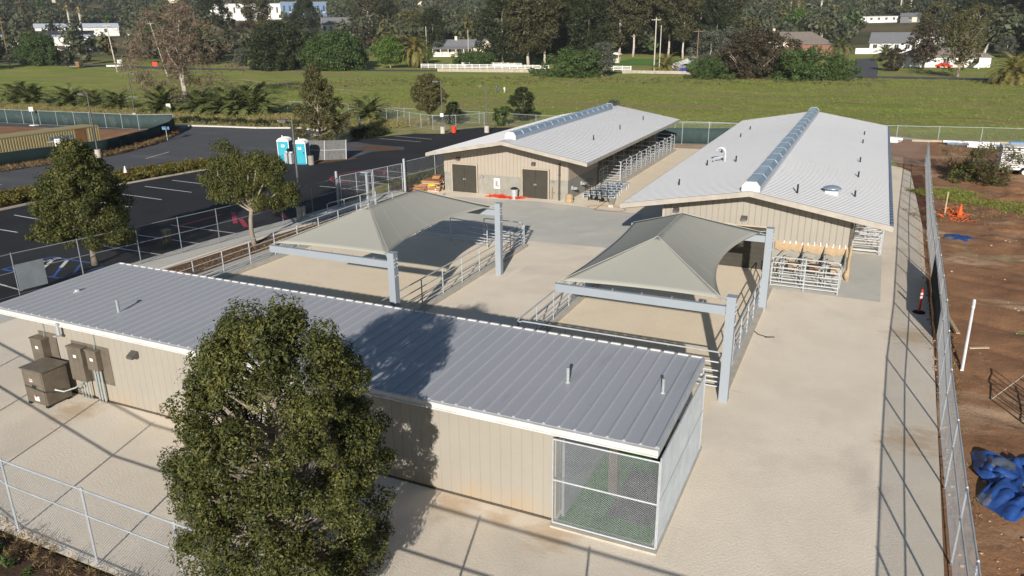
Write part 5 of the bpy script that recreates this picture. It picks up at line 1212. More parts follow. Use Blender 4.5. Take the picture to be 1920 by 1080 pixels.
def branches(b, pts, h, tr, rs, k=.7, n=5, base=.15, th=.018, nmax=70, lean=(0, 0)):
    """trunk and limbs out to the clumps"""
    nT = 7; T = [Vector((lean[0] * (i / nT) + .04 * h * .12 * math.sin(i * 1.7), lean[1] * (i / nT) + .04 * h * .1 * math.cos(i * 2.1), h * k * i / nT)) for i in range(nT + 1)]
    b.tube(T, [tr * (1.25 if i == 0 else 1 - .8 * i / nT) for i in range(nT + 1)], 8)
    order = list(range(len(pts))); rs.shuffle(order)
    for i in order[:nmax]:
        p = Vector(pts[i][:3]); z0 = max(base * h, min(h * k * .95, p.z - .55 * math.hypot(p.x, p.y) - .05 * h)); s = z0 / (h * k) * nT; j = min(nT - 1, int(s)); q = T[j].lerp(T[j + 1], s - j)
        m = q.lerp(p, .5) + Vector((0, 0, -.08 * (p - q).length)) + Vector(rs.normal(size=3) * .06 * (p - q).length)
        b.tube([q, m, p], [th * h * .5 * 1.0, th * h * .33, th * h * .12], 4, caps=False)
    return T

def tree(name, label, cat, loc, h, R_, h0, ncl, cr, per, ll, lw, leaf, bark, prof, seed, tr=None, group=None, nmax=60, inner=.35, up=.3, rz=0, k=.75, th=.018, lean=(0, 0), shell=.55, lob=.18):
    rs = np.random.RandomState(seed); t = thing(name, label, cat, (0, 0, 0), group); ORG[t.name] = Vector((0, 0, 0))
    P = crown_points(ncl, h0, h - cr * .5, R_ - cr * .5, prof, rs, cr, inner, lob)
    P[:, 0] += lean[0] * P[:, 2] / h; P[:, 1] += lean[1] * P[:, 2] / h
    b = MB(); branches(b, P, h, tr or h * .022, rs, k=k, nmax=nmax, th=th, lean=lean); b.build('trunk', bark, t, smooth=True)
    quads_obj('crown', leaves(P, per, ll, lw, rs, up=up, shell=shell), leaf, t)
    t.location = loc; t.rotation_euler = (0, 0, rz); return t

# the near trees
tree('evergreen_tree', 'big dense evergreen tree in front of the kennel building, nearest the camera', 'tree', (-10.45, 10.75, 0), 7.05, 2.28, .5, 340, .33, 520, .075, .032, 'leaf_olive', 'bark_grey',
     ([0, .08, .2, .5, .70, .84, .93, 1], [.78, .95, 1.0, 1.0, .92, .72, .5, .22]), 27, tr=.15, nmax=240, k=.85, inner=.45, th=.013, shell=.72, lob=.10)
tree('evergreen_tree', 'dense conical tree at the left beside the dark parking lot', 'tree', (-37.9, 26.9, 0), 6.9, 2.6, 1.3, 260, .42, 330, .12, .055, 'leaf_olive', 'bark_grey',
     ([0, .1, .3, .55, .8, 1], [.7, 1, 1, .74, .42, .12]), 12, tr=.17, nmax=60)
t3 = thing('evergreen_tree', 'open many lobed tree with a bare curved trunk by the left pen fence', 'tree', (0, 0, 0)); ORG[t3.name] = Vector((0, 0, 0)); rs = np.random.RandomState(5)
lob = [(-1.7, 0, 4.2, 1.0), (-1.25, .5, 5.3, .8), (-.5, .2, 4.6, .7), (.9, -.3, 5.2, .75), (1.5, -.2, 4.5, 1.0), (2.1, 0, 3.4, .8), (.7, .5, 3.7, .95), (-.7, -.4, 3.4, .9), (1.0, -.6, 2.6, .6), (-1.9, .3, 3.3, .6), (2.4, .4, 2.7, .4), (1.6, .4, 2.3, .45)]
P = []
for (x, y, z, r) in lob:
    for k in range(int(15 * r * r) + 4):
        d = rs.normal(size=3); d /= np.linalg.norm(d); q = r * (.35 + .6 * rs.rand() ** .5); c = .38 + .15 * rs.rand(); P.append((x + d[0] * q, y + d[1] * q, z + d[2] * q * .85, c, c, c * .85))
P = np.array(P); b = MB(); b.tube([(0, 0, 0), (-.12, .02, .8), (-.05, 0, 1.6), (.1, 0, 2.3), (.05, 0, 3.2), (.1, 0, 4.2)], [.17, .14, .125, .12, .08, .04], 9)
for (x, y, z, r) in lob: b.tube([(.08, 0, 2.0 + .2 * rs.rand()), (x * .45, y * .5, (z + 2) / 2 - .1), (x, y, z)], [.07, .05, .02], 6, caps=False)
for p in P[::3]: q = min(lob, key=lambda l: (l[0] - p[0]) ** 2 + (l[1] - p[1]) ** 2 + (l[2] - p[2]) ** 2); b.tube([q[:3], p[:3]], [.018, .008], 4, caps=False)
b.build('trunk', 'bark_grey', t3, smooth=True); quads_obj('crown', leaves(P, 300, .11, .05, rs), 'leaf_olive', t3); t3.location = (-32.55, 33.5, 0); t3.rotation_euler = (0, 0, .45); t3.scale = (.96, .96, 1.0)
tree('evergreen_tree', 'tall conical tree directly behind the teal portable toilets', 'tree', (-54.3, 67.5, 0), 8.6, 2.9, .8, 190, .5, 130, .2, .09, 'leaf_dusty', 'bark_grey', CONE, 14, tr=.16, nmax=40)
tree('evergreen_tree', 'rounded tree with forked trunk at the far corner of the parking lot', 'tree', (-53.2, 88.6, 0), 6.6, 2.6, 2.0, 120, .5, 110, .22, .1, 'leaf_dusty', 'bark_grey', ROUND, 15, tr=.13, nmax=40)
tree('evergreen_tree', 'small compact dark tree just beyond the farther barn roof', 'tree', (-43.6, 97.5, 0), 4.5, 1.9, .4, 90, .42, 110, .2, .09, 'leaf_dark', 'bark_grey', ROUND, 16, tr=.1, nmax=20)
tree('shrub', 'small grey green shrub peeking over the farther barn ridge', 'shrub', (-33.5, 107, 0), 2.2, 1.6, .2, 26, .35, 90, .25, .1, 'leaf_silver', 'bark_grey', DOME, 17, nmax=12)
tree('shrub', 'dark bush beside the lamp post at the far lot corner', 'shrub', (-50.8, 91.0, 0), 2.9, 1.3, .2, 40, .4, 80, .25, .1, 'leaf_dark', 'bark_grey', DOME, 18, nmax=12)
tree('shrub', 'twiggy bush by the fence corner behind the red barrel', 'shrub', (-43.9, 91.3, 0), 2.4, 1.2, .2, 30, .35, 60, .3, .1, 'leaf_green', 'bark_grey', VASE, 19, nmax=12)
tree('shrub', 'feathery green bush leaning in front of the livestock trailer', 'shrub', (9.2, 69.5, 0), 3.3, 2.3, .3, 60, .5, 60, .3, .05, 'leaf_dusty', 'bark_dark', VASE, 20, nmax=50, inner=.3)
tree('shrub', 'bare twiggy bush just outside the far right fence', 'shrub', (6.7, 75.3, 0), 2.8, 1.6, .2, 40, .4, 22, .25, .05, 'leaf_dry', 'bark_grey', VASE, 21, nmax=40, inner=.3, th=.012)
tree('shrub', 'low dark bush between the two bigger bushes on the dirt', 'shrub', (7.4, 70.8, 0), 1.6, 1.5, .1, 34, .35, 70, .22, .07, 'leaf_olive', 'bark_dark', DOME, 22, nmax=12)
tree('hedge', 'dark leafy hedge beside the person in white', 'hedge', (-54.2, 76.2, 0), 1.3, 1.5, .1, 30, .45, 110, .2, .08, 'leaf_dark', 'bark_dark', DOME, 23, nmax=8).scale = (1, 2.4, 1)
# sycamore with white limbs
def bare_tree(name, label, loc, h, R_, seed, leaf, per, bark='bark_pale', ncl=70, cr=.9, ll=.5, lw=.2, th=.012, n_limb=9, h0=.25, rz=0):
    rs = np.random.RandomState(seed); t = thing(name, label, 'tree'); ORG[t.name] = Vector((0, 0, 0)); b = MB(); ends = []
    T = [Vector((0, 0, 0)), Vector((.1 * R_ * .3, 0, h * .12)), Vector((-.05 * R_, .03 * R_, h * .3))]; b.tube(T, [h * .03, h * .024, h * .018], 8)
    for i in range(n_limb):
        a = 2 * PI * i / n_limb + rs.rand(); el = .5 + .8 * rs.rand(); p = T[1].lerp(T[2], rs.rand()); d = Vector((math.cos(a) * math.cos(el), math.sin(a) * math.cos(el), math.sin(el))); L = h * (.35 + .3 * rs.rand()); pts = [p]; 
        for k in range(4): d = (d + Vector(rs.normal(size=3) * .22) + Vector((0, 0, .08))).normalized(); p = p + d * L / 4; pts.append(p); ends.append(p)
        b.tube(pts, [h * .012, h * .009, h * .007, h * .005, h * .003], 5, caps=False)
        for q in pts[1:]:
            for m in range(4):
                e = q + Vector(rs.normal(size=3)) * h * .06 + d * h * .06; b.tube([q, q.lerp(e, .5) + Vector((0, 0, h * .01)), e], [h * .003, h * .002, h * .001], 4, caps=False); ends.append(e)
    b.build('trunk', bark, t, smooth=True)
    P = crown_points(ncl, h * h0 * .4, h * .95, R_, ROUND, rs, cr, .2); Q = np.concatenate([P, np.array([(e.x, e.y, e.z, cr, cr, cr * .8) for e in ends])])
    quads_obj('crown', leaves(Q, per, ll, lw, rs, shell=.1), leaf, t); t.location = loc; t.rotation_euler = (0, 0, rz); return t
bare_tree('sycamore_tree', 'huge half bare sycamore with white limbs rising from the left of the field', (-114, 104.5, 0), 17.5, 10, 31, 'leaf_twig', 60, ncl=190, cr=1.7, ll=.7, lw=.09, n_limb=6, h0=.02)
bare_tree('sycamore_tree', 'reddish half bare tree right in front of the large white house', (10.9, 246.3, 0), 13.6, 5.0, 32, 'leaf_rust', 12, bark='bark_dark', ll=.7, lw=.3, rz=1)
bare_tree('sycamore_tree', 'thin leafed grey tree at the right end of the white garage', (16.9, 211.8, 0), 12.8, 5.0, 33, 'leaf_dusty', 13, bark='bark_grey', ll=.55, lw=.25, rz=2)
# ------------------------------------------------------------------ palms
def palm_parts(nf, L, seed, nl=15, droop=1.0, rl=.35, el0=-.35, el1=1.45, wl=.05):
    rs = np.random.RandomState(seed); b = MB(); Q = []
    for i in range(nf):
        a = i * 2.39996 + rs.rand() * .3; el = el1 - (el1 - el0) * ((i + .5) / nf) ** .8; p = Vector((0, 0, 0)); pts = [p]; e = el; n = 7
        for k in range(n): p = p + Vector((math.cos(a) * math.cos(e), math.sin(a) * math.cos(e), math.sin(e))) * L / n; pts.append(p); e -= droop * .27 * (.5 + k / n)
        b.tube(pts, [.035 * L / 3] * 4 + [.02 * L / 3] * 4, 3, caps=False)
        side = Vector((-math.sin(a), math.cos(a), 0))
        for j in range(nl):
            s = .12 + .86 * (j + .5) / nl; f = s * n; m = min(n - 1, int(f)); c = pts[m].lerp(pts[m + 1], f - m); d = (pts[m + 1] - pts[m]).normalized(); ln = L * rl * math.sin(PI * min(1, s * .85 + .12)) ** .7 * .55
            for sg in (-1, 1):
                tip = c + (side * sg * .8 + d * .7 + Vector((0, 0, .15 - .35 * rs.rand()))).normalized() * ln; w_ = d * wl * L / 2
                Q.append([c - w_, c + w_, tip + w_ * .2, tip - w_ * .2])
    return b, np.array([[tuple(v) for v in q] for q in Q])
def palm(label, loc, th_, tr, nf, L, seed, leaf='leaf_palm', bark='bark_dark', group='palm trees', rz=0, **k):
    t = thing('palm_tree', label, 'palm tree', (0, 0, 0), group); ORG[t.name] = Vector((0, 0, 0)); b, Q = palm_parts(nf, L, seed, **k)
    tb = MB(); tb.tube([(0, 0, -.3), (.02, 0, th_ * .5), (0, .02, th_)], [tr * 1.15, tr * .95, tr * 1.05], 9); tb.ell((0, 0, th_ + tr * .2), (tr * 1.3, tr * 1.3, tr * 1.4), 9, 6); tb.build('trunk', bark, t, smooth=True)
    b.v = [(x, y, z + th_ + tr * .5) for x, y, z in b.v]; f = b.build('frond_rib', leaf, t); Q[:, :, 2] += th_ + tr * .5; quads_obj('frond', Q, leaf, t); t.location = loc; t.rotation_euler = (0, 0, rz); return t
gp = 'young palms along the dry verge'
p0 = palm('big bushy palm, largest of the verge row, right of the white kerb', (-84.9, 90.6, -.02), .7, .35, 46, 5.7, 41, group=gp, rl=.42, wl=.075, droop=.85)
copy_tree(p0, (-64.3, 90.7, -.02), 1.3, .72, 'small palm standing alone behind the person in white')
for i, (x, y, s, lb) in enumerate(((-139.5, 90.6, .8, 'leftmost palm of the verge row, cut by the left edge'), (-136.0, 90.4, .78, 'second palm from the left edge in the verge row'), (-125.2, 89.9, .76, 'third palm from the left edge in the verge row'), (-119.5, 90.4, .62, 'small dark palm left of the white verge sign'),
                                (-112.9, 89.5, .66, 'small palm just right of the white verge sign'), (-101.1, 88.0, .84, 'palm right of the tall lamp post among the verge palms'), (-94.9, 89.7, .80, 'palm under the sycamore, fourth from the verge row right end'), (-91.2, 90.4, .78, 'palm under the sycamore, third from the verge row right end'), (-88.3, 89.2, .9, 'palm partly hidden behind the biggest verge palm'))):
    copy_tree(p0, (x, y, -.02), i * 1.1, s, lb)
palm('great round date palm with a thick skirt beside the white rail fence', (-136.1, 220.3, 0), 5.6, .9, 90, 6.8, 42, el0=-1.2, nl=16, leaf='leaf_palm_gold', bark='bark_red', wl=.05, rl=.3)
palm('tall golden palm crown rising between dark trees at the top', (-250.8, 382, gz(-250.8, 382)), 17, .9, 60, 8.0, 43, el0=-1.2, leaf='leaf_palm_gold', wl=.06)
palm('bushy palm at the foot of the paired utility poles', (-54.2, 219.2, 0), 1.2, .5, 50, 5.6, 44, leaf='leaf_palm_gold', el0=-.5)
palm('date palm in front of the grey roofed house on the right', (-12.6, 287, gz(-12.6, 287)), 4.6, .45, 60, 5.2, 45, leaf='leaf_palm', el0=-.9)
palm('short dark palm at the corner of the large white house', (1.2, 292, gz(1.2, 292)), 1.8, .5, 50, 5.4, 46, leaf='leaf_palm', el0=-.7)
palm('large drooping palm at the right edge of the field', (25.2, 190.2, 0), 2.2, .7, 90, 6.2, 47, leaf='leaf_palm_gold', el0=-1.25, rl=.3)
palm('left one of two thick trunked palms above the right houses', (-27.2, 411, gz(-27, 411)), 8.5, .9, 44, 4.6, 48, leaf='leaf_palm', bark='bark_pale', el0=-.9)
palm('right one of two thick trunked palms above the right houses', (-23.6, 424, gz(-24, 424)), 9.5, .9, 44, 5.0, 49, leaf='leaf_palm', bark='bark_pale', el0=-.9)
fp = palm('slender fan palm behind the long white roof at far left', (-405, 300, gz(-405, 300)), 17, .5, 26, 3.4, 50, leaf='leaf_palm_gold', bark='bark_pale', el0=-.9)
copy_tree(fp, (-400, 303, gz(-400, 303)), 1, .96, 'second slender fan palm behind the long white roof at far left')
for i, (x, y) in enumerate(((-58, 520), (-54, 525), (-49, 521), (8, 610), (14, 606), (-35, 505))):
    copy_tree(fp, (x, y, gz(x, y)), i, .8 + .05 * i, 'tall thin fan palm among the dark trees on the right hillside')
copy_tree(p0, (-196, 221, 0), 2, 1.1, 'golden green palm showing left of the dark round tree')
copy_tree(p0, (-160, 310, gz(-160, 310)), .5, 1.15, 'palm behind the cream ranch house roof')
# ------------------------------------------------------------------ background trees: individuals
TP = {}
def proto(key, *a, **k):
    t = tree(*a, **k); TP[key] = [t, False]; return t
def put(key, x, y, s, label, rz=0, sz=None, leaf=None):
    t, used = TP[key]; sc = s if isinstance(s, tuple) else (s, s, s)
    if not used: o = t; o.location = (x, y, gz(x, y) - .1); o.scale = sc; o.rotation_euler = (0, 0, rz); o['label'] = label; TP[key][1] = True
    else: o = copy_tree(t, (x, y, gz(x, y) - .1), rz, sc, label)
    return o
G = 'background trees beyond the field'
proto('eucA', 'eucalyptus_tree', '', 'tree', (0, 0, 0), 30, 9.5, 5, 150, 2.1, 130, .85, .36, 'leaf_euc', 'bark_pale', TALL, 61, tr=.5, group=G, nmax=30, th=.008, k=.9)
proto('eucB', 'eucalyptus_tree', '', 'tree', (0, 0, 0), 30, 8, 8, 120, 2.2, 130, .85, .36, 'leaf_euc', 'bark_pale', VASE, 62, tr=.42, group=G, nmax=34, th=.010, k=.85)
proto('eucC', 'eucalyptus_tree', '', 'tree', (0, 0, 0), 26, 9, 2, 150, 2.0, 130, .8, .36, 'leaf_dark', 'bark_grey', ROUND, 63, tr=.4, group=G, nmax=20, k=.8)
proto('round', 'broadleaf_tree', '', 'tree', (0, 0, 0), 12, 9.5, .4, 150, 1.8, 150, .62, .3, 'leaf_green', 'bark_dark', ([0, .2, .45, .7, .85, 1], [1, .95, 1.0, .85, .6, .35]), 64, tr=.4, group=G, nmax=10, k=.5)
proto('dark', 'broadleaf_tree', '', 'tree', (0, 0, 0), 13, 10, .4, 190, 1.7, 150, .62, .3, 'leaf_dark', 'bark_dark', DOME, 65, tr=.4, group=G, nmax=8, k=.5)
proto('bright', 'broadleaf_tree', '', 'tree', (0, 0, 0), 9, 5, 2.0, 80, 1.2, 120, .5, .25, 'leaf_bright', 'bark_grey', ROUND, 66, tr=.25, group=G, nmax=24)
proto('bush', 'large_bush', '', 'bush', (0, 0, 0), 6, 6, .1, 95, 1.15, 120, .45, .2, 'leaf_green', 'bark_dark', ([0, .25, .5, .75, 1], [1, .9, .8, .6, .5]), 67, tr=.2, group=G, nmax=14, k=.6, lob=.4)
proto('rust', 'broadleaf_tree', '', 'tree', (0, 0, 0), 11, 5.5, 1.0, 90, 1.2, 100, .55, .26, 'leaf_rust', 'bark_pale', ([0, .2, .45, .7, .85, 1], [.7, .9, 1.0, .9, .75, .45]), 68, tr=.22, group=G, nmax=26, lob=.35)
proto('silver', 'broadleaf_tree', '', 'tree', (0, 0, 0), 12, 5.5, .8, 110, 1.3, 120, .55, .22, 'leaf_silver', 'bark_pale', TALL, 69, tr=.25, group=G, nmax=16)
proto('dusty', 'broadleaf_tree', '', 'tree', (0, 0, 0), 14, 6.5, 1.0, 120, 1.5, 120, .6, .26, 'leaf_dusty', 'bark_grey', TALL, 70, tr=.3, group=G, nmax=16)
for k_, x, y, s, lb in (
    ('eucA', -104.5, 238.5, 1.0, 'eucalyptus with a white forked trunk left of the others behind the white fence'), ('eucB', -100.4, 243, .95, 'eucalyptus with a slim bare grey trunk right behind the white fence'),
    ('eucC', -122, 256, 1.0, 'dark eucalyptus at the left end of the tall grove, beside the ranch house'), ('eucC', -112, 268, 1.1, 'dark full eucalyptus deep in the left part of the tall grove'),
    ('eucA', -103, 285, 1.1, 'tall eucalyptus in the shaded middle of the grove'), ('eucC', -92, 262, .95, 'dark eucalyptus in the middle of the grove behind the big green bush'),
    ('eucA', -95, 308, 1.05, 'tall eucalyptus above the small white shelter'), ('eucB', -87, 300, 1.05, 'eucalyptus with slender pale trunk just behind the small white shelter'),
    ('eucB', -74, 303, 1.05, 'pale trunked eucalyptus at the back of the bright lawn'), ('eucB', -66, 292, .9, 'eucalyptus with reddish forked limbs right of the bright lawn'), ('eucC', -78, 325, 1.1, 'dark eucalyptus behind the right part of the grove'),
    ('eucC', -88, 335, 1.15, 'darkest eucalyptus high behind the lawn'), ('eucA', -68, 330, 1.1, 'tall eucalyptus at the right end of the grove behind the lawn'), ('eucC', -58, 312, .9, 'dark eucalyptus at the right end of the grove above the brown pole'),
    ('eucB', -60, 345, 1.0, 'slim eucalyptus behind the brown utility pole'), ('eucA', -128, 300, 1.0, 'eucalyptus behind the cream ranch house on its right'),
    ('eucA', -255, 366, .95, 'dark tall tree left of the golden palm crown'), ('eucC', -246, 372, .8, 'dark tree right below the golden palm crown'), ('eucC', -270, 380, .7, 'dark tree standing right of the solar roofed building'),
    ('eucC', -168, 286, .72, 'dark tree at the left end of the cream ranch house'), ('dusty', -205, 330, 1.2, 'greyish tall tree between the palm crown and the ranch house'), ('dusty', -220, 345, 1.1, 'greyish tree right of the golden palm crown group'),
    ('dark', -175, 202, 1.12, 'broad dark green round tree at the left edge of the bright field'), ('round', -153, 200, .98, 'bright leafy round tree right of the broad dark one'), ('round', -165, 222, .9, 'green tree peeking over between the dark and bright round trees'),
    ('silver', -200, 210, .5, 'small silvery shrub left of the broad dark round tree'), ('bright', -143, 216, 1.1, 'light green spreading tree left of the great date palm'), ('bright', -148, 244, .8, 'light green small tree behind the great date palm'),
    ('bush', -131, 243, .75, 'dark round bush in front of the cream ranch house'), ('bush', -124, 238, .8, 'green bush at the right corner of the cream ranch house'), ('bush', -118, 232, .8, 'green bush close behind the white rail fence, left of the grove'),
    ('bright', -184, 360, 1.3, 'bright green tree behind the ranch house chimney'), ('round', -190, 380, .9, 'green tree on the slope right of the chimney'), ('dusty', -150, 330, 1.1, 'dusty green tree above the right gable of the ranch house'),
    ('bush', -70.5, 189, (1.45, 1.2, 1.15), 'great low green bush hiding part of the white fence'), ('silver', -65, 196, .72, 'grey green bushy tree right behind the great low bush'),
    ('bush', -36.8, 191, .85, 'green bush just right of the brown utility pole'), ('rust', -27.5, 195, 1.05, 'dark reddish tree with dense crown right of the silver trees'), ('rust', -31.5, 198, .8, 'brown leafed tree at the left of the dark reddish one'), ('rust', -23.8, 203, .95, 'dark tree with a pale trunk beside the grey roofed house'),
    ('silver', -41, 214, .95, 'silvery blue tree right behind the brown utility pole'), ('silver', -36, 220, 1.0, 'second silvery blue tree right of the brown pole'), ('bush', -15.5, 193.5, (1.5, 1.1, 1.2), 'large spreading green bush in front of the brick wall'), ('bush', -8.5, 196, .8, 'green bush at the left side of the grey driveway'), ('bush', -19.5, 200, .95, 'tall green bush in front of the left end of the brick wall'),
    ('rust', 3.5, 236, .55, 'low brown bush at the right side of the grey driveway'), ('dark', -52, 312, .6, 'dark tree left of the grey roofed house'), ('eucC', -66, 375, .8, 'dark tree behind the silver trees on the right'),
    ('bright', -42, 455, 1.6, 'bright green tree above the grey roofed house'), ('round', -32, 450, 1.1, 'green tree right above the grey roof ridge'), ('silver', 38, 312, .6, 'grey round shrub above the large palm at the right edge'), ('dusty', 26, 330, 1.1, 'dusty tree behind the large white house on its right'),
    ('dusty', 34, 372, 1.2, 'dusty tree on the slope at the upper right'), ('eucC', 50, 440, 1.0, 'dark grove tree in the upper right corner'), ('eucC', 42, 470, 1.05, 'dark tree left of the upper right corner'), ('eucB', 60, 420, .9, 'pale limbed tree in the upper right corner'), ('dusty', 20, 400, 1.3, 'large dusty tree above the large white house'),
    ('round', -268, 184, .88, 'broad green tree at the far left by the valley road'), ('dusty', -285, 195, .8, 'greyish tree left of the broad green one by the valley road'), ('round', -300, 262, .72, 'green tree in front of the gabled white cottage'), ('dark', -292, 272, .8, 'dark tree right of the gabled white cottage'),
    ('eucC', -330, 330, 1.0, 'dark tree behind the white roofs at the left'), ('eucA', -300, 330, .9, 'tall brownish tree left of the big sycamore'), ('eucC', -280, 345, .85, 'tall dark tree right behind the big sycamore'), ('rust', -250, 270, 1.2, 'brownish tree behind the sycamore crown'), ('dusty', -235, 262, 1.0, 'dusty tree right of the sycamore crown'),
    ('rust', -330, 470, .9, 'dark red tree in front of the white industrial building'), ('eucC', -372, 448, .42, 'dark tree in front of the left end of the white industrial building'), ('eucC', -318, 440, .42, 'dark tree below the blue end of the industrial building'), ('rust', -240, 330, 1.0, 'brown tree left of the solar roofed building'),
    ('bright', -215, 250, 1.5, 'bright lime tree rising behind the broad dark round tree'), ('dark', -400, 222, .7, 'dark tree at the far left edge')):
    put(k_, x, y, s, lb, rz=(x * 1.7 + y) % 6.28)
for k_, (t_, used) in TP.items():
    assert used, k_
# far wood on the hills: one mass
rs = np.random.RandomState(99); CLB = []; 
fwd = np.array([-math.sin(YAW), math.cos(YAW)])
cand = 0
while cand < 8500:
    r = 300 + 900 * rs.rand() ** 1.1; a = YAW + (rs.rand() - .5) * 1.5; x, y = -r * math.sin(a), r * math.cos(a)
    dens = .5 + .5 * math.sin(x * .013 + 2) * math.cos(y * .011) + .25 * math.sin(x * .05 + y * .04)
    cand += 1
    if r > 480 and dens < .02 + .06 * rs.rand(): continue
    if r < 340 and rs.rand() < .4: continue
    if -120 < x < -50 and 235 < y < 300: continue
    if -24 < x < 40 and 200 < y < 345: continue
    if -14 < x < 24 and 345 < y < 580 and rs.rand() < .93: continue
    if -66 < x < -6 and 280 < y < 400: continue
    if -170 < x < -120 and 250 < y < 310: continue
    if (-520 < x < -400 and 440 < y < 540) or (-300 < x < -265 and 350 < y < 400): continue
    if -470 < x < -330 and 230 < y < 360 and rs.rand() < .6: continue
    # keep views to the houses open in front of them
    ang = math.degrees(math.atan2(-x, y)); 
    if r < 680 and 37.5 < ang < 45 and rs.rand() < .93: continue
    if r < 590 and -2.5 < ang < 1.6 and rs.rand() < .9: continue
    if r < 560 and 50 < ang < 60 and rs.rand() < .93: continue
    if r < 480 and 34 < ang < 39 and rs.rand() < .9: continue
    h = (5 + 8 * rs.rand() ** 1.6) * (1.25 if r < 600 else 1); z = gz(x, y); wd = h * (.32 + .25 * rs.rand())
    for k in range(5):
        q = rs.normal(size=3) * .3; CLB.append((x + q[0] * wd, y + q[1] * wd, z + h * (.4 + .42 * rs.rand()), wd * .62, wd * .62, h * .28))
CLB = np.array(CLB); sel = rs.rand(len(CLB) // 5); T5 = np.repeat(sel, 5)
for nm, lo, hi, mt in (('hillside_wood', 0, .45, 'leaf_hill'), ('hillside_wood', .45, .72, 'leaf_hill_dark'), ('hillside_wood', .72, .86, 'leaf_dusty'), ('hillside_wood', .86, .95, 'leaf_green'), ('hillside_wood', .95, 1, 'leaf_rust')):
    c = CLB[(T5 >= lo) & (T5 < hi)]; tag(quads_obj(nm, leaves(c, 34, 2.1, 1.1, rs, shell=.5), mt), 'far trees covering the hillsides', kind='stuff')
# low ground cover
def scatter(name, label, mat, n, region, hh, ll, lw, seed, per=14, cr=.3, dens=None):
    rs = np.random.RandomState(seed); P = []
    while len(P) < n:
        x, y = region(rs)
        if x is None: continue
        c = cr * (.5 + rs.rand()); P.append((x, y, hh * (.3 + .4 * rs.rand()) - .03, c, c, hh * .5))
    return tag(quads_obj(name, leaves(P, per, ll, lw, rs, shell=.2, up=0), mat), label, kind='stuff')
def along(pts, w_):
    L = [math.hypot(q[0] - p[0], q[1] - p[1]) for p, q in zip(pts, pts[1:])]; cum = np.cumsum([0] + L)
    def f(rs):
        s = rs.rand() * cum[-1]; i = min(len(L) - 1, int(np.searchsorted(cum, s, 'right') - 1)); u = (s - cum[i]) / L[i]; p, q = pts[i], pts[i + 1]
        d = np.array([q[0] - p[0], q[1] - p[1]]) / L[i]; o = (rs.rand() - .5) * w_; return p[0] + (q[0] - p[0]) * u - d[1] * o, p[1] + (q[1] - p[1]) * u + d[0] * o
    return f
scatter('hedge_shrubs', 'low row of golden green shrubs between road and parking lot', 'leaf_hedge', 620, along([(-58.9, 30), (-58.6, 43), (-57.0, 51), (-55.2, 54.4)], 3.2), .75, .2, .09, 71, per=75, cr=.5)
scatter('verge_shrubs', 'low dark shrubs along the white road kerb', 'leaf_dark', 130, along([(-88, 79.5), (-80, 80.5), (-72, 81), (-66, 83)], 2.5), .8, .3, .12, 72, per=45, cr=.5)
scatter('verge_grass', 'dry grass on the verge', 'leaf_straw', 6500, along([(-140, 84), (-100, 84), (-80, 85), (-62, 87), (-55, 84)], 13), .5, .5, .05, 73, per=7, cr=.5)
scatter('island_grass', 'dry grass growing along the green screened fence', 'leaf_dry', 1100, along([(-73.4, 40), (-72.2, 50.7), (-71.5, 54.6), (-74.2, 62.2), (-78.3, 68.8), (-82, 72.8)], 1.6), .5, .35, .04, 74, per=12, cr=.3)
scatter('scrub', 'scrubby weeds in the bed by the yard gate', 'leaf_olive', 130, along([(-34.2, 51.5), (-34.4, 58), (-33.4, 62)], 2.4), .6, .2, .06, 75, per=40, cr=.4)
scatter('fence_weeds', 'dry weeds below the nearest fence', 'leaf_dry', 520, along([(-30, 11.5), (-21.6, 9.5), (-15, 9.2), (-4, 9.0)], .8), .28, .16, .015, 76, per=12, cr=.2)
scatter('near_weeds', 'green weeds on the dark soil outside the nearest fence', 'leaf_green', 60, along([(-22, 8), (-14, 7.5)], 2.5), .3, .2, .05, 77, per=30, cr=.25)
scatter('dirt_weeds', 'dry weeds on the dirt beyond the fence', 'leaf_dry', 420, along([(4.8, 59), (6.5, 55), (8, 61), (13, 55), (22, 47)], 5), .3, .25, .025, 78, per=10, cr=.35)
scatter('fence_line_weeds', 'dry weeds outside the long right fence', 'leaf_dry', 260, along([(3.5, 14), (3.6, 25), (3.9, 34), (4.2, 46)], .5), .18, .16, .02, 84, per=12, cr=.16)
scatter('dirt_grass', 'green grass on the dirt bank below the bushes', 'grass_blade', 900, along([(4.9, 66), (6, 64), (9, 62.5), (13, 58)], 4), .3, .3, .03, 79, per=14, cr=.4)
scatter('mulch_chips', 'wood chips in the mulch strip beside the left pen', 'leaf_dry', 900, along([(-32.3, 27.8), (-32.0, 34), (-31.9, 43.5)], 1.6), .05, .10, .04, 82, per=8, cr=.25)
scatter('mulch_litter', 'dark leaf litter in the mulch strip beside the left pen', 'leaf_rust', 500, along([(-32.3, 27.8), (-32.0, 34), (-31.9, 43.5)], 1.6), .05, .12, .05, 83, per=8, cr=.25)
def fld(rs):
    r = 92 + 110 * rs.rand() ** .8; a = YAW + (rs.rand() - .5) * 1.32; x, y = -r * math.sin(a), r * math.cos(a)
    if y < 97 + .02 * x or y > 205: return None, None
    return x, y
scatter('field_tufts', 'rough grass tufts in the green field', 'grass_blade', 9000, fld, .3, .5, .05, 80, per=6, cr=.6)
scatter('field_weeds', 'reddish weeds in the far field', 'leaf_rust', 700, lambda rs: ((lambda r, a: (-r * math.sin(a), r * math.cos(a)))(175 + 28 * rs.rand(), YAW - .05 + (rs.rand() - .5) * .8)), .4, .5, .1, 81, per=5, cr=.9)

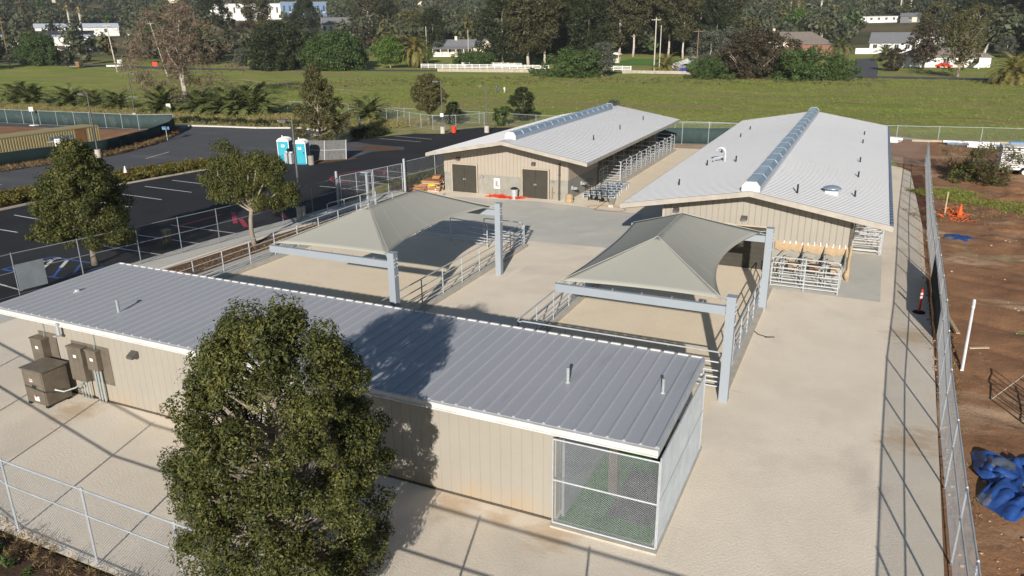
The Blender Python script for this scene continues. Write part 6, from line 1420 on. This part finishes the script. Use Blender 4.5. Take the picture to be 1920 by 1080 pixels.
# ------------------------------------------------------------------ background buildings
def house(name, label, x, y, w_, d, h, rise, rot, wall, roof, cat='house', hip=False, wins=4, chimney=None, over=.5, porch=False, ridge='x', doors=0, garage=0, z=None):
    t = thing(name, label, cat, (0, 0, 0)); ORG[t.name] = Vector((0, 0, 0))
    b = MB(); b.box((-w_ / 2, -d / 2, -1), (w_ / 2, d / 2, h))
    if not hip and rise:
        if ridge == 'x':
            for sx in (-w_ / 2, w_ / 2): b.face([(sx, -d / 2, h), (sx, d / 2, h), (sx, 0, h + rise)])
        else:
            for sy_2 in (-d / 2, d / 2): b.face([(-w_ / 2, sy_2, h), (w_ / 2, sy_2, h), (0, sy_2, h + rise)])
    b.build('wall', wall, t); b = MB(); W2, D2 = w_ / 2 + over, d / 2 + over; e = over * rise / (d / 2) if ridge == 'x' else over * rise / (w_ / 2)
    e = min(e, .5)
    if rise:
        if hip: k = W2 - D2 if W2 > D2 else 0; k2 = D2 - W2 if D2 > W2 else 0; vs = [(-W2, -D2, h - .1), (W2, -D2, h - .1), (W2, D2, h - .1), (-W2, D2, h - .1), (-k, -k2, h + rise), (k, k2, h + rise)]; fs = [(0, 1, 5, 4), (1, 2, 5), (2, 3, 4, 5), (3, 0, 4)]
        elif ridge == 'x': vs = [(-W2, -D2, h - e), (W2, -D2, h - e), (W2, D2, h - e), (-W2, D2, h - e), (-W2, 0, h + rise + .08), (W2, 0, h + rise + .08)]; fs = [(0, 1, 5, 4), (2, 3, 4, 5)]
        else: vs = [(-W2, -D2, h - e), (W2, -D2, h - e), (W2, D2, h - e), (-W2, D2, h - e), (0, -D2, h + rise + .08), (0, D2, h + rise + .08)]; fs = [(1, 2, 5, 4), (3, 0, 4, 5)]
        b.mesh(vs, fs); rf = b.build('roof', roof, t); m = rf.modifiers.new('thickness', 'SOLIDIFY'); m.thickness = .18
    else:
        b.box((-W2, -D2, h + .001), (W2, D2, h + .25)); rf = b.build('roof', roof, t)
    if chimney: b = MB(); b.box((chimney - .5, -.5, h), (chimney + .5, .5, h + rise + 1.3)); b.build('chimney', wall, rf)
    for i in range(wins):
        xx = -w_ / 2 + w_ * (i + .5) / wins; b = MB(); b.box((xx - .7, -d / 2 - .06, h * .38), (xx + .7, -d / 2 - .01, h * .78)); f = b.build('window', 'window_dark', t)
        b = MB(); b.box((xx - .82, -d / 2 - .05, h * .33), (xx + .82, -d / 2 - .005, h * .375)); b.box((xx - .03, -d / 2 - .08, h * .38), (xx + .03, -d / 2 - .061, h * .78)); b.build('frame', 'wall_white', f)
    for i in range(garage):
        xx = w_ * (.1 + .3 * i); b = MB(); b.box((xx, -d / 2 - .05, 0), (xx + 2.8, -d / 2 - .01, h * .75)); b.build('garage_door', 'wall_cream', t)
    if porch:
        b = MB(); b.mesh([(-w_ / 2, -d / 2 - 3, h - .8), (w_ * .28, -d / 2 - 3, h - .8), (w_ * .28, -d / 2 + .1, h + .1), (-w_ / 2, -d / 2 + .1, h + .1)], [(0, 1, 2, 3)]); pr = b.build('porch_roof', roof, t); pr.modifiers.new('thickness', 'SOLIDIFY').thickness = .15
        for i in range(6): xx = -w_ / 2 + .2 + (w_ * .76) * i / 5; b = MB(); b.box((xx - .12, -d / 2 - 2.95, -.5), (xx + .12, -d / 2 - 2.72, h - .85)); b.build('porch_post', 'wall_white', t)
        b = MB(); b.box((-w_ / 2, -d / 2 - 3.0, -1), (w_ * .28, -d / 2 - .1, .3)); b.box((-w_ / 2, -d / 2 - 2.9, .9), (w_ * .28, -d / 2 - 2.84, 1.0)); b.build('porch_deck', 'wall_white', t)
    t.location = (x, y, gz(x, y) if z is None else z); t.rotation_euler = (0, 0, rot); return t
house('ranch_house', 'cream ranch house with dark slate roof, porch and white chimney', -157, 290, 21, 9, 3.6, 2.6, R(17), 'wall_cream', 'roof_slate', wins=5, chimney=-2, porch=True)
house('house_wing', 'cream gabled wing at the right end of the ranch house', -144.8, 291.0, 6, 9.4, 3.8, 2.6, R(17), 'wall_cream', 'roof_slate', wins=1, ridge='y')
house('house', 'wide house with grey hip roof behind the brick wall', -34, 362, 26, 14, 3.4, 3.6, R(4), 'wall_cream', 'roof_brown', hip=True, wins=5, chimney=-9)
house('house', 'grey hip roofed side building beside the brick walled house', -25, 350, 12, 9, 2.8, 2.2, R(4), 'brick_red', 'roof_brown', hip=True, wins=1)
house('house', 'large white house with grey gabled roofs left of the bare trees', 3.5, 342, 15, 11, 3.8, 3.4, R(-4), 'wall_white', 'roof_slate', wins=4)
house('house', 'white gabled middle part of the large white house', 17, 338, 11, 12, 4.6, 3.2, R(-4), 'wall_white', 'roof_brown', wins=3, ridge='y')
house('garage_building', 'long low white garage building in front of the large house', 16.5, 263.5, 23, 8, 3.0, 2.2, R(10), 'wall_white', 'roof_brown', cat='garage', hip=True, wins=3, garage=1)
house('house', 'white flat roofed house on the hill at the upper right', -4, 577, 22, 9, 3.6, 0, R(-2), 'wall_white', 'roof_brown', wins=5)
house('house', 'grey house with a white garage on the hill, right of the white one', 14, 570, 11, 8, 3.8, 1.6, R(-4), 'roof_slate', 'roof_slate', wins=1, garage=1)
house('house', 'small gabled house high on the right hillside', -10, 660, 10, 7, 3.0, 2.4, R(10), 'wall_cream', 'roof_slate', wins=2, ridge='y')
house('industrial_building', 'long bright white industrial building on the distant slope', -456, 493, 54, 20, 11, 0, R(30), 'wall_white', 'roof_metal_pale', cat='building', wins=10)
house('industrial_building', 'blue shaded end of the distant industrial building', -417, 512, 34, 20, 11, 0, R(42), 'wall_shaded_blue', 'roof_metal_pale', cat='building', wins=8)
house('building', 'low building with a dark solar roof right of the industrial building', -284, 386, 28, 12, 6, 3.4, R(34), 'wall_white', 'roof_slate', cat='building', wins=8)
house('long_shed', 'long white metal roofed shed at the far left', -441, 331, 44, 12, 5, 2.0, R(56), 'wall_white', 'roof_metal_pale', cat='shed', wins=3)
house('long_shed', 'long dark roofed shed in front of the white roofed one at far left', -408, 288, 44, 8, 4.0, .8, R(55), 'roof_dark', 'roof_dark', cat='shed', wins=2)
house('shed', 'white shed cut by the left edge of the photo', -385, 243, 22, 8, 4.6, .6, R(57), 'wall_white', 'roof_metal_pale', cat='shed', wins=1)
house('shed', 'white shed left of the gabled cottage', -369, 273, 16, 7, 4.2, .5, R(54), 'wall_white', 'roof_metal_pale', cat='shed', wins=1)
house('cottage', 'white cottage with grey gabled roof at the far left', -339, 254, 11, 9, 3.8, 3.0, R(48), 'wall_white', 'roof_slate', wins=2, ridge='y')
house('shed', 'small white roofed shed, left of two behind the left utility pole', -421, 355, 9, 6, 2.2, .6, R(50), 'wall_white', 'wall_white', cat='shed', wins=0)
house('shed', 'small white roofed shed, right of two behind the left utility pole', -399, 348, 11, 6, 2.4, .7, R(50), 'wall_white', 'wall_white', cat='shed', wins=0)
house('house', 'pale house on the wooded slope at upper left', -553, 419, 14, 9, 3.2, 1.9, R(45), 'wall_cream', 'roof_slate', wins=2)
house('house', 'cream house among the trees above the ranch house', -313, 622, 13, 9, 4.0, 2.2, R(25), 'wall_cream', 'roof_slate', wins=3)
house('house', 'white house on a brown clearing at the top right of the grove', -133, 802, 26, 10, 4.0, 1.0, R(8), 'wall_white', 'roof_metal_pale', wins=5)
hh0 = house('hillside_house', 'small pale house among the trees on the distant hillside', -300, 700, 15, 9, 4, 2, R(25), 'wall_cream', 'roof_brown', wins=2); hh0['group'] = 'small houses on the distant hillside'
for i, (x, y, s_) in enumerate(((-265, 690, .9), (-330, 760, 1.1), (-240, 760, 1), (-205, 720, .8), (-170, 745, .9), (-120, 770, 1), (-60, 740, .8), (-95, 690, .7), (60, 640, .9), (90, 560, .8), (-610, 560, 1), (-640, 470, 1), (-380, 640, 1.1), (-20, 800, 1))):
    copy_tree(hh0, (x, y, gz(x, y) + 2.5), .2 + i * .3 % 1.2, s_)
t = thing('garden_shelter', 'small open white shelter at the edge of the bright lawn', 'shelter', (-83, 266, 0)); b = MB()
b.box((-84.2, 265, 0), (-82, 267, 1.6)); b.build('base', 'wall_cream', t); b = MB(); [b.box((x, y, 1.6), (x + .15, y + .15, 2.8)) for x in (-84.2, -82.15) for y in (265, 266.85)]; b.build('post', 'wall_white', t); b = MB(); b.mesh([(-85, 264.4, 2.8), (-81.3, 264.4, 2.8), (-81.3, 267.6, 2.8), (-85, 267.6, 2.8), (-83.1, 264.4, 3.6), (-83.1, 267.6, 3.6)], [(0, 1, 4), (1, 2, 5, 4), (2, 3, 5), (3, 0, 4, 5), (3, 2, 1, 0)]); b.build('roof', 'wall_white', t)
# walls and white rail fences
def wall(name, label, pts, h, th_, mat, cat='wall'):
    b = MB()
    for p, q in zip(pts, pts[1:]): zc = (gz(*p) + gz(*q)) / 2; b.beam((p[0], p[1], zc + h / 2 - .3), (q[0], q[1], zc + h / 2 - .3), th_, h + .6)
    return tag(b.build(name, mat, org=(pts[0][0], pts[0][1], 0)), label, cat)
wall('brick_wall', 'red brown brick garden wall below the grey hip roof', [(-36, 316.4), (-11, 320)], 3.0, .4, 'brick_red')
wall('garden_wall', 'white garden wall between the driveway palms', [(-9, 330), (-1, 331)], 2.0, .3, 'wall_white')
wall('stone_wall', 'low pale stone wall below the white rail fence', [(-118, 203.0), (-89, 205.6)], .9, .4, 'stone_wall')
wall('stone_wall', 'low stone edge along the road right of the green bush', [(-63, 207.6), (-44, 207)], .8, .4, 'stone_wall')
b = MB(); b.beam((32.2, 311, 4.5), (24.8, 252, 2.2), .2, 1.6); b.beam((24.8, 252, 0), (24.8, 252, 3), .3, .3); b.beam((29, 285, .3), (29, 285, 4), .3, .3); tag(b.build('stair_rail', 'wall_white', org=(24, 252, 0)), 'white stair rail descending at the right end of the garage', 'stair rail')
def rail_fence(label, pts, h=1.25, step=2.6, nr=3):
    t = thing('white_rail_fence', label, 'fence', (pts[0][0], pts[0][1], gz(*pts[0])), group='white rail fences beyond the field')
    for p in lerp_pts(pts, step)[:98]: z = gz(*p); b = MB(); b.box((p[0] - .09, p[1] - .09, z - .1), (p[0] + .09, p[1] + .09, z + h + .12)); b.build('post', 'fence_white', t)
    for k in range(nr):
        b = MB(); P_ = lerp_pts(pts, 8)
        for p, q in zip(P_, P_[1:]): zz = h * (k + 1) / nr - .08; b.beam((p[0], p[1], gz(*p) + zz), (q[0], q[1], gz(*q) + zz), .06, .17)
        b.build('rail', 'fence_white', t)
rail_fence('long white rail fence running in front of the tall grove', [(-133, 218.5), (-110, 219.6), (-89.2, 219)])
rail_fence('short white rail fence right of the great green bush', [(-74.5, 219.8), (-64.1, 219.3)])
rail_fence('white rail fence climbing along the side driveway', [(-56, 235.9), (-58.5, 262), (-61.5, 293)])
rail_fence('back white rail fence crossing behind the long one', [(-126, 233), (-112, 234), (-104, 232)], h=1.1)
def upole(label, x, y, h, mat='pole_wood', arm=True, r=.16, lean=(0, 0)):
    z = gz(x, y); t = thing('utility_pole', label, 'utility pole', (x, y, z), group='wooden utility poles')
    b = MB(); b.tube([(x, y, z - .2), (x + lean[0], y + lean[1], z + h)], [r, r * .7], 8); b.build('pole', mat, t)
    if arm: b = MB(); b.beam((x + lean[0] - 1.2, y + lean[1] - .4, z + h - .6), (x + lean[0] + 1.2, y + lean[1] + .4, z + h - .6), .12, .14); [b.cyl((x + lean[0] + k, y + lean[1] + k / 3, z + h - .53), .05, .2, 6) for k in (-1.1, -.5, .5, 1.1)]; b.build('crossarm', mat, t)
upole('tall pale utility pole, left of the pair beside the bushy palm', -56.8, 216.9, 14.2, 'pole_pale', r=.2); upole('slimmer pale pole, right of the pair beside the bushy palm', -55.4, 217.2, 12.2, 'pole_pale', arm=False, r=.15)
upole('brown utility pole at the edge of the road with a guy wire', -44.1, 212.0, 11.2); upole('pale utility pole standing in the left of the field', -217, 174, 14.4, 'pole_pale', r=.2, lean=(-1.4, 0))
upole('dark utility pole rising behind the great date palm', -134.6, 225, 12.6, 'pole_pale', arm=False); upole('thin pale pole in front of the cream ranch house', -138.9, 262, 11.0, 'pole_pale', arm=False)
upole('dark utility pole at far left behind the broad green tree', -268, 173.5, 15); upole('leaning pale pole left of the sycamore', -182, 162, 14.6, 'pole_pale', r=.17, lean=(-5, 1))
b = MB()
for (p, q) in (((-218.4, 174, 14), (-187, 163, 14.2)), ((-218.4, 174, 14), (-268, 173.5, 14.6)), ((-268, 173.5, 14.6), (-330, 172, 14.6)), ((-187, 163, 14.2), (-56.8, 216.9, 13.6))):
    for o_ in (0, .8):
        P_, Q_ = Vector(p), Vector(q); pts = [P_.lerp(Q_, s) + Vector((0, o_, -2.2 * 4 * s * (1 - s) - o_ * .6)) for s in np.linspace(0, 1, 12)]; b.tube(pts, .022, 4)
b.tube([(-44.1, 212, 11), (-36, 208, .2)], .03, 4); tag(b.build('power_line', 'cable_dark', org=(-218, 174, 14)), 'thin power lines strung between the utility poles', 'power line')
for i, x in enumerate((-49.0, -48.0)):
    t = thing('wheelie_bin', ('left' if i == 0 else 'right') + ' one of two blue bins at the side driveway', 'bin', (x, 216.6, 0), group='blue bins'); b = MB(); b.mesh([(x - .3, 216.3, .1), (x + .3, 216.3, .1), (x + .3, 216.9, .1), (x - .3, 216.9, .1), (x - .36, 216.2, 1), (x + .36, 216.2, 1), (x + .36, 217, 1), (x - .36, 217, 1)], [(3, 2, 1, 0), (4, 5, 6, 7), (0, 1, 5, 4), (1, 2, 6, 5), (2, 3, 7, 6), (3, 0, 4, 7)]); b.build('body', 'bin_blue', t)
    b = MB(); b.box((x - .38, 216.18, 1.001), (x + .38, 217.05, 1.08)); b.build('lid', 'bin_blue', t)
# roadside things on the left
for (x, y, w_, h, mt, lb, ct) in ((-269, 190.5, 1.4, 2.4, 'yellow_plastic', 'yellow road sign under the broad green tree', 'sign'), (-243, 196.5, 1.6, 2.6, 'sticker_white', 'white road sign board behind the white barrier', 'sign'), (-222, 199, 1.4, 2.8, 'orange_plastic', 'orange road works sign right of the pale pole', 'sign'), (-226, 196.5, 1.6, 2.0, 'red_plastic', 'faded red road works sign beside the orange one', 'sign')):
    t = thing('road_sign', lb, ct, (x, y, 0), group='road signs by the valley road'); b = MB(); b.tube([(x, y, 0), (x, y, h)], .07, 6); b.build('post', 'galvanised', t); b = MB(); b.box((x - w_ / 2, y - .12, h - w_ * .8), (x + w_ / 2, y - .071, h), rot=R(40), ctr=(x, y)); b.build('sign_panel', mt, t)
t = thing('road_barrier', 'white road barrier beside the valley road at the left', 'barrier', (-238, 190, 0)); b = MB(); b.beam((-240.5, 189, .75), (-235.5, 191.5, .75), .3, .8); b.build('board', 'fence_white', t); b = MB(); [b.box((-240 + k * 2, 189.2 + k, 0), (-239.6 + k * 2, 189.8 + k, .34)) for k in range(3)]; b.build('foot', 'fence_white', t)
t = thing('road_barrier', 'long low white barrier left of the brown kiosk', 'barrier', (-256, 184, 0)); b = MB(); b.beam((-259, 182, .5), (-251, 186, .5), .3, .6); b.build('board', 'fence_white', t); b = MB(); [b.box((-258.5 + k * 3.3, 182 + k * 1.6, 0), (-258.1 + k * 3.3, 182.6 + k * 1.6, .2)) for k in range(3)]; b.build('foot', 'fence_white', t)
t = thing('kiosk', 'small brown utility kiosk between the two white barriers', 'kiosk', (-248, 184.5, 0)); b = MB(); b.box((-249, 183.8, 0), (-247.4, 185.2, 2.2)); b.build('body', 'rust_brown', t); b = MB(); b.box((-249.2, 183.6, 2.201), (-247.2, 185.4, 2.35)); b.build('roof', 'timber_pale', t)
def car(label, x, y, rz_, mat):
    t = thing('parked_car', label, 'car', (0, 0, 0), group='cars parked beyond the field'); 
    b = MB(); pr = [(-2.1, .35), (-2.1, .8), (-1.3, .92), (-.7, 1.4), (.9, 1.42), (1.6, .95), (2.15, .88), (2.2, .35)]; n = 8
    vs = [(px, s * (.85 if pz < 1 else .7), pz) for s in (-1, 1) for px, pz in pr]; b.mesh(vs, [tuple(range(n)), tuple(range(2 * n - 1, n - 1, -1))] + [(k, k + n, (k + 1) % n + n, (k + 1) % n) for k in range(n)]); b.build('body', mat, t)
    b = MB(); 
    for s in (-1, 1): b.face([(-1.1, s * .80, .98), (1.35, s * .80, 1.0), (.8, s * .725, 1.36), (-.65, s * .725, 1.34)])
    b.build('window', 'window_dark', t)
    for wx in (-1.35, 1.4):
        for s in (-1, 1): b = MB(); b.tube([(wx, s * .75, .32), (wx, s * .9, .32)], .32, 12); b.build('wheel', 'black_rubber', t)
    t.location = (x, y, gz(x, y) + .03); t.rotation_euler = (0, 0, rz_); return t
car('white car parked in front of the gabled cottage', -338, 241, 1.0, 'fence_white'); car('dark car parked right of the gabled cottage', -318, 240, .6, 'ink_black'); car('red vehicle parked by the garage of the large house', 16.5, 254, 2.9, 'red_plastic')
# ------------------------------------------------------------------ the air: faint even haze
m = bpy.data.materials.new('haze_air'); m.use_nodes = True; nt = m.node_tree; nt.nodes.clear(); o_ = nt.nodes.new('ShaderNodeOutputMaterial'); v_ = nt.nodes.new('ShaderNodeVolumePrincipled')
v_.inputs['Color'].default_value = (.86, .91, 1, 1); v_.inputs['Density'].default_value = .00012; v_.inputs['Anisotropy'].default_value = .1; nt.links.new(v_.outputs[0], o_.inputs['Volume']); MATS['haze_air'] = m
b = MB(); b.box((-1320, -1320, -60), (1320, 1320, 140)); hz = b.build('haze', 'haze_air'); tag(hz, 'faint even haze in the air', kind='stuff')
